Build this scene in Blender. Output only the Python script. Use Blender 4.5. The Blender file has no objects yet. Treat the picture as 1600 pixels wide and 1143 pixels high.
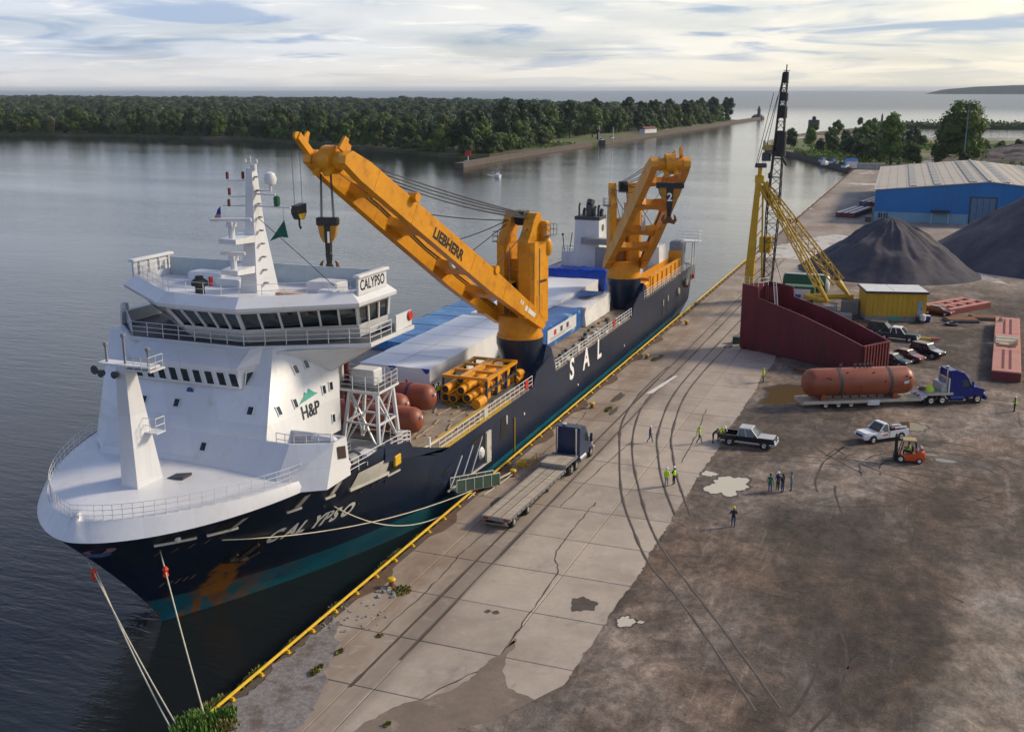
import bpy, math, random
from mathutils import Vector, Matrix, Quaternion, noise
R = math.radians
rnd = random.Random(7)
sc = bpy.context.scene
col = sc.collection

# ------------------------------------------------------------------ camera
cam_d = bpy.data.cameras.new("camera")
cam = bpy.data.objects.new("camera", cam_d)
col.objects.link(cam)
cam.location = (36.384, 0.0, 35.0)
cam.rotation_euler = (R(90 - 14.242), 0, R(21.192))
cam_d.sensor_width = 36.0
cam_d.lens = 38.25
cam_d.clip_start = 0.5
cam_d.clip_end = 90000
sc.camera = cam

# ------------------------------------------------------------------ world
SUN_AZ, SUN_EL = 52.0, 30.0            # clockwise from +Y (down the quay), above the lake
w = bpy.data.worlds.new("World")
sc.world = w
w.use_nodes = True
nt = w.node_tree
for n in list(nt.nodes):
    nt.nodes.remove(n)
def wn(t, **k):
    n = nt.nodes.new(t)
    for a, b in k.items():
        setattr(n, a, b)
    return n
def mth(tree, op, a, b=None, c=None, clamp=False):
    n = tree.nodes.new('ShaderNodeMath'); n.operation = op; n.use_clamp = clamp
    for i, v in enumerate((a, b, c)):
        if v is None: continue
        if isinstance(v, (int, float)): n.inputs[i].default_value = v
        else: tree.links.new(v, n.inputs[i])
    return n.outputs[0]
def mixc(tree, f, a, b, mode='MIX'):
    n = tree.nodes.new('ShaderNodeMix'); n.data_type = 'RGBA'; n.blend_type = mode
    for i, v in ((0, f), (6, a), (7, b)):
        if isinstance(v, (int, float)): n.inputs[i].default_value = v
        elif isinstance(v, tuple): n.inputs[i].default_value = (*v[:3], 1)
        else: tree.links.new(v, n.inputs[i])
    return n.outputs[2]
def smooth(tree, v, lo, hi, a=0.0, b=1.0):
    n = tree.nodes.new('ShaderNodeMapRange'); n.interpolation_type = 'SMOOTHSTEP'
    tree.links.new(v, n.inputs[0])
    for i, x in enumerate((lo, hi, a, b)): n.inputs[i + 1].default_value = x
    return n.outputs[0]
sky = wn('ShaderNodeTexSky', sky_type='NISHITA', sun_disc=False)
sky.sun_elevation = R(SUN_EL); sky.sun_rotation = R(SUN_AZ)
sky.air_density = 1.0; sky.dust_density = 2.0; sky.ozone_density = 1.0; sky.altitude = 100
SKY_STRENGTH = 0.10
skyc = nt.nodes.new('ShaderNodeVectorMath'); skyc.operation = 'SCALE'
nt.links.new(mixc(nt, 1.0, sky.outputs[0], (0.60, 0.93, 1.48), 'MULTIPLY'), skyc.inputs[0]); skyc.inputs['Scale'].default_value = 0.85
tc = wn('ShaderNodeTexCoord')
nrm = nt.nodes.new('ShaderNodeVectorMath'); nrm.operation = 'NORMALIZE'
nt.links.new(tc.outputs['Generated'], nrm.inputs[0])
sp = wn('ShaderNodeSeparateXYZ'); nt.links.new(nrm.outputs[0], sp.inputs[0])
zz = mth(nt, 'MAXIMUM', sp.outputs[2], 0.0)
zp = mth(nt, 'ADD', zz, 0.075)
cx_ = mth(nt, 'DIVIDE', sp.outputs[0], zp); cy_ = mth(nt, 'DIVIDE', sp.outputs[1], zp)
cmb = wn('ShaderNodeCombineXYZ'); nt.links.new(cx_, cmb.inputs[0]); nt.links.new(cy_, cmb.inputs[1])
def wnoise(scale, detail, rough, off=(0, 0, 0), dist=0.0):
    mp = wn('ShaderNodeMapping'); mp.inputs['Location'].default_value = off
    nt.links.new(cmb.outputs[0], mp.inputs[0])
    n = wn('ShaderNodeTexNoise'); n.inputs['Scale'].default_value = scale
    n.inputs['Detail'].default_value = detail; n.inputs['Roughness'].default_value = rough
    n.inputs['Distortion'].default_value = dist
    nt.links.new(mp.outputs[0], n.inputs['Vector']); return n.outputs[0]
sund = Vector((math.sin(R(SUN_AZ)) * math.cos(R(SUN_EL)), math.cos(R(SUN_AZ)) * math.cos(R(SUN_EL)), math.sin(R(SUN_EL))))
dp = nt.nodes.new('ShaderNodeVectorMath'); dp.operation = 'DOT_PRODUCT'
nt.links.new(nrm.outputs[0], dp.inputs[0]); dp.inputs[1].default_value = sund
toward = smooth(nt, dp.outputs['Value'], -0.2, 0.95)
n1 = wnoise(0.55, 5, 0.50, (3.1, 1.7, 0), 0.5)
n2 = wnoise(0.78, 6, 0.52, (8.3, 4.4, 0), 0.7)
n3 = wnoise(2.0, 5, 0.52, (1.3, 9.4, 0), 0.5)
# a sheet of thin cloud over the lake, thinning to blue overhead and behind
low = smooth(nt, zz, 0.38, 0.85, 1.0, 0.0)
away = mth(nt, 'MULTIPLY', mth(nt, 'SUBTRACT', 1.0, toward), smooth(nt, zz, 0.18, 0.50))
cover = mth(nt, 'MULTIPLY', mth(nt, 'MULTIPLY_ADD', low, 0.86, 0.10), mth(nt, 'MULTIPLY_ADD', away, -0.70, 1.0))
veil = mth(nt, 'MULTIPLY', smooth(nt, n1, 0.25, 0.62, 0.55, 1.0), cover, clamp=True)
dark = smooth(nt, n2, 0.48, 0.64)
bright = mth(nt, 'MULTIPLY', smooth(nt, n3, 0.52, 0.70), 0.6)
lowband = smooth(nt, zz, 0.0, 0.040, 1.0, 0.0)
# sky values are given before the background strength, like the sky texture's own
cloud_lit = mixc(nt, toward, (6.7, 7.2, 8.1), (11.4, 10.2, 7.7))
cloud_lit = mixc(nt, bright, cloud_lit, (10.9, 10.3, 9.2))
cloud_shade = mixc(nt, toward, (3.9, 4.9, 6.7), (5.0, 5.6, 6.4))
cl = mixc(nt, mth(nt, 'MULTIPLY', dark, 1.0), cloud_lit, cloud_shade)
base = mixc(nt, veil, skyc.outputs[0], cl)
milk = mixc(nt, toward, (7.5, 7.1, 6.8), (10.6, 9.4, 6.9))
fin = mixc(nt, mth(nt, 'MULTIPLY', lowband, 0.75), base, milk)
bg = wn('ShaderNodeBackground'); bg.inputs['Strength'].default_value = SKY_STRENGTH
nt.links.new(fin, bg.inputs['Color'])
wo = wn('ShaderNodeOutputWorld'); nt.links.new(bg.outputs[0], wo.inputs['Surface'])

# ------------------------------------------------------------------ sun (behind thin cloud)
sl = bpy.data.lights.new("sun", 'SUN'); sl.energy = 3.1; sl.angle = R(9); sl.color = (1.0, 0.84, 0.62)
so = bpy.data.objects.new("sun", sl); col.objects.link(so)
so.rotation_euler = sund.to_track_quat('Z', 'Y').to_euler()
so.location = (60, 60, 120)
sc.view_settings.view_transform = 'Standard'; sc.view_settings.look = 'None'
sc.view_settings.exposure = 0.18; sc.view_settings.gamma = 1.0
sc.view_settings.use_curve_mapping = False
sc.render.engine = 'CYCLES'
sc.cycles.max_bounces = 5; sc.cycles.diffuse_bounces = 2; sc.cycles.glossy_bounces = 3
sc.cycles.transparent_max_bounces = 4; sc.cycles.volume_bounces = 0
sc.cycles.caustics_reflective = False; sc.cycles.caustics_refractive = False
sc.cycles.use_denoising = True

# ------------------------------------------------------------------ materials
MATS = {}
def pm(name, c, rough=0.6, metal=0.0, var=0.12, scale=0.8, c2=None, c2s=0.5, c2t=(0.55, 0.7), c2r=None,
       bump=0.0, bscale=8.0, rand=0.0, stretch=None, spec=0.5, island=0.0, coords='Object'):
    """painted / bare surface: two octaves of tone, optional patches of a second colour, fine relief"""
    m = bpy.data.materials.new(name); m.use_nodes = True
    t = m.node_tree; b = t.nodes['Principled BSDF']
    tcn = t.nodes.new('ShaderNodeTexCoord')
    vec = tcn.outputs[coords]
    if stretch:
        mp = t.nodes.new('ShaderNodeMapping'); mp.inputs['Scale'].default_value = stretch
        t.links.new(vec, mp.inputs[0]); vec = mp.outputs[0]
    def nz(s, d=4, r=0.6, off=0.0):
        n = t.nodes.new('ShaderNodeTexNoise'); n.inputs['Scale'].default_value = s
        n.inputs['Detail'].default_value = d; n.inputs['Roughness'].default_value = r
        if off:
            mo = t.nodes.new('ShaderNodeMapping'); mo.inputs['Location'].default_value = (off, off * .7, off * 1.3)
            t.links.new(vec, mo.inputs[0]); t.links.new(mo.outputs[0], n.inputs['Vector'])
        else:
            t.links.new(vec, n.inputs['Vector'])
        return n.outputs[0]
    lo = tuple(x * (1 - var) for x in c); hi = tuple(min(1, x * (1 + var)) for x in c)
    f = smooth(t, nz(scale), 0.3, 0.7)
    cc = mixc(t, f, lo, hi)
    if var > 0.03:
        cc = mixc(t, smooth(t, nz(scale * 7, 3, 0.6, 5.0), 0.35, 0.65, 0.0, 0.5), cc, lo)
    if c2:
        mk = smooth(t, nz(c2s, 6, 0.65, 11.0), *c2t)
        cc = mixc(t, mk, cc, c2)
        if c2r is not None:
            rr = t.nodes.new('ShaderNodeMix'); rr.data_type = 'FLOAT'
            t.links.new(mk, rr.inputs[0]); rr.inputs[2].default_value = rough; rr.inputs[3].default_value = c2r
            t.links.new(rr.outputs[0], b.inputs['Roughness'])
    if rand or island:
        if rand:
            oi = t.nodes.new('ShaderNodeObjectInfo')
            k = mth(t, 'MULTIPLY_ADD', oi.outputs['Random'], 2 * rand, 1 - rand)
            h = t.nodes.new('ShaderNodeHueSaturation'); t.links.new(k, h.inputs['Value']); t.links.new(cc, h.inputs['Color']); cc = h.outputs[0]
        if island:
            g = t.nodes.new('ShaderNodeNewGeometry')
            k = mth(t, 'MULTIPLY_ADD', g.outputs['Random Per Island'], 2 * island, 1 - island)
            h = t.nodes.new('ShaderNodeHueSaturation'); t.links.new(k, h.inputs['Value']); t.links.new(cc, h.inputs['Color']); cc = h.outputs[0]
    t.links.new(cc, b.inputs['Base Color'])
    if c2r is None or not c2: b.inputs['Roughness'].default_value = rough
    b.inputs['Metallic'].default_value = metal
    b.inputs['Specular IOR Level'].default_value = spec
    if bump:
        bn = t.nodes.new('ShaderNodeBump'); bn.inputs['Strength'].default_value = bump; bn.inputs['Distance'].default_value = 0.05
        t.links.new(nz(bscale, 5, 0.65, 2.0), bn.inputs['Height']); t.links.new(bn.outputs[0], b.inputs['Normal'])
    MATS[name] = m
    return m

WHITE = pm('white_paint', (0.70, 0.71, 0.73), 0.38, var=0.05, scale=0.35, c2=(0.57, 0.52, 0.44), c2s=0.9, c2t=(0.54, 0.82), stretch=(1, 1, 0.25))
WHITE2 = pm('weathered_white', (0.66, 0.66, 0.65), 0.5, var=0.10, scale=0.8, c2=(0.42, 0.30, 0.20), c2s=1.6, c2t=(0.66, 0.8))
ORANGE = pm('crane_orange', (0.68, 0.285, 0.004), 0.42, var=0.12, scale=0.5, c2=(0.40, 0.145, 0.010), c2s=0.8, c2t=(0.50, 0.76), bump=0.05, bscale=3)
YELLOW = pm('safety_yellow', (0.68, 0.42, 0.01), 0.5, var=0.14, scale=1.4, c2=(0.30, 0.17, 0.03), c2s=2.2, c2t=(0.62, 0.75))
SHEDY = pm('shed_yellow', (0.50, 0.31, 0.015), 0.6, var=0.12, scale=0.6, c2=(0.32, 0.20, 0.05), c2s=0.8, c2t=(0.58, 0.8), stretch=(1, 1, 0.3))
BLACK = pm('black_paint', (0.012, 0.013, 0.015), 0.45, var=0.3)
RUBBER = pm('tyre_rubber', (0.016, 0.016, 0.017), 0.85, var=0.2)
STEEL = pm('grey_steel', (0.30, 0.31, 0.32), 0.4, metal=0.6, var=0.2, c2=(0.20, 0.12, 0.07), c2s=2, c2t=(0.6, 0.8))
CHROME = pm('bright_metal', (0.72, 0.73, 0.75), 0.22, metal=0.9, var=0.05)
WIRE = pm('wire_rope', (0.035, 0.035, 0.04), 0.6, var=0.2)
ROPE = pm('mooring_rope', (0.62, 0.57, 0.44), 0.85, var=0.15, scale=3)
DGREY = pm('dark_grey', (0.055, 0.06, 0.07), 0.55, var=0.2)
MGREY = pm('mid_grey', (0.23, 0.24, 0.25), 0.6, var=0.15)
DECKG = pm('deck_grey', (0.10, 0.115, 0.125), 0.75, var=0.2, c2=(0.15, 0.10, 0.06), c2s=1.2)
DECKW = pm('deck_boards', (0.30, 0.24, 0.18), 0.8, var=0.25, scale=0.6, c2=(0.13, 0.08, 0.05), c2s=0.5, c2t=(0.5, 0.72), bump=0.2)
GLASS = pm('dark_glass', (0.012, 0.022, 0.026), 0.06, var=0.4, scale=1.2, spec=0.8)
CARGLASS = pm('car_glass', (0.03, 0.05, 0.055), 0.05, var=0.1, spec=0.9)
NAVY = pm('navy_paint', (0.012, 0.030, 0.085), 0.25, var=0.12, c2=(0.05, 0.06, 0.07), c2s=1.5, c2t=(0.62, 0.85))
BLUE = pm('blue_paint', (0.006, 0.018, 0.175), 0.22, var=0.08)
TARPB = pm('blue_tarpaulin', (0.012, 0.105, 0.36), 0.45, var=0.22, scale=0.8, c2=(0.30, 0.48, 0.66), c2s=0.35, c2t=(0.56, 0.68), bump=0.7, bscale=1.6)
TARPB2 = pm('bright_blue_tarpaulin', (0.006, 0.055, 0.42), 0.4, var=0.25, scale=0.8, bump=0.9, bscale=1.4)
TARPW = pm('white_shrink_wrap', (0.78, 0.79, 0.80), 0.42, var=0.06, scale=0.5, c2=(0.62, 0.70, 0.80), c2s=0.5, c2t=(0.52, 0.78), bump=0.30, bscale=1.2, stretch=(0.35, 1, 1))
TARPW2 = pm('crumpled_white_sheet', (0.74, 0.74, 0.73), 0.55, var=0.1, scale=0.7, bump=1.0, bscale=1.0)
TANKR = pm('primer_red', (0.27, 0.070, 0.034), 0.5, var=0.14, scale=0.7, c2=(0.22, 0.06, 0.035), c2s=0.8, c2t=(0.55, 0.8))
TANKO = pm('primer_orange', (0.275, 0.070, 0.031), 0.45, var=0.12, scale=0.8, c2=(0.27, 0.08, 0.04), c2s=1.2, c2t=(0.6, 0.8))
MAROON = pm('maroon_steel', (0.120, 0.012, 0.024), 0.6, var=0.25, scale=0.4, c2=(0.070, 0.018, 0.016), c2s=0.5, c2t=(0.48, 0.66), stretch=(1, 1, 0.25), bump=.25, bscale=1.2)
PINK = pm('faded_red_deck', (0.52, 0.22, 0.18), 0.75, var=0.14, scale=0.7, c2=(0.40, 0.24, 0.14), c2s=0.35, c2t=(0.5, 0.7))
DKRED = pm('dark_red_steel', (0.16, 0.025, 0.03), 0.6, var=0.2)
RUST = pm('rust', (0.20, 0.085, 0.035), 0.9, var=0.3, scale=1.5, c2=(0.09, 0.05, 0.035), c2s=1.2)
WOOD = pm('grey_planks', (0.42, 0.36, 0.28), 0.8, var=0.15, scale=0.8, rand=0.12, c2=(0.26, 0.21, 0.15), c2s=1.4, c2t=(0.5, 0.75), stretch=(3, 0.5, 1))
HIVIS = pm('hi_vis_yellow', (0.52, 0.80, 0.02), 0.7, var=0.08)
SKIN = pm('skin', (0.42, 0.24, 0.16), 0.55, var=0.05)
JEANS = pm('blue_denim', (0.035, 0.075, 0.17), 0.85, var=0.2)
DARKC = pm('dark_cloth', (0.022, 0.022, 0.026), 0.85, var=0.2)
NAVYC = pm('navy_cloth', (0.020, 0.035, 0.13), 0.85, var=0.2)
GREENC = pm('green_cloth', (0.02, 0.16, 0.085), 0.85, var=0.1)
GREYC = pm('grey_cloth', (0.22, 0.24, 0.28), 0.85, var=0.1)
WHITEC = pm('white_cloth', (0.6, 0.6, 0.62), 0.85, var=0.06)
HATY = pm('yellow_helmet', (0.75, 0.50, 0.01), 0.3, var=0.03)
HATW = pm('white_helmet', (0.78, 0.78, 0.76), 0.3, var=0.03)
RED = pm('red_paint', (0.52, 0.03, 0.02), 0.4, var=0.1)
REDC = pm('red_cloth', (0.70, 0.05, 0.02), 0.8, var=0.15)
GREEN = pm('green_paint', (0.01, 0.10, 0.05), 0.5, var=0.15)
TEAL = pm('teal_logo', (0.03, 0.33, 0.27), 0.5, var=0.08)
NETG = pm('green_netting', (0.035, 0.075, 0.052), 0.8, var=0.2)
WHBLUE = pm('shed_blue', (0.012, 0.170, 0.46), 0.5, var=0.10, scale=0.3, stretch=(1, 1, 0.2), c2=(0.05, 0.11, 0.19), c2s=0.35, c2t=(0.58, 0.75))
WHPALE = pm('shed_pale_blue', (0.20, 0.36, 0.48), 0.55, var=0.08, scale=0.4)
ROOFT = pm('shed_roof_sheet', (0.46, 0.40, 0.325), 0.55, var=0.07, scale=0.3, c2=(0.33, 0.28, 0.22), c2s=0.15, c2t=(0.5, 0.8))
SKYL = pm('skylight_sheet', (0.13, 0.135, 0.155), 0.35, var=0.25, scale=0.8)
CONC = pm('quay_concrete', (0.415, 0.350, 0.283), 0.85, var=0.10, scale=0.35, c2=(0.315, 0.258, 0.205), c2s=0.16, c2t=(0.47, 0.72), rand=0.10, bump=0.12, bscale=4, coords='Object')
def _conc():
    t = CONC.node_tree; b = t.nodes['Principled BSDF']; src = b.inputs['Base Color'].links[0].from_socket
    g = t.nodes.new('ShaderNodeTexCoord'); s = t.nodes.new('ShaderNodeSeparateXYZ'); t.links.new(g.outputs['Object'], s.inputs[0])
    def nz(sc_, st, off, d=6, r=.65, ds=0.4):
        mp = t.nodes.new('ShaderNodeMapping'); mp.inputs['Scale'].default_value = st; mp.inputs['Location'].default_value = off; t.links.new(g.outputs['Object'], mp.inputs[0])
        n = t.nodes.new('ShaderNodeTexNoise'); n.inputs['Scale'].default_value = sc_; n.inputs['Detail'].default_value = d; n.inputs['Roughness'].default_value = r; n.inputs['Distortion'].default_value = ds; t.links.new(mp.outputs[0], n.inputs[0]); return n.outputs[0]
    # rusty soil washed over the strip next to the water, dirt tracked along the rails, grey scour marks
    near = smooth(t, mth(t, 'ADD', s.outputs[0], mth(t, 'MULTIPLY', nz(.12, (1, .4, 1), (0, 0, 0)), 7.0)), 6.5, 11.5, 1.0, 0.0)
    c = mixc(t, mth(t, 'MULTIPLY', near, smooth(t, nz(.35, (1, .35, 1), (3, 1, 0)), .30, .66, .15, .85)), src, (0.215, 0.148, 0.100))
    rx = mth(t, 'ABSOLUTE', mth(t, 'SUBTRACT', s.outputs[0], 6.55))
    c = mixc(t, mth(t, 'MULTIPLY', smooth(t, rx, .5, 2.2, .55, 0.0), smooth(t, nz(.3, (1, .15, 1), (5, 5, 0)), .35, .6)), c, (0.17, 0.135, 0.108))
    c = mixc(t, smooth(t, nz(.16, (1, .5, 1), (9, 2, 0)), .55, .70, 0, .6), c, (0.20, 0.172, 0.155))
    c = mixc(t, smooth(t, nz(.5, (1, 1, 1), (1, 8, 0), 8, .72), .56, .70, 0, .5), c, (0.46, 0.425, 0.395))
    c = mixc(t, smooth(t, nz(1.6, (1, 1, 1), (2, 2, 0), 5, .75), .58, .72, 0, .45), c, (0.19, 0.155, 0.13))
    t.links.new(c, b.inputs['Base Color'])
_conc()
CONCB = pm('old_concrete', (0.27, 0.26, 0.24), 0.9, var=0.14, scale=0.8, c2=(0.14, 0.11, 0.09), c2s=0.6)
JOINT = pm('joint_dirt', (0.10, 0.078, 0.060), 0.95, var=0.25, scale=1.2)
LEAF = pm('leaf_green', (0.074, 0.118, 0.025), 0.65, var=0.28, scale=0.25, rand=0.42, island=0.38, c2=(0.090, 0.110, 0.026), c2s=0.15)
LEAFD = pm('leaf_dark', (0.042, 0.080, 0.028), 0.65, var=0.28, scale=0.25, rand=0.42, island=0.38)
LEAFM = pm('leaf_mass', (0.044, 0.078, 0.028), 0.65, var=0.55, scale=0.011, island=0.40, c2=(0.072, 0.088, 0.028), c2s=0.02, c2t=(0.52, 0.66))
LEAFB = pm('leaf_bright', (0.095, 0.165, 0.020), 0.65, var=0.25, scale=0.3, rand=0.18, island=0.35)
def leafy(m, k=0.35):
    t = m.node_tree; b = t.nodes['Principled BSDF']; out = [n for n in t.nodes if n.type == 'OUTPUT_MATERIAL'][0]
    tr = t.nodes.new('ShaderNodeBsdfTranslucent'); mx = t.nodes.new('ShaderNodeMixShader'); mx.inputs[0].default_value = k
    t.links.new(b.inputs['Base Color'].links[0].from_socket, tr.inputs['Color']); t.links.new(b.outputs[0], mx.inputs[1]); t.links.new(tr.outputs[0], mx.inputs[2]); t.links.new(mx.outputs[0], out.inputs['Surface'])
for m_ in (LEAF, LEAFD, LEAFM, LEAFB): leafy(m_)
BARK = pm('bark', (0.07, 0.055, 0.04), 0.9, var=0.3, scale=2)
WEED = pm('weed_green', (0.13, 0.17, 0.03), 0.75, var=0.3, scale=1.5, island=0.4, c2=(0.24, 0.19, 0.05), c2s=0.35, c2t=(0.4, 0.6))
GRASS = pm('mown_grass', (0.10, 0.13, 0.035), 0.9, var=0.22, scale=0.05, c2=(0.20, 0.17, 0.07), c2s=0.02, c2t=(0.45, 0.65), coords='Object')

def add_seams(m, horiz, bw, bh, dark=0.72, bump=0.25, off=0.0):
    """welded plate seams: a brick pattern over (horizontal axis, z), darkened a little and slightly raised"""
    t = m.node_tree; b = t.nodes['Principled BSDF']; src = b.inputs['Base Color'].links[0].from_socket
    g = t.nodes.new('ShaderNodeTexCoord'); s = t.nodes.new('ShaderNodeSeparateXYZ'); t.links.new(g.outputs['Object'], s.inputs[0])
    h = s.outputs[1] if horiz == 'y' else mth(t, 'ADD', s.outputs[0], mth(t, 'MULTIPLY', s.outputs[1], 1.0))
    c = t.nodes.new('ShaderNodeCombineXYZ'); t.links.new(h, c.inputs[0]); t.links.new(s.outputs[2], c.inputs[1])
    k = t.nodes.new('ShaderNodeTexBrick'); k.inputs['Scale'].default_value = 1.0; k.inputs['Brick Width'].default_value = bw; k.inputs['Row Height'].default_value = bh
    k.inputs['Mortar Size'].default_value = 0.035; k.inputs['Mortar Smooth'].default_value = 0.4; k.offset = 0.37
    k.inputs['Color1'].default_value = (1, 1, 1, 1); k.inputs['Color2'].default_value = (.90, .90, .90, 1); k.inputs['Mortar'].default_value = (dark, dark, dark, 1)
    t.links.new(c.outputs[0], k.inputs['Vector'])
    t.links.new(mixc(t, 1.0, src, k.outputs['Color'], 'MULTIPLY'), b.inputs['Base Color'])
    bn = t.nodes.new('ShaderNodeBump'); bn.inputs['Strength'].default_value = bump; bn.inputs['Distance'].default_value = 0.04
    n = t.nodes.new('ShaderNodeTexNoise'); n.inputs['Scale'].default_value = .55; n.inputs['Detail'].default_value = 2; t.links.new(g.outputs['Object'], n.inputs[0])
    t.links.new(mth(t, 'ADD', k.outputs['Fac'], mth(t, 'MULTIPLY', n.outputs[0], 1.2)), bn.inputs['Height'])
    t.links.new(bn.outputs[0], b.inputs['Normal'])
add_seams(WHITE, 'xy', 4.5, 2.3, .89, .18)
# ------------------------------------------------------------------ mesh builder
WM = {}                                             # world matrix of every root made here
class MB:
    def __init__(s): s.v = []; s.f = []; s.mi = []; s.m = 0
    def add(s, vs, fs):
        o = len(s.v); s.v += [tuple(x) for x in vs]; s.f += [tuple(i + o for i in f) for f in fs]; s.mi += [s.m] * len(fs); return s
    def box(s, x0, x1, y0, y1, z0, z1, M=None):
        vs = [(x, y, z) for z in (z0, z1) for y in (y0, y1) for x in (x0, x1)]
        if M is not None: vs = [M @ Vector(a) for a in vs]
        return s.add(vs, [(0, 2, 3, 1), (4, 5, 7, 6), (0, 1, 5, 4), (2, 6, 7, 3), (0, 4, 6, 2), (1, 3, 7, 5)])
    def cbox(s, x0, x1, y0, y1, z0, z1, b=0.05, M=None):
        """box with its vertical edges chamfered and a chamfered top"""
        p = [(x0 + b, y0), (x1 - b, y0), (x1, y0 + b), (x1, y1 - b), (x1 - b, y1), (x0 + b, y1), (x0, y1 - b), (x0, y0 + b)]
        cx, cy = (x0 + x1) / 2, (y0 + y1) / 2
        q = [(cx + (x - cx) * (1 - 2 * b / max(.01, x1 - x0)), cy + (y - cy) * (1 - 2 * b / max(.01, y1 - y0))) for x, y in p]
        r = [[(x, y, z0) for x, y in p], [(x, y, z1 - b) for x, y in p], [(x, y, z1) for x, y in q]]
        if M is not None: r = [[M @ Vector(a) for a in k] for k in r]
        return s.loft(r)
    def bar(s, p, q, w=0.1, h=None, up=(0, 0, 1)):
        h = h or w; p = Vector(p); q = Vector(q); d = (q - p).normalized(); u = Vector(up)
        if abs(d.dot(u)) > 0.98: u = Vector((0, 1, 0)) if abs(d.y) < .9 else Vector((1, 0, 0))
        a = d.cross(u).normalized() * (w / 2); b = a.cross(d).normalized() * (h / 2)
        vs = [e + x + y for e in (p, q) for x, y in ((-a, -b), (a, -b), (a, b), (-a, b))]
        return s.add(vs, [(3, 2, 1, 0), (4, 5, 6, 7), (0, 1, 5, 4), (1, 2, 6, 5), (2, 3, 7, 6), (3, 0, 4, 7)])
    def tube(s, p, q, r, n=8, r2=None, cap=True):
        p = Vector(p); q = Vector(q); d = (q - p).normalized(); r2 = r if r2 is None else r2
        u = Vector((0, 0, 1)) if abs(d.z) < .9 else Vector((1, 0, 0))
        a = d.cross(u).normalized(); b = a.cross(d)
        ring = lambda c, k: [c + (a * math.cos(2 * math.pi * i / n) + b * math.sin(2 * math.pi * i / n)) * k for i in range(n)]
        return s.loft([ring(p, r), ring(q, r2)], cap)
    def path(s, pts, r, n=6, cap=True):
        pts = [Vector(p) for p in pts]; rings = []; prev = None
        for i, p in enumerate(pts):
            d = (pts[min(i + 1, len(pts) - 1)] - pts[max(i - 1, 0)]).normalized()
            if prev is None:
                u = Vector((0, 0, 1)) if abs(d.z) < .9 else Vector((1, 0, 0)); a = d.cross(u).normalized()
            else:
                a = (prev - d * prev.dot(d)).normalized()
            prev = a; b = a.cross(d); rr = r[i] if isinstance(r, (list, tuple)) else r
            rings.append([p + (a * math.cos(2 * math.pi * k / n) + b * math.sin(2 * math.pi * k / n)) * rr for k in range(n)])
        return s.loft(rings, cap)
    def loft(s, rings, cap=True, closed=True):
        n = len(rings[0]); vs = [v for r in rings for v in r]; fs = []
        for k in range(len(rings) - 1):
            for i in range(n if closed else n - 1):
                j = (i + 1) % n
                fs.append((k * n + i, k * n + j, (k + 1) * n + j, (k + 1) * n + i))
        if cap: fs += [tuple(range(n - 1, -1, -1)), tuple((len(rings) - 1) * n + i for i in range(n))]
        return s.add(vs, fs)
    def lathe(s, prof, c=(0, 0, 0), n=16, axis='z', cap=True):
        def P(r, h, t):
            a, b = r * math.cos(t), r * math.sin(t)
            return {'z': (c[0] + a, c[1] + b, c[2] + h), 'x': (c[0] + h, c[1] + a, c[2] + b), 'y': (c[0] + a, c[1] + h, c[2] + b)}[axis]
        return s.loft([[P(r, h, 2 * math.pi * i / n) for i in range(n)] for r, h in prof], cap)
    def prism(s, poly, z0, z1, top=None):
        top = top or poly
        return s.loft([[(x, y, z0) for x, y in poly], [(x, y, z1) for x, y in top]])
    def ext(s, poly, o, u, v, wv):
        """polygon in the (u,v) plane at o, extruded by vector wv"""
        o, u, v, wv = Vector(o), Vector(u), Vector(v), Vector(wv)
        a = [o + u * x + v * y for x, y in poly]
        return s.loft([a, [p + wv for p in a]])
    def quad(s, a, b, c, d): return s.add([a, b, c, d], [(0, 1, 2, 3)])
    def build(s, name, mat, parent=None, smooth=False, local=False, org=None, **tags):
        vs = s.v
        if parent is not None and not local:
            inv = WM[parent.name].inverted() if parent.name in WM else Matrix()
            vs = [inv @ Vector(v) for v in vs]
        loc = Vector((0, 0, 0))
        if parent is None:
            if org is None:
                xs = [v[0] for v in vs]; ys = [v[1] for v in vs]; zs = [v[2] for v in vs]
                org = ((min(xs) + max(xs)) / 2, (min(ys) + max(ys)) / 2, min(zs))
            loc = Vector(org); vs = [Vector(v) - loc for v in vs]
        me = bpy.data.meshes.new(name); me.from_pydata([tuple(v) for v in vs], [], s.f)
        for m in (mat if isinstance(mat, (list, tuple)) else [mat]): me.materials.append(m)
        if any(s.mi): me.polygons.foreach_set('material_index', s.mi)
        me.update()
        if smooth:
            me.polygons.foreach_set('use_smooth', [True] * len(me.polygons))
            if smooth != 'all': me.set_sharp_from_angle(angle=R(40))
        o = bpy.data.objects.new(name, me); col.objects.link(o); o.location = loc
        if parent is not None: o.parent = parent; WM[o.name] = WM.get(parent.name, Matrix())
        else: WM[o.name] = Matrix.Translation(loc)
        for k, v in tags.items(): o[k] = v
        return o
def thing(name, label, cat, loc=(0, 0, 0), rz=0.0, group=None):
    o = bpy.data.objects.new(name, None); col.objects.link(o); o.location = loc; o.rotation_euler = (0, 0, rz)
    o.empty_display_size = 0.5
    o['label'] = label; o['category'] = cat
    if group: o['group'] = group
    WM[o.name] = Matrix.Translation(Vector(loc)) @ Matrix.Rotation(rz, 4, 'Z')
    return o
KIDS = {}
def copy_thing(src, loc, rz=0.0, sc_=None, label=None):
    def cp(o, par):
        c = o.copy(); col.objects.link(c)
        if par is not None: c.parent = par
        for ch in o.children: cp(ch, c)
        return c
    r = cp(src, None); r.location = loc; r.rotation_euler = (0, 0, rz)
    if sc_: r.scale = sc_ if isinstance(sc_, tuple) else (sc_,) * 3
    if label: r['label'] = label
    return r
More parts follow.
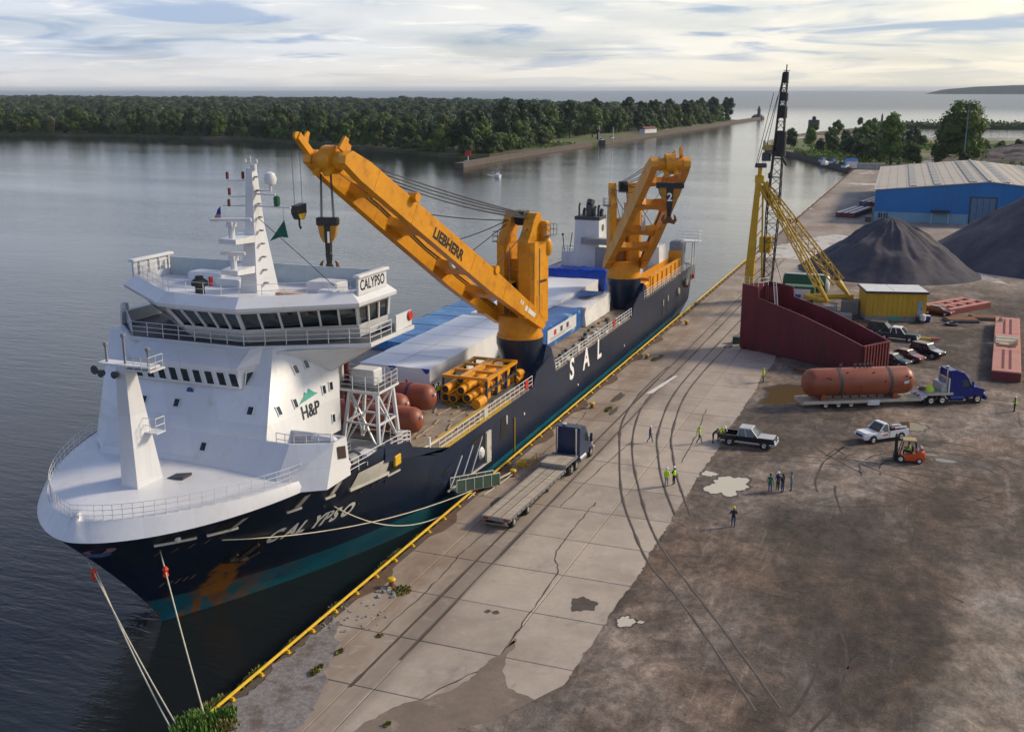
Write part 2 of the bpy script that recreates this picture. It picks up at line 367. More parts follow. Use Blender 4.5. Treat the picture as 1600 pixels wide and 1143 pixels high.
def text_mesh(txt, size, font_shear=0.0, bold=0.0, space=1.0):
    cu = bpy.data.curves.new('t', 'FONT'); cu.body = txt; cu.size = size; cu.shear = font_shear; cu.offset = bold
    cu.space_character = space; cu.align_x = 'LEFT'; cu.resolution_u = 3
    ob = bpy.data.objects.new('t', cu); col.objects.link(ob)
    dg = bpy.context.evaluated_depsgraph_get(); me = bpy.data.meshes.new_from_object(ob.evaluated_get(dg))
    bpy.data.objects.remove(ob); bpy.data.curves.remove(cu)
    vs = [v.co.copy() for v in me.vertices]; fs = [tuple(p.vertices) for p in me.polygons]; bpy.data.meshes.remove(me)
    return vs, fs
def lettering(name, txt, size, o, u, v, mat, parent, bold=0.0, space=1.0, shear=0.0, sx=1.0, fn=None, center=False):
    vs, fs = text_mesh(txt, size, shear, bold, space)
    wmax = max(p.x for p in vs) if center else 0
    o, u, v = Vector(o), Vector(u).normalized(), Vector(v).normalized()
    mb = MB()
    if fn: mb.add([fn(p.x * sx, p.y) for p in vs], fs)
    else: mb.add([o + u * ((p.x - wmax / 2) * sx) + v * p.y for p in vs], fs)
    return mb.build(name, mat, parent)
def lerp(a, b, t): return a + (b - a) * t
def rail_line(pts, h=1.05, spacing=1.6, bars=3, r=0.03, post_r=0.03, close=False):
    """guard rail along a polyline: posts and horizontal bars in one piece"""
    mb = MB(); P = [Vector(p) for p in pts]
    if close: P.append(P[0])
    for a, b in zip(P, P[1:]):
        n = max(1, round((b - a).length / spacing))
        for i in range(n): c = a.lerp(b, i / n); mb.tube(c, c + Vector((0, 0, h)), post_r, 5)
    mb.tube(P[-1], P[-1] + Vector((0, 0, h)), post_r, 5)
    for k in range(1, bars + 1):
        z = Vector((0, 0, h * k / bars)); mb.path([p + z for p in P], r, 5)
    return mb
# ------------------------------------------------------------------ water
def water_mat():
    m = bpy.data.materials.new('water'); m.use_nodes = True
    t = m.node_tree; b = t.nodes['Principled BSDF']
    b.inputs['Base Color'].default_value = (0.018, 0.030, 0.036, 1); b.inputs['Roughness'].default_value = 0.08
    b.inputs['IOR'].default_value = 1.33
    tcn = t.nodes.new('ShaderNodeTexCoord')
    def nz(sx, sy, rot, detail, rough=0.55, dist=0.3):
        mp = t.nodes.new('ShaderNodeMapping'); mp.inputs['Scale'].default_value = (sx, sy, 1); mp.inputs['Rotation'].default_value = (0, 0, R(rot))
        t.links.new(tcn.outputs['Object'], mp.inputs[0])
        n = t.nodes.new('ShaderNodeTexNoise'); n.inputs['Scale'].default_value = 1.0; n.inputs['Detail'].default_value = detail
        n.inputs['Roughness'].default_value = rough; n.inputs['Distortion'].default_value = dist
        t.links.new(mp.outputs[0], n.inputs['Vector']); return n.outputs[0]
    a = nz(0.20, 0.85, 24, 5); c = nz(0.035, 0.12, 15, 3); d = nz(0.9, 2.2, 30, 3)
    h = mth(t, 'ADD', mth(t, 'MULTIPLY', a, 0.75), mth(t, 'MULTIPLY', d, 0.30))
    h = mth(t, 'ADD', h, mth(t, 'MULTIPLY', c, 1.0))
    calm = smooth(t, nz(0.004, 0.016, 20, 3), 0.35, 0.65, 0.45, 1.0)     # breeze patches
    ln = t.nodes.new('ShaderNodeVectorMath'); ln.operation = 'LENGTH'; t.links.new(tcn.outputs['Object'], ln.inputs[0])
    lake = smooth(t, ln.outputs['Value'], 1300, 2600)                     # open lake: choppier, its colour bluer for the high sky its waves mirror
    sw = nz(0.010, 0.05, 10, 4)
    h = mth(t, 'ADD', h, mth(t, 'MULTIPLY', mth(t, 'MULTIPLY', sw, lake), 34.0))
    bn = t.nodes.new('ShaderNodeBump'); bn.inputs['Distance'].default_value = 0.11
    t.links.new(mth(t, 'MULTIPLY', calm, 1.0), bn.inputs['Strength'])
    t.links.new(h, bn.inputs['Height']); t.links.new(bn.outputs[0], b.inputs['Normal'])
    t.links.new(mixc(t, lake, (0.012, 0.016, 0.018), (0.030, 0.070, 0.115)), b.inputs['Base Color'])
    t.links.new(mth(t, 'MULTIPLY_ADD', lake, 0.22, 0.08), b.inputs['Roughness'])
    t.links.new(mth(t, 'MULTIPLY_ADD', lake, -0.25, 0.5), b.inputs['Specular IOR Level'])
    return m
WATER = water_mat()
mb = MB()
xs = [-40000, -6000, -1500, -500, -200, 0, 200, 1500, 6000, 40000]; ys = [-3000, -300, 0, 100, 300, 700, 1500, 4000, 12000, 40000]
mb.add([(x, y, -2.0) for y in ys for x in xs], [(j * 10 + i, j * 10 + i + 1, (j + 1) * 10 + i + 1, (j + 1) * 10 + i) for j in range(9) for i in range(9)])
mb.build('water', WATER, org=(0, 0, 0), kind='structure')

# ------------------------------------------------------------------ yard ground
def ground_mat():
    m = bpy.data.materials.new('yard_dirt'); m.use_nodes = True
    t = m.node_tree; b = t.nodes['Principled BSDF']; b.inputs['Roughness'].default_value = 0.92
    tcn = t.nodes.new('ShaderNodeTexCoord'); V = tcn.outputs['Object']
    sx = t.nodes.new('ShaderNodeSeparateXYZ'); t.links.new(V, sx.inputs[0]); X, Y = sx.outputs[0], sx.outputs[1]
    def nz(s, d=5, r=0.6, st=None, off=(0, 0, 0), rot=0, dist=0):
        mp = t.nodes.new('ShaderNodeMapping'); mp.inputs['Scale'].default_value = st or (1, 1, 1); mp.inputs['Location'].default_value = off
        mp.inputs['Rotation'].default_value = (0, 0, R(rot)); t.links.new(V, mp.inputs[0])
        n = t.nodes.new('ShaderNodeTexNoise'); n.inputs['Scale'].default_value = s; n.inputs['Detail'].default_value = d
        n.inputs['Roughness'].default_value = r; n.inputs['Distortion'].default_value = dist; t.links.new(mp.outputs[0], n.inputs['Vector']); return n.outputs[0]
    c = mixc(t, smooth(t, nz(0.09, 6, 0.62), 0.36, 0.64), (0.070, 0.052, 0.041), (0.190, 0.152, 0.126))
    c = mixc(t, smooth(t, nz(0.22, 6, 0.68, (1, 0.35, 1), (7, 3, 0), 35, 0.5), 0.47, 0.66, 0, 0.9), c, (0.250, 0.215, 0.190))
    c = mixc(t, smooth(t, nz(0.35, 6, 0.7, (0.5, 1, 1), (2, 9, 0), -20, 0.4), 0.50, 0.68, 0, 0.9), c, (0.046, 0.034, 0.027))
    c = mixc(t, smooth(t, nz(0.028, 5, 0.6, (1, .7, 1), (21, 4, 0), 30, .6), 0.40, 0.62, .75, 0), c, (0.060, 0.045, 0.036))
    c = mixc(t, smooth(t, nz(0.045, 5, 0.6, (1, .5, 1), (2, 14, 0), 50, .8), 0.50, 0.66, 0, .7), c, (0.235, 0.205, 0.182))
    # tyre sweeps: rings about several turning points, broken up
    for (px, py, sc_, k) in ((46, 84, 0.30, .6), (58, 66, 0.26, .6), (41, 118, .4, .55)):
        dx = mth(t, 'SUBTRACT', X, px); dy = mth(t, 'SUBTRACT', Y, py)
        rr = mth(t, 'SQRT', mth(t, 'ADD', mth(t, 'MULTIPLY', dx, dx), mth(t, 'MULTIPLY', dy, dy)))
        rr = mth(t, 'ADD', rr, mth(t, 'MULTIPLY', nz(0.15, 2), 3.0))
        wv = mth(t, 'SINE', mth(t, 'MULTIPLY', rr, sc_ * 6.28))
        ln = smooth(t, wv, 0.86, 0.99)
        br = smooth(t, nz(0.10, 4, 0.6, None, (px, py, 0)), 0.52, 0.62)
        fall = smooth(t, rr, 12, 40, 1.0, 0.0)
        c = mixc(t, mth(t, 'MULTIPLY', mth(t, 'MULTIPLY', ln, br), mth(t, 'MULTIPLY', fall, k)), c, (0.052, 0.042, 0.036))
    # straight scrapes
    c = mixc(t, mth(t, 'MULTIPLY', smooth(t, nz(1.2, 4, 0.6, (1, 0.05, 1), (0, 0, 0), 62), 0.60, 0.70), 0.35), c, (0.24, 0.215, 0.195))
    c = mixc(t, mth(t, 'MULTIPLY', smooth(t, nz(1.1, 4, 0.6, (1, 0.05, 1), (4, 1, 0), 20), 0.62, 0.72), 0.5), c, (0.055, 0.045, 0.038))
    c = mixc(t, mth(t, 'MULTIPLY', smooth(t, nz(2.6, 5, 0.75), 0.45, 0.7), 0.55), c, (0.058, 0.048, 0.042))
    c = mixc(t, smooth(t, nz(7.0, 4, 0.75), 0.56, 0.70, 0, .55), c, (0.30, 0.27, 0.245))
    c = mixc(t, smooth(t, nz(5.0, 4, 0.75, None, (3, 3, 3)), 0.56, 0.68, 0, .6), c, (0.04, 0.033, 0.029))
    # pale dusty haul road in the corner
    dx = mth(t, 'ADD', mth(t, 'SUBTRACT', X, 38.6), mth(t, 'MULTIPLY', nz(0.15, 4), 5.0)); dx = mth(t, 'SUBTRACT', dx, mth(t, 'MULTIPLY', mth(t, 'SUBTRACT', Y, 55), 0.12))
    c = mixc(t, mth(t, 'MULTIPLY', smooth(t, dx, 0.6, 3.2), smooth(t, Y, 72, 88, 0.8, 0.0)), c, (0.30, 0.275, 0.245))
    # dry sand of the far yard, with bright spills
    far = smooth(t, mth(t, 'ADD', Y, mth(t, 'MULTIPLY', nz(0.03, 4), 60)), 215, 262)
    sand = mixc(t, smooth(t, nz(0.06, 6, 0.65, (1, 0.35, 1)), 0.4, 0.62), (0.20, 0.165, 0.138), (0.33, 0.285, 0.24))
    sand = mixc(t, smooth(t, nz(0.045, 5, 0.6, (1, 0.5, 1), (13, 5, 0)), 0.58, 0.66), sand, (0.60, 0.57, 0.52))
    c = mixc(t, far, c, sand)
    # broad light and dark: where it was graded, wetted and driven
    k1 = smooth(t, nz(0.055, 6, 0.62, (1, .6, 1), (31, 8, 0), 25, .7), 0.30, 0.70, 0.58, 1.5); k2 = smooth(t, nz(0.30, 6, 0.68, (1, .45, 1), (3, 17, 0), 40, .5), 0.30, 0.70, 0.72, 1.32)
    k3 = smooth(t, nz(1.1, 9, 0.80, (1, .6, 1), (9, 9, 0), 15, .4), 0.36, 0.64, 0.66, 1.34); k4 = smooth(t, nz(0.16, 8, 0.72, None, (14, 3, 0), 0, 1.2), 0.44, 0.56, 0.80, 1.18)
    kk = mth(t, 'MULTIPLY', mth(t, 'MULTIPLY', k1, k2), mth(t, 'MULTIPLY', k3, k4)); kv = t.nodes.new('ShaderNodeCombineXYZ'); [t.links.new(kk, kv.inputs[q_]) for q_ in range(3)]
    c = mixc(t, mth(t, 'MULTIPLY_ADD', far, -.8, 1.0), c, mixc(t, 1.0, c, kv.outputs[0], 'MULTIPLY'))
    c = mixc(t, mth(t, 'MULTIPLY', smooth(t, nz(0.07, 5, .6, None, (41, 2, 0)), .42, .60), .6), c, mixc(t, 1.0, c, (1.16, 1.0, .83), 'MULTIPLY'))
    c = mixc(t, mth(t, 'MULTIPLY_ADD', far, -1.0, 1.0), c, mixc(t, 1.0, c, (1.04, 1.0, .95), 'MULTIPLY'))
    t.links.new(c, b.inputs['Base Color'])
    wet = smooth(t, nz(0.11, 4, 0.6, None, (5, 5, 0)), 0.58, 0.72, 0.92, 0.45)
    t.links.new(wet, b.inputs['Roughness'])
    bn = t.nodes.new('ShaderNodeBump'); bn.inputs['Strength'].default_value = 0.8; bn.inputs['Distance'].default_value = 0.14
    t.links.new(mth(t, 'ADD', nz(0.8, 6, 0.7), mth(t, 'MULTIPLY', nz(6, 3, 0.7), 0.25)), bn.inputs['Height']); t.links.new(bn.outputs[0], b.inputs['Normal'])
    return m
DIRT = ground_mat()
def ragged(x, y0, y1, step, amp, seed):
    r2 = random.Random(seed); out = []; y = y0
    while y < y1:
        out.append((x + amp * (1.3 * noise.noise((y * 0.13, seed, 0)) + 0.7 * noise.noise((y * 0.9, seed, 3)) + .55 * noise.noise((y * 3.1, seed, 7))), y)); y += step
    return out
edge = [(11.5, 36), (11.2, 44), (11.0, 50.0), (11.8, 52.4), (13.4, 54.6), (14.8, 54.2), (16.4, 53.6)]
edge = [(13.6, 36), (13.2, 46), (13.4, 49.5), (15.2, 51.0), (16.6, 53.8)] + [(17.0 + (0.9 if i > 2 else .3 * i), y) for i, (x, y) in enumerate(ragged(0, 54.6, 57, .6, 0, 1))] + ragged(18.0, 57.2, 236, 0.30, 0.24, 5)
land = [(18.0, 236), (0.6, 237), (0.6, 519), (-7, 548), (-20, 590), (-43, 652), (-62, 690), (-78, 790), (-80, 880), (-60, 905), (-20, 900), (20, 890), (80, 905), (300, 920), (900, 960), (1500, 960), (1500, -60), (13.6, -60)]
mb = MB(); poly = edge + land
mb.add([(x, y, 0.006) for x, y in poly], [tuple(range(len(poly) - 1, -1, -1))])
# skirt down to the water along the shore
sh_ = [(0.6, 237), (0.6, 519), (-7, 548), (-20, 590), (-43, 652), (-62, 690), (-78, 790), (-80, 880), (-60, 905), (-20, 900), (20, 890), (80, 905), (300, 920), (900, 960)]
for a, b in zip(sh_, sh_[1:]): mb.quad((*a, 0.006), (*b, 0.006), (b[0] - .6, b[1], -3), (a[0] - .6, a[1], -3))
mb.build('ground', DIRT, org=(0, 0, 0), kind='structure')

# ------------------------------------------------------------------ quay: bed, wall, slabs
quay = MB().box(0.05, 19.2, -60, 236.5, -4.5, -0.06).build('quay', JOINT, org=(0, 0, 0), kind='structure')
mb = MB()                                              # sheet piles of the quay wall, seen only from the water
y = 30.0
while y < 519:
    step = 0.9 if y < 240 else 6.0
    mb.box(-0.25 if int(y / step) % 2 else -0.02, 0.06, y, y + step, -4.2, -0.12); y += step
mb.build('sheet_piling', RUST, quay, kind='stuff')
def cslab(x0, x1, y0, y1, dz):
    b = 0.025; mb = MB()
    xa, xb, ya, yb = x0 + b, x1 - b, y0 + b, y1 - b
    c = 0.03
    mb.loft([[(xa, ya, -0.2), (xb, ya, -0.2), (xb, yb, -0.2), (xa, yb, -0.2)], [(xa, ya, dz - c), (xb, ya, dz - c), (xb, yb, dz - c), (xa, yb, dz - c)],
             [(xa + c, ya + c, dz), (xb - c, ya + c, dz), (xb - c, yb - c, dz), (xa + c, yb - c, dz)]])
    return mb.build('concrete_slab', CONC, quay)
XL = [0.5, 3.1, 5.78, 7.35, 12.9, 19.0]
slab_i = 0
for j in range(-2, 30):
    y0 = 45.4 + 6.4 * j
    for i in range(5):
        if i == 0 and y0 < 51: continue                 # broken up: gravel lies here
        x0, x1 = XL[i], XL[i + 1]
        cslab(x0, x1, y0, y0 + 6.4, rnd.uniform(-0.012, 0.0)); slab_i += 1
GRAVEL = pm('gravel', (0.235, 0.215, 0.205), 0.95, var=0.3, scale=3, c2=(0.13, 0.10, 0.085), c2s=0.7, c2t=(0.48, 0.66), bump=0.9, bscale=9)
def ragpoly(pts, amp, step, seed):
    out = []
    for a, b in zip(pts, pts[1:] + pts[:1]):
        a, b = Vector((*a, 0)), Vector((*b, 0)); n = max(1, int((b - a).length / step)); d = (b - a).normalized(); nn = Vector((-d.y, d.x, 0))
        for k in range(n): p = a.lerp(b, k / n); q = p + nn * amp * (noise.noise((p.x * .9, p.y * .9, seed)) + .8 * noise.noise((p.x * 2.7, p.y * 2.7, seed))); out.append((q.x, q.y))
    return out
gp = ragpoly([(0.5, 30), (0.5, 58.0), (1.2, 58.6), (2.0, 56.6), (3.0, 54.8), (3.5, 52.6), (4.4, 51.2), (4.9, 49.2), (5.6, 46), (6.2, 30)], .55, .35, 3)
MB().add([(x, y, 0.004) for x, y in gp], [tuple(range(len(gp)))[::-1]]).build('gravel_patch', GRAVEL, org=(0, 0, 0), kind='structure')
MUD = pm('dried_mud', (0.20, 0.155, 0.118), 0.9, var=0.16, scale=0.6, c2=(0.27, 0.23, 0.19), c2s=0.5, bump=0.3)
mb = MB()
mp_ = ragpoly([(9.4, 30), (8.9, 46), (8.4, 48.5), (10.0, 51.3), (11.4, 52.6), (12.4, 55.2), (12.75, 58.2), (13.25, 60.8), (13.4, 58.2), (13.9, 56.2), (14.9, 54.9), (16.6, 54.2), (18.0, 54.6), (17, 52.4), (15.4, 51), (14.2, 49), (15, 30)], .3, .35, 9)
mb.add([(x, y, 0.0045) for x, y in mp_], [tuple(range(len(mp_)))[::-1]])
mb.build('mud_patch', MUD, org=(0, 0, 0), kind='structure')
# stains and patches lying on the slabs
STAIN = pm('oil_stain', (0.085, 0.066, 0.052), 0.8, var=0.25, scale=1.2)
def blob(name, cx, cy, rx, ry, z, mat, seed, n=26, rot=0.0, **k):
    r2 = random.Random(seed); pts = []
    for i in range(n):
        a = 2 * math.pi * i / n; f = 1 + (.10 * noise.noise((math.cos(a) * 11 + seed, math.sin(a) * 11, 2)) if n > 30 else 0) + 0.45 * noise.noise((math.cos(a) * 1.4 + seed, math.sin(a) * 1.4, seed * 2.3)) + 0.25 * noise.noise((math.cos(a) * 4 + seed, math.sin(a) * 4, 1))
        x, y = rx * f * math.cos(a), ry * f * math.sin(a)
        pts.append((cx + x * math.cos(rot) - y * math.sin(rot), cy + x * math.sin(rot) + y * math.cos(rot), z))
    return MB().add(pts, [tuple(range(n))]).build(name, mat, org=(cx, cy, z), **k)
blob('oil_stain', 3.1, 83.0, 0.75, 1.5, 0.004, STAIN, 3, kind='structure')
blob('dirt_patch', 4.6, 113.5, 0.35, 1.6, 0.004, STAIN, 5, kind='structure')
blob('dirt_patch', 3.6, 119, 0.5, 2.0, 0.004, STAIN, 8, kind='structure')
blob('dirt_patch', 3.4, 140, 0.4, 2.2, 0.004, STAIN, 9, kind='structure')
blob('dirt_patch', 10.9, 150, 0.6, 1.3, 0.004, STAIN, 12, kind='structure')
blob('oil_stain', 9.9, 63.6, 0.22, 0.3, 0.004, STAIN, 14, kind='structure')
blob('oil_stain', 10.5, 63.7, 0.25, 0.28, 0.004, STAIN, 15, kind='structure')
blob('dirt_patch', 15.8, 67.0, 0.9, 1.1, 0.004, STAIN, 17, kind='structure')
BRSOIL = pm('brown_soil', (0.135, 0.080, 0.052), 0.95, var=0.25, scale=1.3)
for k, yb in enumerate((64.7, 89.4, 113.6, 138.6, 162.4, 101.5, 76.5, 126, 150)):      # recesses behind each bollard, filled with rusty soil
    mb = MB(); mb.add([(0.12, yb - 3.6, 0.009), (1.2, yb - 1.1, 0.009), (1.35, yb + 1.0, 0.009), (0.9, yb + 2.2, 0.009), (0.12, yb + 3.4, 0.009)], [(0, 1, 2, 3, 4)])
    mb.build('soil_recess', BRSOIL, org=(0, yb, 0), kind='structure')

# puddles
def wet_mat(name, c, rough):
    m = bpy.data.materials.new(name); m.use_nodes = True; b = m.node_tree.nodes['Principled BSDF']
    b.inputs['Base Color'].default_value = (*c, 1); b.inputs['Roughness'].default_value = rough; b.inputs['IOR'].default_value = 1.33
    return m
WETD = pm('wet_dirt', (0.045, 0.034, 0.027), 0.5, var=.2, scale=1.0)
_blob0 = blob
def blob(name, cx, cy, rx, ry, z, mat, seed, n=26, rot=0.0, **k):
    if name == 'puddle': _blob0('wet_margin', cx, cy, rx * 1.13 + .1, ry * 1.10 + .12, z - .002, WETD, seed, 60, rot, kind='structure')
    if name in ('puddle', 'white_spill'): n = 60
    return _blob0(name, cx, cy, rx, ry, z, mat, seed, n, rot, **k)
PUD = wet_mat('sky_pale_puddle', (0.52, 0.47, 0.38), 0.10); PUDB = wet_mat('muddy_puddle', (0.115, 0.078, 0.034), 0.05); PUDC = wet_mat('clear_puddle', (0.16, 0.145, 0.13), 0.02)  # whitish puddle colour stands for the sky mirrored in the water
blob('puddle', 20.9, 94.3, 1.75, 2.5, 0.011, PUD, 21, 34, kind='structure')
blob('puddle', 18.7, 96.9, 0.75, 0.7, 0.011, PUD, 22, kind='structure')
blob('puddle', 19.2, 65.6, 0.55, 0.85, 0.011, PUD, 23, kind='structure')
blob('puddle', 20.2, 65.9, 0.22, 0.25, 0.011, PUD, 24, kind='structure')
blob('puddle', 22.3, 127.7, 2.9, 5.0, 0.011, PUDB, 27, 34, rot=-0.25, kind='structure')
blob('puddle', 36.2, 119.6, 1.3, 1.5, 0.011, PUDB, 28, kind='structure')
blob('puddle', 39.4, 108.9, 1.0, 0.5, 0.011, PUDC, 31, kind='structure')
blob('puddle', 38.2, 110.2, .7, 0.25, 0.011, PUDC, 33, kind='structure')
SALT = pm('white_spill', (0.55, 0.52, 0.47), 0.9, var=0.12, scale=0.5, c2=(0.3, 0.26, 0.22), c2s=0.3, c2t=(0.5, 0.62))
blob('white_spill', 8.5, 252, 6.5, 16, 0.010, SALT, 35, 40, kind='structure')
blob('white_spill', 14, 268, 5.5, 12, 0.0115, SALT, 36, 40, kind='structure')
blob('white_spill', 46.0, 226, 1.8, 7, 0.010, SALT, 37, 30, rot=0.5, kind='structure')
blob('white_spill', 12, 440, 9, 5, 0.010, SALT, 38, 30, kind='structure')
blob('white_spill', 61, 208, 2.5, 4, 0.010, SALT, 39, 30, kind='structure')

# ------------------------------------------------------------------ rails let into the quay
RAILM = pm('worn_rail', (0.20, 0.16, 0.135), 0.45, metal=0.5, var=0.2); GROOVE = pm('rail_groove', (0.075, 0.058, 0.046), 0.95, var=0.3, scale=0.7)
def crom(pts, n=6):
    P = [Vector((x, y, 0)) for x, y in pts]; P = [P[0] * 2 - P[1]] + P + [P[-1] * 2 - P[-2]]; out = []
    for i in range(1, len(P) - 2):
        a, b, c, d = P[i - 1:i + 3]
        for k in range(n):
            t = k / n; out.append(0.5 * ((2 * b) + (c - a) * t + (2 * a - 5 * b + 4 * c - d) * t * t + (3 * b - a - 3 * c + d) * t ** 3))
    return out + [P[-2]]
def strip(pts, w, z, off=0.0, jit=0.0, seed=0):
    mb = MB(); L = []; Rr = []
    for i, p in enumerate(pts):
        d = (pts[min(i + 1, len(pts) - 1)] - pts[max(i - 1, 0)]).normalized(); n = Vector((d.y, -d.x, 0))
        ww = w * (1 + jit * noise.noise((i * .6, seed, 0)))
        L.append(p + n * (off - ww / 2)); Rr.append(p + n * (off + ww / 2))
    vs = [(v.x, v.y, z) for v in L] + [(v.x, v.y, z) for v in Rr]; n = len(L)
    return mb.add(vs, [(i, n + i, n + i + 1, i + 1) for i in range(n - 1)])
TR = 0
def track(label, left, right, z0):
    t = thing('railway_track', label, 'rail track', (left[0][0], left[0][1], 0), 0, 'rail tracks set in the quay')
    for k, ln in enumerate((left, right)):
        P = crom(ln); 
        strip(P, 0.21, z0, 0.0, 1.1, k + z0 * 1000).build('groove', GROOVE, t)
        strip(P, 0.075, z0 + 0.004, -0.06).build('rail', RAILM, t)
track('straight rail track running close beside the trailer and the ship', [(5.88, 51.5), (5.9, 60), (5.9, 90), (5.9, 140), (5.9, 182), (5.9, 236)], [(7.25, 55.5), (7.25, 63), (7.22, 92), (7.2, 140), (7.25, 182), (7.2, 236)], 0.005)
track('rail track that curves off the quay across the dirt towards the camera', [(5.7, 136), (5.5, 128), (5.6, 120), (6.7, 109.6), (8.8, 101.1), (12.4, 89), (15.7, 80.9), (18.4, 75.3), (21.8, 70.3), (25.2, 64.7), (29.2, 57.7)],
      [(7.1, 131.7), (7.0, 119.1), (8.3, 109), (10.6, 99.4), (13.9, 89.7), (16.9, 82), (19.5, 76.9), (23.1, 71.0), (26.5, 65.4), (30.5, 58.5)], 0.012)
track('second curved rail track passing the two men in hi-vis shirts', [(9.4, 190), (9.4, 163.7), (9.1, 137.8), (9.5, 121), (11.3, 107), (12.9, 100.6), (14.6, 94.8), (16.2, 90.3), (18.1, 85.5)],
      [(10.9, 190), (10.9, 160), (10.5, 134.8), (10.9, 121), (12.7, 107.4), (14.3, 101), (16.0, 95.2), (17.6, 90.6), (19.3, 86)], 0.019)
# cracks that wander over the slabs
crk = MB()
for k, ln in enumerate(([(10.9, 86), (10.9, 80), (11.2, 74.3), (12.4, 71.2), (12.7, 64.5), (13.0, 58.6)], [(12.6, 56.5), (10.7, 52.3), (10.0, 48.6)], [(8.3, 84), (8.8, 95), (9.4, 104)],
                        [(4.4, 58), (4.6, 66), (4.3, 72), (4.5, 77)], [(14.2, 118), (15.1, 108), (15.6, 99)], [(2.0, 96), (2.4, 104), (1.9, 112)])):
    P = crom(ln, 8); P = [p + Vector((0.22 * noise.noise((i * .7, k, 0)), 0, 0)) for i, p in enumerate(P)]
    s_ = strip(P, 0.09, 0.0035, 0, 1.2, k); crk.add(s_.v, s_.f)
crk.build('crack', GROOVE, quay)
CHALK = pm('chalk_white', (0.72, 0.70, 0.64), 0.8, var=0.1)
MB().add([(6.2, 121.8, .03), (7.5, 131.2, .03), (7.9, 131.4, .03), (6.9, 122.2, .03)], [(0, 3, 2, 1)]).build('painted_mark', CHALK, quay)
# tyre tracks pressed into the dirt: pairs of broken arcs
TYRE = pm('tyre_track', (0.066, 0.052, 0.043), 0.95, var=.3, scale=.8)
tt_ = MB(); r5 = random.Random(17)
for cx_t, cy_t, rad, a0, a1 in ((52, 60, 14.5, 150, 235), (52, 60, 17, 160, 215), (39, 104, 5.5, 20, 200), (39, 104, 9, 30, 170), (30, 95, 26, -50, 10), (33, 70, 34, 60, 110), (60, 100, 30, 160, 230), (12, 64, 20, -20, 35), (48, 120, 22, 190, 260), (26, 110, 18, -90, -30), (15, 40, 22, 20, 60)):
    for off in (0, 1.75):
        seg = []
        for k in range(int((a1 - a0) / 2) + 1):
            a = math.radians(a0 + 2 * k); rr = rad + off + .25 * noise.noise((k * .25, cx_t, off)); p = Vector((cx_t + rr * math.cos(a), cy_t + rr * math.sin(a), 0))
            gap = noise.noise((k * .16, cx_t * 1.7, off * 3)) < -.12 or p.x < 18.7
            if gap:
                if len(seg) > 3: s_ = strip(seg, .2, .0085, 0, .9, k); tt_.add(s_.v, s_.f)
                seg = []
            else: seg.append(p)
        if len(seg) > 3: s_ = strip(seg, .2, .0085, 0, .9, k); tt_.add(s_.v, s_.f)
tt_.build('tyre_tracks', TYRE, org=(0, 0, 0), kind='stuff')
# ------------------------------------------------------------------ yellow edge rail, bollards, weeds
er = thing('edge_rail', 'long yellow bull rail running along the quay edge', 'edge rail', (0, 45, 0))
segs = [(44.2 + 12 * i, min(44.2 + 12 * (i + 1) - 0.05, 236)) for i in range(16)]
for a, b in segs: MB().tube((0.0, a, 0.27), (0.0, b, 0.27), 0.105, 8).build('rail_length', YELLOW, er, smooth=True)
b0 = MB().box(-0.06, 0.26, 44.6, 44.74, -.1, 0.2).box(0.14, 0.34, 44.54, 44.8, 0.0, 0.05).build('bracket', YELLOW, er)
for k in range(1, 64):
    c = b0.copy(); col.objects.link(c); c.location.y += 3.0 * k
MB().box(0.02, 0.48, 30, 236, -0.3, -0.012).build('coping', JOINT, quay)
bol = thing('bollard', 'yellow capped mooring bollard at the near end beside grey rubble', 'bollard', (1.9, 64.7, 0), 0, 'bollards along the quay')
MB().lathe([(0.34, 0), (0.34, .04), (0.2, .05), (0.18, .32), (0.2, .42)], n=14).build('post', RUST, bol, local=True, smooth=True)
MB().lathe([(0.2, .42), (0.31, .46), (0.33, .56), (0.27, .66), (0.1, .70)], n=14).build('cap', YELLOW, bol, local=True, smooth=True)
for i, (x, y, lb) in enumerate(((1.75, 89.6, 'yellow capped bollard holding the white mooring lines beside the gangway'), (2.0, 113.8, 'yellow capped bollard just beyond the dark blue truck, with weeds at its foot'),
                              (1.95, 138.8, 'yellow capped bollard on the quay abreast of the large white letters'), (2.2, 162.3, 'farthest yellow capped bollard on the quay near the stern'))):
    copy_thing(bol, (x, y, 0), 0.3 * i, None, lb)
def rubble(name, cx, cy, n, r, s, mat, seed, **k):
    r2 = random.Random(seed); mb = MB()
    for i in range(n):
        a = r2.uniform(0, 6.28); d = r * math.sqrt(r2.random()); q = s * r2.uniform(.4, 1.2)
        M = Matrix.Translation((cx + d * math.cos(a), cy + d * math.sin(a), 0)) @ Matrix.Rotation(r2.uniform(0, 3), 4, 'Z') @ Matrix.Rotation(r2.uniform(-.3, .3), 4, 'X')
        mb.cbox(-q, q, -q * .7, q * .7, 0, q * .8, q * .3, M)
    return mb.build(name, mat, **k)
rubble('rubble', 2.1, 63.6, 26, 0.9, 0.16, CONCB, 4, kind='stuff')
rubble('rubble', 1.5, 59.5, 60, 2.4, 0.09, CONCB, 6, kind='stuff')
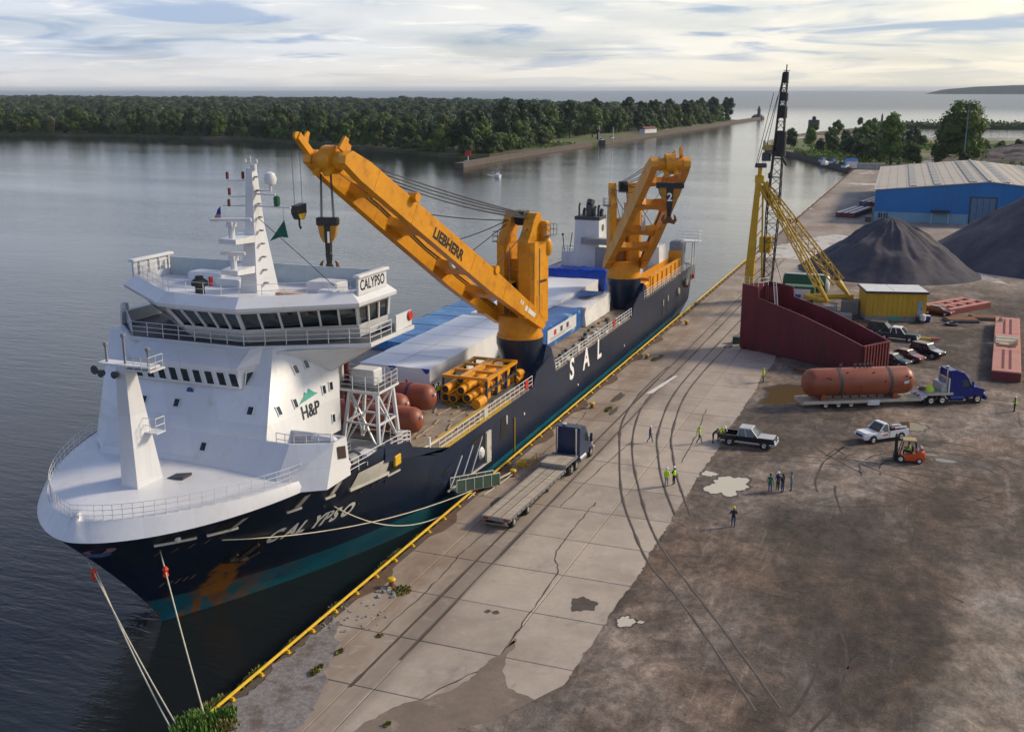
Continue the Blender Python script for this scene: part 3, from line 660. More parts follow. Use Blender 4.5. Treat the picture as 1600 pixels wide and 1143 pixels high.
def weeds(cx, cy, n, rx, ry, h, mat, seed, name='weeds', z=0.0):
    r2 = random.Random(seed); mb = MB()
    for i in range(n):
        a = r2.uniform(0, 6.28); d = r2.random() ** .75; x, y = cx + rx * d * math.cos(a), cy + ry * d * math.sin(a)
        hh = h * r2.uniform(.4, 1) * (1.1 - .6 * d); an = r2.uniform(0, 6.28); le = r2.uniform(.1, .5) * hh; ww = .035 + .06 * r2.random()
        dx, dy = math.cos(an), math.sin(an)
        mb.add([(x - dy * ww, y + dx * ww, z), (x + dy * ww, y - dx * ww, z), (x + dx * le * .5 + dy * ww, y + dy * le * .5 - dx * ww, z + hh * .6), (x + dx * le, y + dy * le, z + hh), (x + dx * le * .5 - dy * ww, y + dy * le * .5 + dx * ww, z + hh * .6)], [(0, 1, 2, 4), (4, 2, 3)])
    return mb.build(name, mat, kind='stuff')
WEEDG = pm('fresh_weeds', (0.10, 0.20, 0.022), 0.7, var=0.3, scale=2, island=0.45)
weeds(0.1, 44.6, 900, 1.5, 1.7, 1.0, WEEDG, 1); weeds(1.4, 44.9, 200, .9, 1.2, .7, WEED, 33); weeds(-0.6, 46.4, 900, 0.7, 2.2, 0.9, WEED, 2, z=-.5); weeds(0.8, 46.0, 500, 0.6, .9, 0.6, WEEDG, 22)
for k, (cx, cy, n, rx, ry, h) in enumerate(((-.35, 50.5, 380, .35, 1.8, .6), (-.35, 55, 300, .3, 1.6, .5), (-.35, 60.6, 220, .3, 1.2, .5), (-.35, 69, 420, .35, 2.6, .7), (-.3, 73.5, 200, .3, 1.4, .5), (2.9, 64.3, 420, .7, .9, .25),
                                          (3.0, 52.4, 160, .25, .8, .35), (3.2, 55.0, 80, .2, .5, .25), (3.9, 113.9, 260, .35, 1.2, .22), (8.9, 45.6, 70, .4, .4, .3), (3.0, 138.7, 180, .35, 1.1, .2), (9.9, 48.7, 50, .15, .3, .3), (4.6, 57.8, 60, .2, .3, .25))):
    weeds(cx, cy, n, rx, ry, h, WEED, 40 + k, z=-.25 if cx < 0 else 0.0)

# ------------------------------------------------------------------ far shores
FARG = pm('shore_ground', (0.075, 0.085, 0.035), 0.95, var=0.3, scale=0.03, c2=(0.15, 0.12, 0.075), c2s=0.02)
pen = [(-3200, 640), (-1100, 690), (-692, 705), (-576, 722), (-440, 702), (-357, 654), (-283, 606), (-215, 560), (-200, 575), (-187, 640), (-186, 790), (-186, 930), (-190, 1282), (-190, 1330), (-250, 1420), (-330, 1500), (-520, 1760), (-900, 2150), (-1500, 2400), (-3200, 2700)]
mb = MB(); mb.prism(pen, -3.0, 0.02); mb.build('peninsula', FARG, org=(0, 0, 0), kind='structure')
mb = MB(); mb.add([(x, y, .04) for x, y in [(-188, 690), (-188, 900), (-191, 1250), (-206, 1250), (-215, 1000), (-262, 905), (-262, 740), (-215, 700)]], [tuple(range(8))])
mb.build('mown_lawn', GRASS, org=(0, 0, 0), kind='structure')
PIERM = pm('pier_stone', (0.115, 0.092, 0.08), 0.9, var=0.2, scale=0.4, c2=(0.06, 0.052, 0.05), c2s=0.5)
pier = thing('pier', 'long low stone pier running out from the wooded point into the river', 'pier', (-186, 560, -2))
def wall_line(pts, w, z0, z1, mat, name, parent):
    P = [Vector((x, y, 0)) for x, y in pts]; mb = MB(); L = []; Q = []
    for i, p in enumerate(P):
        d = (P[min(i + 1, len(P) - 1)] - P[max(i - 1, 0)]).normalized(); n = Vector((d.y, -d.x, 0)) * (w / 2)
        L.append(p - n); Q.append(p + n)
    mb.loft([[(a.x, a.y, z0), (b.x, b.y, z0), (b.x, b.y, z1), (a.x, a.y, z1)] for a, b in zip(L, Q)])
    return mb.build(name, mat, parent)
wall_line([(-182, 492), (-184, 520), (-186, 590), (-186.5, 720)], 4.5, -3, 0.35, PIERM, 'stone_wall', pier)
wall_line([(-184, 742), (-184.5, 930), (-186, 1130), (-185, 1300), (-185, 1470)], 4.5, -3, 0.9, PIERM, 'stone_wall', pier)
MB().lathe([(9, -3), (8, 1.2), (5, 3.6), (2, 4.2)], c=(-188, 1455, 0), n=9).build('rock_head', PIERM, pier)
def lighthouse(x, y, h, r, label, mat):
    t = thing('light_tower', label, 'light tower', (x, y, 0), 0)
    MB().lathe([(r, 0), (r * .75, h * .62)], n=10).build('tower', mat, t, local=True, smooth=True)
    MB().lathe([(r * 1.1, h * .62), (r * 1.1, h * .68), (r * .55, h * .68), (r * .55, h * .86), (r * .7, h * .86), (.1, h)], n=10).build('lantern', DGREY, t, local=True)
lighthouse(-184.5, 1440, 15, 2.6, 'dark light tower on the tip of the wooded point', NAVY)
lighthouse(-29.1, 1323, 9, 1.4, 'slim dark light at the end of the right-hand breakwater', DGREY)
p2 = thing('breakwater', 'straight stone breakwater running from the park shore out to the lake', 'breakwater', (-60, 910, -2))
wall_line([(-72, 880), (-62, 935), (-48, 1010), (-34, 1075), (-31, 1180)], 8, -3, 0.8, PIERM, 'stone_wall', p2)
wall_line([(-33, 1180), (-31, 1330)], 5, -3, 0.4, PIERM, 'stone_wall', p2)
spit = MB().prism([(-36, 1165), (0, 1172), (60, 1185), (200, 1205), (900, 1240), (900, 1290), (200, 1250), (60, 1232), (-30, 1215)], -3, 0.6).build('spit', FARG, org=(0, 0, 0), kind='structure')
hl = MB()
pr = [(-700, -2), (-560, 34), (-300, 58), (0, 70), (400, 74), (1500, 80), (3600, 84), (3600, -4), (-700, -4)]
hl.ext([(x, z) for x, z in pr], (560, 10200, 0), (1, 0, 0), (0, 0, 1), (300, 2200, 0))
hl.build('headland', FARG, org=(0, 10300, 0), kind='structure')
MB().add([(x, y, .012) for x, y in [(-8, 552), (-20, 591), (-43, 653), (-61, 690), (-74, 780), (-60, 850), (300, 870), (300, 690), (60, 640), (24, 590), (6, 545)]], [tuple(range(11))]).build('park_grass', GRASS, org=(0, 0, 0), kind='structure')
MB().add([(x, y, .10) for x, y in [(25, 545), (29, 545), (33, 600), (42, 690), (38, 690), (29, 600)]], [tuple(range(6))]).build('park_road', CONCB, org=(0, 0, 0), kind='structure')

# ------------------------------------------------------------------ the air over the lake
hz_m = bpy.data.materials.new('haze'); hz_m.use_nodes = True; ht = hz_m.node_tree; ht.nodes.clear()
pv = ht.nodes.new('ShaderNodeVolumePrincipled'); pv.inputs['Color'].default_value = (0.74, 0.84, 0.96, 1); pv.inputs['Density'].default_value = 0.00004; pv.inputs['Anisotropy'].default_value = 0.0
ho_ = ht.nodes.new('ShaderNodeOutputMaterial'); ht.links.new(pv.outputs[0], ho_.inputs['Volume'])
hzb = MB().box(-40500, 40500, -3500, 40500, -5.6, 92).build('haze', hz_m, org=(0, 0, -5.6), kind='stuff')
# ------------------------------------------------------------------ trees
def crown_mb(seed, h, rad, lobes, leaves, ls, z0=0.18, core=True, squash=1.0):
    """leaf clumps spread over a cluster of lobes, with a loose core that shows through the gaps"""
    r2 = random.Random(seed); mb = MB(); L = []
    for i in range(lobes):
        t = (i + .5) / lobes; zc = h * lerp(z0 + .12, .86, t ** .9); k = math.sin(math.pi * min(1, .22 + .70 * t)) ** .7
        a = i * 2.4 + r2.uniform(-.5, .5); d = rad * .62 * k * r2.uniform(.5, 1.0)
        L.append((Vector((d * math.cos(a), d * math.sin(a), zc)), rad * r2.uniform(.36, .56) * (1.05 - .35 * t)))
    for i in range(leaves):
        c, q = L[r2.randrange(lobes)]
        n = Vector((r2.gauss(0, 1), r2.gauss(0, 1), r2.gauss(.25, .9))).normalized()
        p = c + Vector((n.x, n.y, n.z * squash)) * q * r2.uniform(.72, 1.12)
        if p.z < h * z0 * .8: continue
        m = (n + Vector((r2.uniform(-.7, .7), r2.uniform(-.7, .7), r2.uniform(-.3, .8)))).normalized()
        u = m.cross(Vector((r2.uniform(-1, 1), r2.uniform(-1, 1), .3))).normalized(); v = m.cross(u); s = ls * r2.uniform(.6, 1.25)
        mb.add([p - u * s - v * s * .5, p + u * s * .2 - v * s * .8, p + u * s + v * s * .3, p - u * s * .3 + v * s * .8], [(0, 1, 2, 3)])
    if core:
        for c, q in L:
            rings = []
            for a, b in ((-.75, .25), (-.3, .72), (.25, .74), (.72, .3)):
                rings.append([c + Vector((math.cos(k * 1.047) * b * q * .98, math.sin(k * 1.047) * b * q * .98, a * q * squash)) for k in range(6)])
            mb.loft(rings)
    return mb
def trunk_mb(seed, h, r):
    r2 = random.Random(seed); mb = MB()
    mb.path([(0, 0, 0), (.1 * r2.random(), .1, h * .22), (.3 * r2.uniform(-1, 1), .2, h * .45), (.4 * r2.uniform(-1, 1), 0, h * .7)], [r, r * .75, r * .5, r * .15], 7)
    for i in range(5):
        a = i * 1.26 + r2.random(); z = h * r2.uniform(.2, .42)
        mb.path([(0, 0, z), (math.cos(a) * h * .1, math.sin(a) * h * .1, z + h * .12), (math.cos(a) * h * .18, math.sin(a) * h * .18, z + h * .3)], [r * .4, r * .28, r * .08], 5)
    return mb
PROTO = {}
def proto(key, seed, h, rad, lobes, leaves, ls, mat, z0=.18, squash=1.0):
    me = crown_mb(seed, h, rad, lobes, leaves, ls, z0, True, squash); tk = trunk_mb(seed, h, h * .02)
    def mk(mb, n, m):
        d = bpy.data.meshes.new(n); d.from_pydata([tuple(v) for v in mb.v], [], mb.f); d.materials.append(m); d.update(); return d
    PROTO[key] = (mk(me, 'crown', mat), mk(tk, 'trunk', BARK), h)
proto('a', 1, 18, 6.6, 9, 900, .62, LEAF); proto('b', 2, 20, 6.0, 10, 900, .62, LEAFD); proto('c', 3, 16, 7.0, 9, 900, .60, LEAF); proto('d', 4, 21, 5.4, 10, 850, .6, LEAFD, .14)
proto('e', 14, 19, 7.4, 6, 900, .66, LEAF, .10); proto('f', 15, 15, 6.0, 5, 760, .66, LEAFB, .12); proto('g', 16, 22, 5.6, 7, 860, .64, LEAFD, .22)
proto('bush', 5, 8, 4.6, 7, 520, .5, LEAF, .03, .8); proto('willow', 6, 9, 5.2, 8, 620, .5, LEAFB, .03, .85)
proto('big', 8, 24, 10.0, 15, 2600, .55, LEAFB, .08); proto('big2', 9, 21, 6.4, 12, 1900, .5, LEAFB, .06); proto('round', 10, 11, 4.4, 8, 1000, .42, LEAFD, .06); proto('mid', 12, 11, 5.2, 8, 1000, .45, LEAF, .05)
def tree(name, kind, x, y, s, label, group, z=0.0, r2=rnd):
    cm, tm, h = PROTO[kind]
    t = thing(name, label, 'tree', (x, y, z), r2.uniform(0, 6.28), group)
    sx = s * r2.uniform(.88, 1.14)
    t.scale = (sx, sx * r2.uniform(.9, 1.1), s)
    for n, m in (('crown', cm), ('trunk', tm)):
        o = bpy.data.objects.new(n, m); col.objects.link(o); o.parent = t
    return t
def inside(x, y, poly):
    c = False; j = len(poly) - 1
    for i in range(len(poly)):
        (xi, yi), (xj, yj) = poly[i], poly[j]
        if (yi > y) != (yj > y) and x < (xj - xi) * (y - yi) / (yj - yi) + xi: c = not c
        j = i
    return c
# front band of the wooded point
shore = [Vector((x, y, 0)) for x, y in [(-770, 702), (-692, 705), (-576, 722), (-440, 702), (-357, 654), (-283, 606), (-228, 566)]]
r3 = random.Random(21); cnt = 0; placed = []
LB_F = 'dark green broadleaf tree in the wood along the far river bank'
LB_S = 'low bushy tree at the water line under the far wood'
for a, b in zip(shore, shore[1:]):
    L = (b - a).length; n = max(1, round(L / 12.5)); d = (b - a).normalized(); nn = Vector((-d.y, d.x, 0))
    for i in range(n):
        p = a + d * (L * (i + .5) / n)
        q = p + d * r3.uniform(-3, 3) + nn * r3.uniform(3.5, 6)
        tree('bushy_tree', r3.choice(('bush', 'willow', 'bush')), q.x, q.y, r3.uniform(.75, 1.15), LB_S, 'bushy trees at the water line', 0, r3)
        for row in range(3):
            q = p + d * r3.uniform(-4, 4) + nn * (11 + 12 * row + r3.uniform(-3, 3)); placed.append((q.x, q.y))
            tree('broadleaf_tree', r3.choice('abcdefgef'), q.x, q.y, r3.uniform(.62, 1.28) * (.92 + .05 * row), LB_F, 'broadleaf trees of the far wood', 0, r3); cnt += 1
# taller trees standing round the lawn and along the channel
LB_P = 'tall broadleaf tree standing beyond the lawn on the wooded point'
spots = []
for i in range(16): spots.append((-220 + r3.uniform(-9, 8), 572 + i * 8.5 + r3.uniform(-3, 3)))
for i in range(52):
    y = 705 + i * 11.4; x = -244 - 5 * math.sin(i) if y < 905 else -212 if y < 1050 else -205
    spots.append((x + r3.uniform(-7, 6), y + r3.uniform(-4, 4)))
for i in range(9): spots.append((r3.uniform(-232, -208), r3.uniform(770, 1000)))
for x, y in spots:
    tree('channel_tree', r3.choice('abcdefg'), x, y, r3.uniform(1.05, 1.5), LB_P, 'trees round the lawn on the point', 0, r3)
for i in range(26): tree('bushy_tree', r3.choice(('bush', 'willow', 'bush')), -206 + r3.uniform(-9, 7), 566 + i * 4.9 + r3.uniform(-2, 2), r3.uniform(.8, 1.35), 'bushy tree in the thicket beside the long pier', 'bushy trees beside the pier', 0, r3)
for i in range(44):
    y = 700 + i * 13.4
    tree('bushy_tree', r3.choice(('bush', 'willow', 'bush')), (-230 if y < 905 else -201) + r3.uniform(-6, 6), y + r3.uniform(-4, 4), r3.uniform(.8, 1.4), 'bushy tree in the undergrowth between the tall trees of the point', 'undergrowth of the point', 0, r3)
tree('point_tree', 'b', -199, 1298, 1.45, 'last tall tree at the lake end of the wooded point', None, 0, r3)
# the rest of the wood is one mass
def woodland():
    mb = MB(); r2 = random.Random(5); y = 700.0
    while y < 2650:
        st = 13 + (y - 700) * .009; x = -2700 + r2.uniform(0, st)
        while x < -205:
            px, py = x + r2.uniform(-.3, .3) * st, y + r2.uniform(-.3, .3) * st
            x += st * r2.uniform(.8, 1.3)
            if not inside(px, py, pen): continue
            # only the wedge the picture can see
            dx, dy = px - 36.4, py; ang = math.degrees(math.atan2(-dx, dy))
            if ang > 21.2 + 29 or px > -230 and py < 1290: continue
            if py < 770 and any((px - a) ** 2 + (py - b) ** 2 < 60 for a, b in placed): continue
            if 690 < py < 910 and px > -252: continue
            if py > 1150 and px > -232: continue
            h = r2.uniform(12, 19) * (1 + .30 * noise.noise((px * .012, py * .012, 0)) + .15 * noise.noise((px * .04, py * .04, 5))); rad = st * r2.uniform(.42, .66); n = int(70 if py < 1100 else 46); ls = 1.1 + (py - 700) * .0011
            c = Vector((px, py, h * .62)); tw = r2.uniform(.75, 1.0)
            for k in range(n):
                nv = Vector((r2.gauss(0, 1), r2.gauss(-.25, 1), r2.gauss(.45, .8))).normalized()
                p = c + Vector((nv.x * rad, nv.y * rad, nv.z * h * .38)) * r2.uniform(.8, 1.1)
                u = nv.cross(Vector((r2.uniform(-1, 1), r2.uniform(-1, 1), r2.uniform(-1, 1)))).normalized(); v = nv.cross(u); s = ls * r2.uniform(.6, 1.2)
                mb.add([p - u * s, p - v * s, p + u * s, p + v * s], [(0, 1, 2, 3)])
            mb.loft([[c + Vector((math.cos(k * 1.257) * b * rad, math.sin(k * 1.257) * b * rad, a * h * .38)) for k in range(5)] for a, b in ((-1.4, .5), (-.3, .85), (.4, .75), (.8, .3))])
        y += st
    return mb.build('far_woodland', LEAFM, org=(0, 0, 0), kind='stuff')
woodland()
# ------------------------------------------------------------------ park on the right
def pk(name, kind, x, y, s, label, group=None): tree(name, kind, x, y, s, label, group, 0, r3)
pk('broadleaf_tree', 'big', 45.0, 572, 1.3, 'largest tree in the park, broad bright green crown behind the blue shed roof')
pk('broadleaf_tree', 'big2', 13.9, 560, 1.22, 'tall bright green tree at the head of the basin, left of the park road')
pk('broadleaf_tree', 'round', -50.5, 700, 1.15, 'round tree alone on the grass at the corner of the basin')
LP = 'round green tree in the row along the park shore'
for x, y, s, k in ((-29, 660, .75, 'round'), (-21, 650, .95, 'mid'), (-12, 640, .8, 'mid'), (-3, 622, .95, 'mid'), (-1, 602, .8, 'round'), (3, 588, 1.0, 'mid'), (8, 580, .9, 'mid'), (20, 590, .9, 'mid'), (22, 604, 1.05, 'mid'), (-8, 662, .95, 'round'), (2, 668, .9, 'mid')):
    pk('park_tree', k, x, y, s, LP, 'trees along the park shore')
pk('park_tree', 'round', 17.5, 730, 1.05, 'dark domed tree beyond the park road, right of the tall bright tree')
pk('park_tree', 'round', 2.5, 735, 1.1, 'dark domed tree standing above the park row, left of the tall bright tree')
pk('park_tree', 'mid', 24.0, 568, .9, 'bushy tree just left of the park road')
pk('park_tree', 'mid', 36.0, 574, .85, 'bushy tree just right of the park road under the largest tree')
pk('park_tree', 'mid', 47.0, 547, .75, 'small pale tree in front of the largest park tree')
LQ = 'broad green tree in the belt behind the park row'
for i in range(34):
    x, y = r3.uniform(-40, 60), r3.uniform(690, 850)
    if abs(x - 17) < 6 and y < 760: continue
    pk('park_tree', r3.choice(('mid', 'round', 'f', 'mid')), x, y, r3.uniform(.75, 1.15), LQ, 'trees in the belt behind the park row')
for i in range(30):
    x, y = r3.uniform(-26, 24), r3.uniform(590, 690)
    if y < 560 - x * 3.2: continue
    pk('park_tree', r3.choice(('mid', 'round', 'mid')), x, y, r3.uniform(.7, 1.05), LP, 'trees along the park shore')
LR = 'low tree in the clump on the right edge behind the gravel mound'
for x, y, s in ((58, 640, .9), (66, 650, .8), (76, 672, .8), (88, 690, .85), (100, 690, .8), (54, 610, 1.0), (38, 610, 1.1), (34, 625, .8), (110, 700, .9), (122, 720, .9)):
    pk('park_tree', r3.choice(('mid', 'round')), x, y, s, LR, 'low trees behind the gravel mound')
for x, y, s in ((-43, 1186, .75), (-30, 1192, .7)):
    pk('park_tree', 'mid', x, y, s, 'rounded tree on the neck where the breakwater meets the spit', 'trees on the neck of the spit')
# hedge-like cover on the spit and the basin bank
def cover(name, x0, x1, y0, y1, n, h, ls, mat, seed, fn=None):
    r2 = random.Random(seed); mb = MB()
    for i in range(n):
        x = r2.uniform(x0, x1); y = fn(x) + r2.uniform(y0, y1) if fn else r2.uniform(y0, y1); z = h * abs(r2.gauss(.3, .35)); m = Vector((r2.gauss(0, 1), r2.gauss(-.3, 1), r2.gauss(.5, 1))).normalized()
        u = m.cross(Vector((r2.uniform(-1, 1), r2.uniform(-1, 1), .3))).normalized(); v = m.cross(u); p = Vector((x, y, .1 + z))
        mb.add([p - u * ls, p - v * ls, p + u * ls, p + v * ls], [(0, 1, 2, 3)])
    return mb.build(name, mat, kind='stuff')
cover('spit_scrub', -34, 420, 2, 34, 5200, 4.2, 1.2, LEAFD, 3, lambda x: 1168 + max(0, x) * .2)
cover('bank_scrub', -42, -4, -3, 14, 1500, 2.2, .55, LEAF, 4, lambda x: 548 - (x + 7) * 2.85)
cover('lawn_scrub', -215, -190, 640, 700, 500, 2.0, .7, LEAFB, 6)

def park_cover():
    r2 = random.Random(77); mb = MB()
    for i in range(9000):
        x, y = r2.uniform(-46, 110), r2.uniform(560, 760)
        if y < 556 + max(0, -x) * 2.6 or (24 < x < 42 and y < 700) or (x < -34 and y < 700): continue
        if noise.noise((x * .06, y * .04, 3)) < -.15: continue
        z = abs(r2.gauss(.8, 1.1)); m = Vector((r2.gauss(0, 1), r2.gauss(-.3, 1), r2.gauss(.5, 1))).normalized(); u = m.cross(Vector((r2.uniform(-1, 1), r2.uniform(-1, 1), .3))).normalized(); v = m.cross(u); p = Vector((x, y, .1 + z)); ls = r2.uniform(.5, 1.0)
        mb.add([p - u * ls, p - v * ls, p + u * ls, p + v * ls], [(0, 1, 2, 3)])
    mb.build('park_undergrowth', LEAFB, kind='stuff')
park_cover()
# ------------------------------------------------------------------ the ship
XC, HB = -12.85, 11.6
ship = thing('cargo_ship', 'heavy-lift cargo ship with dark blue hull and white bridge moored along the quay', 'cargo ship', (XC, 116, -2))
def kn(s): return 49.41 + 21.18 * s, HB * max(0, 1 - (1 - s) ** 2.075) ** (1 / 1.674), 7.32 + 1.44 * s
def wl(s): return 57.4 + 35 * s, HB * max(0, 1 - (1 - s) ** 1.65) ** (1 / 1.08), -2.0
def hp(s, t):
    yk, bk, zk = kn(s); yw, bw, zw = wl(s); f, g = max(0, t) ** 1.35, max(0, t) ** 1.15
    return yw + (yk - yw) * g, bw + (bk - bw) * f, zw + (zk - zw) * t
def hull_x(Y, z, off=0.0):
    lo, hi = 0.0, 1.0
    for _ in range(40):
        s = (lo + hi) / 2; zk = kn(s)[2]; t = min(1, max(0, (z + 2) / (zk + 2)))
        if hp(s, t)[0] < Y: lo = s
        else: hi = s
    t = min(1, max(0, (z + 2) / (kn(s)[2] + 2)))
    return XC + (hp(s, t)[1] if s < .9999 else HB) + off
def hull_mat():
    m = pm('hull_blue', (0.0075, 0.019, 0.050), 0.36, var=0.25, scale=0.25, c2=(0.020, 0.030, 0.050), c2s=0.35, c2t=(0.5, 0.75), stretch=(1, 1, .4), bump=.04, bscale=.8)
    t = m.node_tree; b = t.nodes['Principled BSDF']; src = b.inputs['Base Color'].links[0].from_socket
    g = t.nodes.new('ShaderNodeTexCoord'); s = t.nodes.new('ShaderNodeSeparateXYZ'); t.links.new(g.outputs['Object'], s.inputs[0])
    def nz(sc_, d=5, r=.6, st=(1, 1, 1), off=(0, 0, 0)):
        mp = t.nodes.new('ShaderNodeMapping'); mp.inputs['Scale'].default_value = st; mp.inputs['Location'].default_value = off; t.links.new(g.outputs['Object'], mp.inputs[0])
        n = t.nodes.new('ShaderNodeTexNoise'); n.inputs['Scale'].default_value = sc_; n.inputs['Detail'].default_value = d; n.inputs['Roughness'].default_value = r; t.links.new(mp.outputs[0], n.inputs[0]); return n.outputs[0]
    z = s.outputs[2]; y = s.outputs[1]                      # metres above the water, metres from midships
    line = smooth(t, y, -62, -46, 2.25, 1.95)
    below = mth(t, 'LESS_THAN', z, line)
    teal = mixc(t, smooth(t, nz(.35, 5, .6, (1, .5, 2)), .35, .65), (0.006, 0.095, 0.150), (0.009, 0.135, 0.190))
    teal = mixc(t, smooth(t, nz(.5, 6, .7, (1, .6, 1.5), (4, 2, 1)), .50, .62, 0, .6), teal, (0.035, 0.11, 0.085))
    c = mixc(t, below, src, teal)
    bow = smooth(t, y, -48, -58)
    rust = mth(t, 'MULTIPLY', mth(t, 'MULTIPLY', smooth(t, nz(.55, 6, .68, (1, 1, .7), (9, 1, 3)), .45, .56), bow), smooth(t, z, 3.0, 1.4))
    c = mixc(t, rust, c, (0.23, 0.075, 0.012))
    # the scrubbed rusty chute below the anchor
    dy = mth(t, 'ABSOLUTE', mth(t, 'ADD', y, mth(t, 'ADD', 55.7, mth(t, 'MULTIPLY', z, 0.10))))
    pt = mth(t, 'MULTIPLY', smooth(t, mth(t, 'ADD', dy, mth(t, 'MULTIPLY', nz(1.1, 7, .7), 3.0)), 2.9, 2.3), mth(t, 'MULTIPLY', smooth(t, z, 4.9, 4.6), smooth(t, z, 1.0, 1.6)))
    c = mixc(t, mth(t, 'MULTIPLY', pt, smooth(t, nz(1.6, 6, .75), .36, .52)), c, (0.34, 0.125, 0.018))
    streak = mth(t, 'MULTIPLY', smooth(t, nz(1.6, 4, .6, (1, 1, .12), (2, 2, 2)), .62, .74), .35)
    c = mixc(t, streak, c, (0.045, 0.040, 0.042))
    t.links.new(c, b.inputs['Base Color']); return m
HULLM = hull_mat(); add_seams(HULLM, 'y', 7.5, 2.4, .70, .22)
NS, NT = 30, 14
ss = [(i / NS) ** 1.9 for i in range(NS + 1)]
aft_top = [(73, 7.75), (76, 6.75), (79, 5.75), (82, 4.88), (86, 4.87), (92, 4.85), (104, 4.8), (130, 4.7), (147.8, 4.65), (148.6, 5.85), (170, 5.85), (184.2, 5.9), (185.8, 5.9)]
aft_wl = [93.3, 94.5, 95.6, 97, 99.5, 104, 110, 130, 147.8, 148.6, 168, 180, 181.5]
def ring(t):
    port = []
    for s in ss:
        y, b, z = hp(s, t)
        if t < 0: y, b, z = wl(s)[0] + (-t) * 2, wl(s)[1] * .9, -2 + t * 8
        port.append((b, y, z))
    for (yt, zt), yw in zip(aft_top, aft_wl):
        tt = max(0, t); z = -2 + (zt + 2) * tt if t >= 0 else -2 + t * 8
        b = HB if yt < 184 else HB - (0.5 if yt < 185 else 1.5)
        if t < .3 and yt > 150: b -= (0.3 - max(t, 0)) * (yt - 150) * .10
        port.append((b, lerp(yw, yt, min(1, tt ** 1.15 if yt < 148 else tt ** .7)), z))
    return [(XC + b, y, z) for b, y, z in reversed(port)] + [(XC - b, y, z) for b, y, z in port[1:]]
mb = MB(); mb.loft([ring(t) for t in [-.25] + [i / NT for i in range(NT + 1)]], cap=False)
hull = mb.build('hull', HULLM, ship, smooth=True)
# white bulwark and whaleback
def ridge(s):
    y, b, z = kn(s); h = lerp(1.15, .55, min(1, s / .75)); k = lerp(.62, .12, min(1, s / .75))
    return y + k * (1 - s) ** 2 * 1.1, max(0, b - k * (1 if s > .004 else 0)), z + h
sb = [s for s in ss if kn(s)[0] < 66]
lo_ = [(XC + kn(s)[1] + .03, kn(s)[0] - .03, kn(s)[2]) for s in reversed(sb)] + [(XC - kn(s)[1] - .03, kn(s)[0] - .03, kn(s)[2]) for s in sb[1:]]
hi_ = [(XC + ridge(s)[1], ridge(s)[0], ridge(s)[2]) for s in reversed(sb)] + [(XC - ridge(s)[1], ridge(s)[0], ridge(s)[2]) for s in sb[1:]]
mid_ = [tuple(lerp(a[k], b[k], .5) + (0.10 * ((a[0] - XC) / 11) if k == 0 else 0) for k in range(3)) for a, b in zip(lo_, hi_)]
MB().loft([lo_, mid_, hi_], cap=False, closed=False).build('bulwark', WHITE, ship, smooth='all')
mb = MB(); rows = []
for s in sb:
    y, b, z = ridge(s); b -= .01
    rows.append([(XC + b * u, y + .45 * (1 - abs(u)) * (1 - s) ** 3, z - .06 + .48 * (1 - abs(u) ** 1.8)) for u in (1, .93, .8, .6, .4, .2, 0, -.2, -.4, -.6, -.8, -.93, -1)])
mb.loft(rows, cap=False, closed=False)
mb.build('forecastle_deck', WHITE, ship, smooth='all')
rp = [Vector(p) for p in hi_]
fine = [rp[0]]
for p in rp[1:]:
    if (p - fine[-1]).length > .55: fine.append(p)
rp2 = [Vector((XC + (p.x - XC) * .97, p.y + .15, p.z - .03)) for p in fine]
rail_line(rp2, 1.05, 1.9, 3, .022, .022).build('bow_railing', WHITE2, ship)
# aft decks
def deck_plan(ya, yb, z, g=.22):
    ys = [lerp(ya, yb, k / 6) for k in range(7)]; h = [min(hull_x(y, z) - XC - g, 11.42) for y in ys]
    return [(XC + b, y) for b, y in zip(h, ys)] + [(XC - b, y) for b, y in reversed(list(zip(h, ys)))]
MB().prism(deck_plan(64.9, 75.2, 6.9), 6.9, 7.15).build('well_deck', DECKG, ship)
MB().box(XC - 10.8, XC + 10.8, 75.0, 75.2, 4.5, 7.15).build('well_bulkhead', WHITE2, ship)
MB().prism(deck_plan(75.2, 92, 3.3, .06) [:7] + [(XC + 11.42, 148.3), (XC - 11.42, 148.3)] + deck_plan(75.2, 92, 3.3, .06)[7:], 3.2, 4.62).build('main_deck', DECKW, ship)
MB().box(XC - 11.4, XC + 11.4, 148.3, 185.0, 3.5, 5.72).build('aft_deck', DECKG, ship)
# ---- lettering on the hull
WL = pm('letter_white', (0.86, 0.86, 0.84), 0.5, var=0.06, c2=(.4, .36, .3), c2s=1.5, c2t=(.62, .8))
for ch, y0 in zip('CALYPSO', (61.15, 62.50, 63.52, 64.72, 65.60, 66.45, 67.40)):
    lettering('hull_letter', ch, 1.66, (0, 0, 0), (0, 1, 0), (0, 0, 1), WL, hull, .075, 1, 0, .84, fn=lambda a, b, y0=y0: (hull_x(y0 + a, 3.42 + b, .08), y0 + a, 3.42 + b))
for ch, y0 in zip('SAL', (115.4, 120.6, 126.3)):
    lettering('hull_letter', ch, 3.45, (XC + HB + .02, y0, 2.55), (0, 1, 0), (0, 0, 1), WL, hull, .10, sx=1.05)
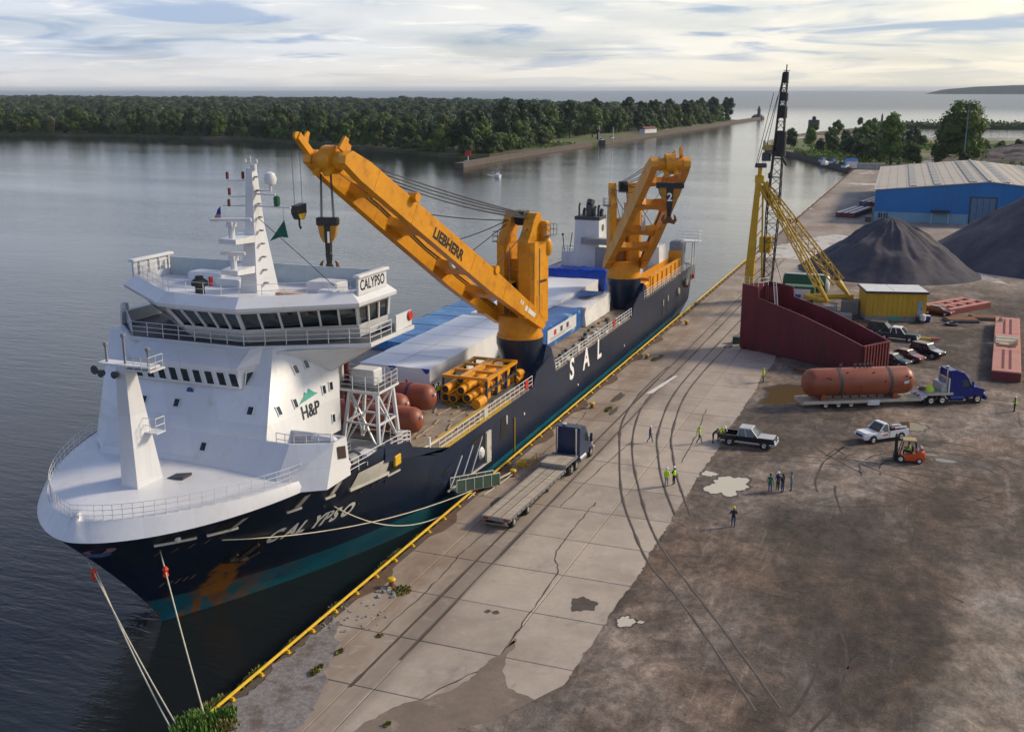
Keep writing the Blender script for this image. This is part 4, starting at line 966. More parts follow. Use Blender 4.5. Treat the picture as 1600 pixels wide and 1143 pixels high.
# draught marks and emblem (flat print on the plating)
MARK = pm('faded_marks', (0.24, 0.15, 0.085), 0.7, var=0.3)
mb = MB()
for k in range(5):
    for (y0, z0) in ((55.8 + .42 * k, 1.55 + .03 * k), (53.4 + .8 * k, 5.15 + .1 * k)):
        mb.add([(hull_x(y0 + a, z0 + b, .06), y0 + a, z0 + b) for a, b in ((0, 0), (.13, 0), (.19, .42), (.06, .42))], [(0, 1, 2, 3)])
mb.build('draught_mark', MARK, hull)
EMB = pm('emblem_pink', (0.42, 0.20, 0.26), 0.6, var=.3, scale=3); EMB2 = pm('emblem_blue', (0.10, 0.16, 0.36), 0.6, var=.3, scale=3)
for nm, y0, z0, rr, m_ in (('emblem', 50.75, 6.35, .38, EMB), ('emblem', 51.0, 5.9, .3, EMB2)):
    MB().add([(hull_x(y0 + rr * .9 * math.cos(a), z0 + rr * math.sin(a), .07), y0 + rr * .9 * math.cos(a), z0 + rr * math.sin(a)) for a in [i * math.pi / 6 for i in range(12)]], [tuple(range(12))]).build(nm, m_, hull)
# ---- openings in the shell: no recess, flat dark panels painted as their shade
CREAM = pm('cream_inside', (0.50, 0.49, 0.44), 0.6, var=.12, c2=(.30, .26, .2), c2s=1.2)
HOLESHADE = pm('painted_inside_shade', (0.006, 0.0065, 0.008), 0.8, var=.2)  # near-black colour standing in for the shade inside the openings
def shell(y0, y1, z0, z1, off): return [(hull_x(y, z, off), y, z) for y, z in ((y0, z0), (y1, z0), (y1, z1), (y0, z1))]
def opening(y0, y1, z0, z1, sill=.16, cream=(0, 0), sl_=0.0):
    def sheet(ya, yb, za, zb, off, lean=.12):
        mb = MB(); n, m_ = 8, 3
        V = []
        for k in range(m_ + 1):
            for q_ in range(n + 1):
                f = q_ / n; y = lerp(ya, yb, f) + lean * k / m_; z = lerp(za, zb, k / m_) - sl_ * f; V.append((hull_x(y, z, off), y, z))
        return mb.add(V, [(k * (n + 1) + q_, k * (n + 1) + q_ + 1, (k + 1) * (n + 1) + q_ + 1, (k + 1) * (n + 1) + q_) for k in range(m_) for q_ in range(n)])
    f = sheet(y0, y1, z0, z1, .035).build('mooring_opening', HOLESHADE, hull)
    if cream[1] > cream[0]: sheet(lerp(y0, y1, cream[0]), lerp(y0, y1, cream[1]), z0 + .1, z1 - .06, .06, .22).build('opening_lining', CREAM, f)
    mb = MB(); pts = [(hull_x(lerp(y0 - .1, y1 + .1, k / 6), z0, .10), lerp(y0 - .1, y1 + .1, k / 6), z0 - .04 - sl_ * k / 6) for k in range(7)]
    for a, b in zip(pts, pts[1:]): mb.bar(a, b, sill, sill)
    mb.build('opening_sill', CREAM, f)
opening(52.6, 54.5, 6.50, 7.05, .16, (0, 0)); opening(55.3, 57.0, 6.45, 7.30, .16, (.78, 1)); opening(60.7, 61.7, 6.45, 7.55, .16, (.45, 1)); opening(64.05, 64.8, 6.40, 7.55, .16, (.35, 1))
opening(66.6, 71.0, 6.25, 7.60, .22, (0, .97), .05)
opening(71.3, 72.8, 5.85, 7.55, .12, (0, 0))
MB().cbox(XC + 11.45, XC + 11.7, 71.7, 72.7, 6.5, 7.3, .06).build('winch_guard', YELLOW, hull)
mb = MB()
for y, z in ((53.5, 6.75), ):
    mb.lathe([(.16, 0), (.22, .1), (.2, .35), (.1, .42)], (hull_x(y, z, -.02), y, z - .25), 8)
mb.build('fairlead', WHITE, hull)
# small ports along the bow
mb = MB()
for y, z in ((64.6, 5.55), (68.3, 5.55), (69.6, 5.5), (70.2, 5.75), (71.4, 5.3), (66.0, 4.5), (68.9, 4.25)):
    mb.lathe([(.18, -.02), (.18, .06), (.11, .06), (.1, .01)], (hull_x(y, z), y, z), 8, 'x')
mb.build('chain_port', HOLESHADE, hull)
# side door, gangway recess, waterline doors: shaded insides painted as flat dark panels
def panel(y0, y1, z0, z1, nm='side_opening', m=HOLESHADE, off=.03): return MB().add([(XC + HB + off, y, z) for y, z in ((y0, z0), (y1, z0), (y1, z1), (y0, z1))], [(0, 1, 2, 3)]).build(nm, m, hull)
sd = MB().add([(hull_x(y, z, .03), y, z) for y, z in ((81.2, 1.0), (91.2, .75), (91.2, 3.9), (89.2, 3.95), (81.8, 3.2), (81.2, 2.9))], [(0, 1, 2, 3, 4, 5)]).build('side_door', HOLESHADE, hull)
mb = MB(); mb.box(XC + HB + .02, XC + HB + .22, 90.0, 91.1, .9, 3.8); mb.bar((XC + HB + .1, 81.3, 1.0), (XC + HB + .1, 91.2, .72), .14); mb.build('door_leaf', CREAM, sd)
mb = MB()
for a, b in (((81.9, 1.1), (84.5, 3.3)), ((84.3, 1.0), (87.0, 3.5)), ((86.6, 1.0), (89.2, 3.7))): mb.bar((XC + HB + .08, a[0], a[1]), (XC + HB + .08, b[0], b[1]), .09)
mb.lathe([(.5, -.1), (.62, .05), (.4, .25), (.2, .3)], (XC + HB, 89.0, 2.1), 10, 'x'); mb.build('door_gear', WHITE2, sd)
for y0, y1, z0, z1 in ((94.0, 95.6, 1.9, 4.0), (160.4, 161.1, 1.3, 3.9), (163.4, 164.1, 1.5, 4.1)):
    f = panel(y0, y1, z0, z1); MB().box(XC + HB + .02, XC + HB + .12, y1 - .35, y1 - .02, z1 - .9, z1 - .05).build('opening_shutter', CREAM, f)
for y, z in ((169.5, 3.9), (175.5, 4.4)):
    f = panel(y, y + 1.8, z - 1.2, z + .2); MB().lathe([(.45, 0), (.6, .12), (.5, .3)], (XC + HB, y + 1.5, z - .4), 9, 'x').build('fairlead', CREAM, f)
for y, z in ((177.5, 3.4), (181.8, 4.3)): MB().lathe([(.42, 0), (.36, .35), (.1, .42)], (XC + HB, y, z), 10, 'x').build('buoy', RED, hull, smooth=True)
mb = MB()
for y, z in ((100.5, 2.7), (118.6, 1.2), (139, 1.5)): mb.lathe([(.16, 0), (.16, .06)], (XC + HB, y, z), 8, 'x')
mb.build('drain', WHITE2, hull)
MB().bar((XC + HB + .07, 97.6, -1.2), (XC + HB + .07, 97.6, 3.1), .09).build('draught_post', YELLOW, hull)
# anchor over a flat dark panel, the shade of its pocket painted
P = lambda y, z, o=.12: (hull_x(y, z, o), y, z)
ap = MB().add([P(58.9, 3.5, .05), P(58.9, 2.5, .05), P(60.6, 2.0, .05), P(61.6, 2.6, .05), P(61.4, 3.9, .05), P(60.2, 4.1, .05)], [(0, 1, 2, 3, 4, 5)]).build('anchor_pocket', HOLESHADE, hull)
mb = MB(); mb.bar(P(59.9, 2.5, .25), P(60.5, 3.7, .25), .22); mb.bar(P(59.2, 2.8, .22), P(60.7, 2.35, .22), .24); mb.bar(P(59.2, 2.8, .25), P(59.3, 3.25, .35), .15); mb.bar(P(60.7, 2.35, .25), P(61.1, 2.75, .35), .15)
mb.build('anchor', pm('anchor_iron', (.05, .035, .028), .8, var=.3), hull)
# ---- side plates at the crane pedestals, deck rails
def plate(pts, nm): MB().ext(pts, (XC + HB - .02, 0, 0), (0, 1, 0), (0, 0, 1), (-.18, 0, 0)).build(nm, HULLM, hull)
MB().ext([(70.2, 7.3), (70.2, 8.45), (74.4, 7.75), (75.3, 6.5), (79.5, 4.95), (82, 4.86), (82, 4.5), (76, 6.0)], (XC + HB + .02, 0, 0), (0, 1, 0), (0, 0, 1), (-.15, 0, 0)).build('side_plate', HULLM, hull)
plate([(103.0, 4.6), (110.6, 4.6), (110.4, 5.5), (108.9, 7.0), (104.3, 6.1)], 'side_plate'); plate([(142.6, 4.5), (149.5, 4.5), (149.4, 6.5), (147.6, 7.4), (143.8, 6.1)], 'side_plate')
def drail(y0, z0, y1, z1): return rail_line([(XC + HB - .12, y0, z0), (XC + HB - .12, (y0 + y1) / 2, (z0 + z1) / 2), (XC + HB - .12, y1, z1)], 1.25, 1.25, 3, .035, .04)
a = drail(80.2, 4.88, 103.2, 4.8); a.bar((XC + HB - .12, 75.6, 6.3), (XC + HB - .12, 80.2, 6.13), .10); a.bar((XC + HB - .12, 75.8, 6.2), (XC + HB - .12, 79.5, 4.95), .10); a.bar((XC + HB - .12, 78.2, 5.5), (XC + HB - .12, 78.2, 6.9), .22)
a.build('deck_railing', WHITE2, ship); drail(110.6, 4.75, 142.8, 4.68).build('deck_railing', WHITE2, ship); drail(149.8, 5.85, 166, 5.85).build('deck_railing', WHITE2, ship); drail(167, 5.9, 184.5, 5.9).build('deck_railing', WHITE2, ship)
for y, m_ in ((90.0, CREAM), (101.0, RED), (118.5, CREAM), (133.5, RED)):
    MB().box(XC + HB - .08, XC + HB - .02, y, y + .9, 5.15, 6.0).build('rail_board', m_, ship)

# ---- lower tier
house = MB()
RK = .85
def fy(z): return 60.55 + RK * (z - 9.4)
LZ = 10.98
lt = [(-19.45, fy(8.1)), (-4.3, fy(8.1)), (-1.27, 61.6), (-1.27, 64.95), (-21.5, 64.95), (-21.7, 62.0)]
lt2 = [(-19.9, fy(LZ)), (-4.3, fy(LZ)), (-1.5, 63.15), (-1.5, 64.9), (-21.9, 64.9), (-22.3, 63.6)]
house.loft([[(x, y, 8.1) for x, y in lt], [(x, y, LZ) for x, y in lt2]], cap=False)
inn = [(XC + (x - XC) * .985, 63.4 + (y - 63.4) * .90) for x, y in lt2]
house.loft([[(x, y, LZ) for x, y in lt2], [(x, y, LZ) for x, y in inn], [(x, y, 10.1) for x, y in inn]], cap=False)
lower = house.build('lower_house', WHITE, ship)
MB().add([(x, y, 10.15) for x, y in inn], [tuple(range(6))]).build('recess_deck', DGREY, lower)
rail_line([(-5.7, 62.4, 10.15), (-4.2, 62.3, 10.15), (-2.0, 63.6, 10.15)], 1.35, .9, 3, .03, .04).build('railing', WHITE, lower)
MB().add([(-1.34, 63.45, 9.75), (-1.34, 64.55, 9.5), (-1.40, 64.55, 10.4), (-1.40, 63.45, 10.65)], [(0, 1, 2, 3)]).build('side_window', pm('brown_pane', (.05, .03, .03), .3), lower)
MB().cbox(-4.0, -2.0, 64.0, 64.8, 10.2, 11.0, .2).build('life_raft', WHITE, lower)
# ---- sloping front block
mb = MB()
fr = []
for z in [9.2, 9.8, 10.4, 10.9, 10.985] + [11.0 + 5.5 * q_ / 10 for q_ in range(1, 11)]:
    k = (z - 9.2) / 7.3; dy_ = .07 if z < 10.95 else 0
    xl, xr = lerp(-19.6, -20.6, k), lerp(-5.5, -8.4, k)
    xl2, yl2 = lerp(-21.8, -24.5, k), lerp(62.3, 67.9, k)
    fr.append([(lerp(xr, -5.55, f_), lerp(fy(z) + dy_, 71.1, f_), z) for f_ in [q_ / 8 for q_ in range(9)]] + [ (-22.0, 71.3, z), (xl2, yl2 + .6, z), (xl2, yl2, z), (xl, fy(z) + .02 + dy_, z)])
mb.loft(fr)
block = mb.build('front_block', WHITE, ship, smooth=True)
# visor with its window band
ex, ey = (-19.5, 64.0), (-9.7, 64.0)
mb = MB()
prof = [(64.06, 13.85), (63.98, 15.28), (63.9, 15.45), (65.75, 16.5), (67.4, 16.5), (67.4, 13.85)]
mb.ext([(y, z) for y, z in prof], (-19.6, 0, 0), (0, 1, 0), (0, 0, 1), (9.85, 0, 0))
mb.loft([[(-9.75, 64.06, 13.85), (-9.2, 66.1, 13.85), (-9.75, 67.4, 13.85)], [(-9.75, 63.98, 15.28), (-8.75, 66.6, 15.28), (-9.75, 67.4, 15.28)], [(-9.75, 63.9, 15.45), (-8.65, 66.7, 15.5), (-9.75, 67.4, 15.5)], [(-9.75, 65.75, 16.5), (-9.1, 66.9, 16.5), (-9.75, 67.4, 16.5)]])
visor = mb.build('visor', WHITE, ship)
def window_on(o, u, v, wd, ht, parent, shear=0.0, name='window', depth=.06, fm=None):
    """a pane set into a raised rim (rim is the sub-part's own frame), lying in the plane o,u,v"""
    o, u, v = Vector(o), Vector(u).normalized(), Vector(v).normalized(); n = u.cross(v).normalized()
    c = lambda a, b, d: o + u * (a + shear * b) + v * b + n * d
    g = .07
    mb = MB(); mb.m = 0
    mb.add([c(0, 0, .012), c(wd, 0, .012), c(wd, ht, .012), c(0, ht, .012)], [(0, 1, 2, 3)]); mb.m = 1
    out = [c(-g, -g, 0), c(wd + g, -g, 0), c(wd + g, ht + g, 0), c(-g, ht + g, 0)]; out2 = [p + n * depth for p in out]
    inn = [c(0, 0, depth), c(wd, 0, depth), c(wd, ht, depth), c(0, ht, depth)]; inn2 = [c(0, 0, .01), c(wd, 0, .01), c(wd, ht, .01), c(0, ht, .01)]
    mb.loft([out, out2, inn, inn2], cap=False)
    return mb.build(name, [GLASS, fm or WHITE], parent)
for k in range(9):
    window_on((-18.9 + 1.07 * k, 64.03, 14.05), (1, 0, 0), (0, -.05, 1), .64, .95, visor, -.22)
window_on((-9.55, 64.45, 14.05), (.55, 2.1, 0), (.12, 0, 1), .62, .95, visor, .1)
# scuttles low on the sloping front, side face windows, logo
for px, pz in ((-17.9, 12.25), (-14.95, 12.3), (-8.55, 12.35), (-11.3, 9.95)):
    window_on((px, fy(pz) - .01, pz), (1, 0, 0), (0, RK, 1), .46, .62, block, -.08)
MB().lathe([(.30, 0), (.3, .04), (.1, .05)], (-14.0, fy(13.35) - .05, 13.35), 12, 'y').build('horn', pm('horn_blue', (.02, .08, .2), .4), block)
def side_pt(y, z):      # the face towards the quay
    k = (z - 9.2) / 7.3; xr = lerp(-5.5, -8.4, k); f = (y - fy(z)) / (71.1 - fy(z)); return Vector((lerp(xr, -5.55, f), y, z))
def side_win(y, z, w_=.36, h_=.62):
    o = side_pt(y, z); u = side_pt(y + .4, z) - o; v = side_pt(y, z + .4) - o; n = u.cross(v).normalized(); window_on(o + n * .01, u, v, w_, h_, block)
for y, z in ((67.1, 14.55), (68.1, 14.75), (69.9, 15.35), (69.15, 12.55), (69.95, 12.65), (64.1, 12.2), (65.9, 12.3), (69.9, 10.1)): side_win(y, z)
on_side = lambda a, b: side_pt(66.3 + a, 11.3 + b + a * .02) + Vector((.05, 0, 0))
lettering('logo_text', 'H&P', 1.35, (0, 0, 0), (0, 1, 0), (0, 0, 1), BLACK, block, .02, 1.0, .12, .86, fn=on_side)
MB().add([on_side(.1, 1.12), on_side(2.3, 1.45), on_side(1.9, 1.62), on_side(1.45, 2.0), on_side(1.25, 1.65), on_side(.95, 1.85), on_side(.8, 1.55)], [(0, 1, 2, 3, 4), (0, 4, 5, 6)]).build('logo_mountain', TEAL, block)
# ---- foremast
fm_ = MB(); fx = -12.5
fm_.loft([[(fx - .75, 55.0, 8.2), (fx + .65, 55.0, 8.2), (fx + .8, 57.6, 8.2), (fx - .8, 57.6, 8.2)], [(fx - .42, 55.15, 17.4), (fx + .34, 55.15, 17.4), (fx + .42, 56.0, 17.4), (fx - .42, 56.0, 17.4)]])
fmast = fm_.build('foremast', WHITE, ship)
mb = MB(); mb.box(fx - 2.0, fx + 2.3, 55.2, 56.2, 17.4, 17.52); mb.box(fx + .3, fx + 2.4, 55.1, 56.6, 17.2, 17.3)
mb.build('crosstree', WHITE, fmast)
mb = MB()
for dx, h in ((-1.5, 1.3), (0, 2.0), (1.9, 1.2)):
    mb = MB(); mb.tube((fx + dx, 55.6, 17.5), (fx + dx, 55.6, 17.5 + h), .09, 6); mb.lathe([(.15, 0), (.17, .12), (.15, .25)], (fx + dx, 55.6, 17.3 + h), 8)
    mb.build('mast_light', MGREY, fmast)
rail_line([(fx + .5, 55.1, 17.3), (fx + 2.3, 55.1, 17.3), (fx + 2.3, 56.5, 17.3)], .9, .7, 2, .02, .02).build('railing', WHITE, fmast)
mb = MB(); mb.box(fx + .4, fx + 1.6, 56.2, 57.1, 12.6, 12.68); mb.add(*[(lambda r: (r.v, r.f))(rail_line([(fx + .5, 56.2, 12.68), (fx + 1.55, 56.2, 12.68), (fx + 1.55, 57.1, 12.68)], 1.0, .6, 2, .025, .025))][0])
mb.build('ladder_stage', WHITE, fmast)
for dx in (-.5, .6): MB().lathe([(.02, -.4), (.26, -.38), (.2, -.1), (.05, 0)], (fx + dx - .9, 55.15, 16.9), 10, 'y').build('deck_horn', DGREY, fmast)
mb = MB()
mb.lathe([(.05, 0), (.3, -.25), (.32, -.3), (.1, -.3)], (fx - 1.9, 55.1, 17.1), 10, 'y'); mb.build('deck_horn', DGREY, fmast)
MB().ext([(0, 0), (1.2, 0), (1.35, .55), (.15, .4)], (fx + 1.1, 57.2, 8.75), (1, .15, 0), (0, .1, 1), (0, 1.0, 0)).build('fore_hatch', DGREY, ship)
# ---- bridge
FLZ = 16.6
fl = [(-20.8, 65.8), (-10.5, 65.8), (-2.2, 70.3), (-2.1, 77.4), (-24.0, 77.4), (-24.9, 69.6)]
mb = MB(); mb.prism(fl, FLZ - .32, FLZ - .02)
# brackets that carry the wings down to the house
mb.loft([[(-8.0, 66.5, 16.25), (-2.5, 70.4, 16.25), (-2.5, 74.5, 16.25), (-6, 74.5, 16.25)], [(-7.6, 67.5, 15.3), (-5.6, 70.2, 14.2), (-5.6, 71.2, 14.2), (-6, 71.2, 14.4)]])
bfloor = mb.build('bridge_deck', WHITE, ship)
MB().prism([(XC + (x - XC) * .985, 71 + (y - 71) * .975) for x, y in fl], FLZ - .01, FLZ + .015).build('deck_covering', DGREY, bfloor)
rail_line([(-24.8, 70.2, FLZ), (-20.7, 66.0, FLZ), (-10.5, 66.0, FLZ), (-2.35, 70.45, FLZ), (-2.3, 73.8, FLZ)], 1.1, 1.45, 3, .028, .035).build('bridge_railing', WHITE, ship)
mb = MB(); mb.box(-2.42, -2.28, 74.6, 77.3, FLZ, FLZ + 1.25); mb.build('wing_bulwark', WHITE, bfloor)
MB().lathe([(.34, -.06), (.42, 0), (.34, .08), (.2, .06)], (-2.2, 76.9, FLZ + .85), 12, 'x').build('life_ring', RED, bfloor, smooth=True)
mb = MB(); mb.loft([[(-24.9, 69.6, FLZ), (-24.2, 68.95, FLZ), (-24.15, 69.0, FLZ + 1.0), (-24.95, 69.7, FLZ + 1.0)], [(-24.2, 77.3, FLZ), (-24.1, 77.3, FLZ), (-24.1, 77.3, FLZ + 1), (-24.2, 77.3, FLZ + 1)]]); mb.build('wing_screen', WHITE2, bfloor)
mb = MB(); mb.lathe([(.28, 0), (.34, .15), (.30, .55), (.1, .62)], (-24.7, 70.0, FLZ + 1.0), 10); mb.tube((-24.7, 70.0, FLZ), (-24.7, 70.0, FLZ + 1.1), .12, 6); mb.build('search_light', WHITE, bfloor)
eave = [(-23.9, 69.3), (-16.2, 63.75), (-9.45, 63.75), (-2.35, 68.95), (-2.2, 74.6), (-23.9, 74.6)]
wb = [(-21.9, 71.9), (-15.6, 66.9), (-10.7, 66.9), (-3.75, 71.5), (-3.5, 75.4), (-21.9, 75.4)]
ET, BT = 19.62, FLZ
def inset(poly, d, c=(XC, 70.5)):
    return [(x - d * (1 if x > c[0] else -1) * min(1, abs(x - c[0]) / 6), y + (d if y < 70 else -d if y > 73.5 else d * .4)) for x, y in poly]
wt = inset(eave, .4)
br = MB(); V0, V1 = .42, .90
facets = [(0, 1, 3), (1, 2, 5), (2, 3, 6), (3, 4, 3)]
def fpt(i, j, a, v): return Vector((*wb[i], BT)).lerp(Vector((*wb[j], BT)), a).lerp(Vector((*wt[i], ET)).lerp(Vector((*wt[j], ET)), a), v)
wins = []
for i, j, n in facets:
    nn = (fpt(i, j, 1, 0) - fpt(i, j, 0, 0)).cross(fpt(i, j, 0, 1) - fpt(i, j, 0, 0)).normalized()
    br.quad(fpt(i, j, 0, 0), fpt(i, j, 1, 0), fpt(i, j, 1, V0), fpt(i, j, 0, V0)); br.quad(fpt(i, j, 0, V1), fpt(i, j, 1, V1), fpt(i, j, 1, 1), fpt(i, j, 0, 1))
    for k in range(n + 1):
        a = k / n; mw = .16 if 0 < k < n else .26
        br.bar(fpt(i, j, a, V0) - nn * .05, fpt(i, j, a, V1) - nn * .05, mw, .16, up=nn)
    for k in range(n):
        a0, a1 = k / n, (k + 1) / n; wins.append([fpt(i, j, a0, V0) - nn * .1, fpt(i, j, a1, V0) - nn * .1, fpt(i, j, a1, V1) - nn * .1, fpt(i, j, a0, V1) - nn * .1])
br.quad(*[Vector((*wb[k], BT)) if m_ == 0 else Vector((*wt[k], ET)) for k, m_ in ((4, 0), (5, 0), (5, 1), (4, 1))]); br.quad(*[Vector((*wb[k], BT)) if m_ == 0 else Vector((*wt[k], ET)) for k, m_ in ((5, 0), (0, 0), (0, 1), (5, 1))])
bridge = br.build('bridge', WHITE, ship)
for q4 in wins: MB().quad(*q4).build('bridge_window', GLASS, bridge)
# inside of the bridge, seen dimly: nothing but dark glass; a kick strip runs round the foot of the wall
MB().loft([[(x, y, BT + .02) for x, y in inset(wb, -.03)], [(x, y, BT + .28) for x, y in inset(wb, -.06)]], cap=False).build('kick_strip', NAVY, bridge)
rt = [(-23.1, 69.7), (-16.0, 64.55), (-9.65, 64.55), (-3.1, 69.25), (-3.0, 74.2), (-23.2, 74.2)]
e2 = [(x, y) for x, y in eave]
ri = inset(rt, .18)
mb = MB(); mb.loft([[(x, y, 19.62) for x, y in inset(eave, .45)], [(x, y, 19.60) for x, y in e2], [(x, y, 19.86) for x, y in inset(eave, -.04)], [(x, y, 20.55) for x, y in rt], [(x, y, 20.55) for x, y in ri], [(x, y, 20.0) for x, y in ri]])
roof = mb.build('bridge_roof', WHITE, ship)
rail_line([(x, y, 20.45) for x, y in (ri[0], ri[1], ri[2], ri[3], ri[4], ri[5])], .95, 1.5, 2, .022, .025, True).build('roof_railing', WHITE2, roof)
mb = MB(); mb.box(-23.0, -4.0, 73.95, 74.05, 20.0, 21.5); 
GLS = pm('screen_glass', (.42, .50, .54), .12, var=.1); mb.build('wind_screen', GLS, roof)
for sx_, xx in ((1, -2.75), (-1, -23.45)):
    bd = MB().box(xx - .09, xx + .09, 69.5 if sx_ > 0 else 69.9, 73.9 if sx_ > 0 else 74.6, 20.3, 21.62).cbox(xx - .28, xx + .28, 69.3 if sx_ > 0 else 69.7, 74.1 if sx_ > 0 else 74.8, 21.6, 21.8, .06).build('name_board', WHITE, roof)
    if sx_ > 0: lettering('board_letters', 'CALYPSO', 1.12, (xx + .105, 69.72, 20.62), (0, 1, 0), (0, 0, 1), BLACK, bd, .02, 1.02, 0, .80)
    else:
        mb = MB()
        for k in range(4): mb.box(xx + .1, xx + .22, 70.5 + 1.2 * k, 70.6 + 1.2 * k, 20.3, 21.6)
        mb.build('board_stay', WHITE2, bd)
mb = MB(); mb.lathe([(.35, 0), (.35, .9), (.62, .95), (.62, 1.25), (.3, 1.5), (.3, 1.65)], (-14.0, 65.9, 20.0), 12); mb.build('covered_compass', pm('olive_cover', (.03, .035, .025), .8), roof)
MB().lathe([(.16, 0), (.16, .7)], (-13.2, 66.2, 20.9), 8).build('fire_bottle', RED, roof)
for x, y, w_, d_, h_ in ((-19.0, 71, 3.2, 1.6, .9), (-16.0, 70.5, 2.2, 1.6, .6), (-8.0, 71.0, 2.6, 1.8, .8), (-6.2, 69.5, 1.4, 1.0, .5)): MB().cbox(x, x + w_, y, y + d_, 20.0, 20.0 + h_, .08).build('roof_locker', WHITE, roof)
MB().box(-9.0, -6.8, 68.2, 68.9, 20.02, 20.35).build('raft_cover', pm('orange_white', (.62, .36, .27), .6, var=.3, scale=3), roof)
# ---- main mast
mx, my = -11.75, 70.0
mb = MB(); mb.loft([[(mx - 1.0, my - .9, 20.0), (mx + .55, my - .9, 20.0), (mx + .9, my + 1.5, 20.0), (mx - .9, my + 1.5, 20.0)], [(mx - .5, my - .45, 25.0), (mx + .3, my - .45, 25.0), (mx + .42, my + .75, 25.0), (mx - .42, my + .75, 25.0)], [(mx - .28, my - .25, 29.3), (mx + .25, my - .25, 29.3), (mx + .28, my + .35, 29.3), (mx - .28, my + .35, 29.3)]])
mast = mb.build('main_mast', WHITE, ship)
mb = MB()
for z, w_ in ((24.0, 1.7), (21.7, 2.0)):
    mb.loft([[(mx - .9, my - 3.3, z), (mx + .6, my - 3.3, z), (mx + .6, my - 3.3, z + .35), (mx - .9, my - 3.3, z + .35)], [(mx - 1.6, my + .3, z - .25), (mx + .3, my + .3, z - .25), (mx + .3, my + .3, z + .35), (mx - 1.6, my + .3, z + .35)]])
mb.build('radar_platform', WHITE, mast)
for z, L, nm in ((25.6, 1.5, 'radar_scanner'), (23.1, .9, 'radar_scanner')):
    mb = MB(); mb.tube((mx - .2, my - 2.6, z - 1.3), (mx - .2, my - 2.6, z - .1), .24, 8); mb.box(mx - .45, mx + .05, my - 2.9, my - 2.3, z - .4, z - .05)
    M = Matrix.Translation((mx - .2, my - 2.6, z)) @ Matrix.Rotation(R(25), 4, 'Z'); mb.cbox(-L, L, -.14, .14, 0, .24, .05, M); mb.build(nm, WHITE, mast)
mb = MB()
for z, L, sd_ in ((28.4, 2.5, -1), (27.2, 2.4, -1), (26.5, 3.2, 0), (27.4, 1.9, 1)):
    if sd_ <= 0: mb.bar((mx, my, z), (mx - L * .8, my - .2, z - .05), .1)
    if sd_ >= 0: mb.bar((mx, my, z), (mx + L, my + .2, z - .05), .12)
mb.build('yardarm', WHITE, mast)
mb = MB()
for x, z in ((-2.0, 28.45), (-1.9, 27.25), (-2.0, 26.4), (-.6, 28.5)): mb.lathe([(.10, 0), (.12, .1), (.12, .5), (.06, .55)], (mx + x, my - .2, z), 7)
mb.build('signal_lamp', DKRED, mast)
MB().lathe([(.2, 0), (.25, .2), (.25, .7), (.1, .8)], (mx + 2.0, my + .2, 26.5), 8).build('green_lamp', GREEN, mast)
MB().lathe([(.1, -.5), (.12, 0), (.42, .05), (.5, .45), (.36, .85), (.05, .98)], (mx + 1.5, my + .2, 28.1), 12).build('satellite_dome', WHITE, mast, smooth=True)
MB().bar((mx, my + .2, 27.6), (mx + 1.5, my + .2, 27.65), .1).build('dome_arm', WHITE, mast)
mb = MB(); mb.tube((mx, my, 29.2), (mx, my, 30.2), .05, 6); mb.bar((mx - .5, my, 29.7), (mx + .6, my, 29.7), .05); mb.lathe([(.09, 0), (.1, .25)], (mx - .45, my, 29.7), 6); mb.lathe([(.09, 0), (.1, .25)], (mx + .55, my, 29.7), 6); mb.tube((mx + .3, my, 29.2), (mx + .3, my, 29.6), .2, 8); mb.build('mast_head', WHITE2, mast)
for k in range(9): MB().box(mx + .30 + .04 * (9 - k), mx + .52 + .05 * (9 - k), my - .1, my + .12, 20.6 + k * 1.0, 20.72 + k * 1.0).build('mast_step', MGREY, mast)
mb = MB(); mb.path([(mx + .4, my, 25.6), (-7.6, 70.6, 22.4), (-5.6, 71, 20.6)], .03, 5); mb.path([(-26, 63, 24.9), (mx, my, 26.4)], .02, 4) if False else None; mb.build('stay_wire', WIRE, mast)
mb = MB(); mb.path([(mx + 2.5, my + .2, 26.45), (mx + 2.5, my + .2, 24.0)], .015, 4); mb.build('halyard', WIRE, mast)
mb = MB(); a0 = Vector((mx + 2.55, my + .2, 25.5)); mb.loft([[a0, a0 + Vector((.02, .03, 0))], [a0 + Vector((.35, -.1, -1.15)), a0 + Vector((.37, -.07, -1.15))], [a0 + Vector((-.95, -.3, -1.45)), a0 + Vector((-.93, -.27, -1.45))]], cap=False, closed=False)
tri = [a0, a0 + Vector((.35, -.1, -1.3)), a0 + Vector((-.25, -.25, -1.25)), a0 + Vector((-1.15, -.3, -1.6))]
MB().add([*tri, *[p + Vector((0, .03, 0)) for p in tri]], [(0, 1, 2), (0, 2, 3), (4, 6, 5), (4, 7, 6), (0, 3, 7, 4), (0, 4, 5, 1)]).build('green_flag', pm('flag_green', (.005, .09, .06), .8), mast)
fb = Vector((mx - 2.3, my - 1.9, 25.5))
MB().add([fb, fb + Vector((.7, 0, .15)), fb + Vector((.75, 0, 1.1)), fb + Vector((.45, 0, .75))], [(0, 1, 2, 3)]).build('courtesy_flag', pm('flag_redwhite', (.5, .25, .28), .8, var=.3, scale=4), mast)
MB().add([fb + Vector((.35, -.02, .5)), fb + Vector((.75, -.02, .5)), fb + Vector((.75, -.02, 1.1)), fb + Vector((.45, -.02, .8))], [(0, 1, 2, 3)]).build('courtesy_flag', pm('flag_blue', (.02, .04, .25), .8), mast)
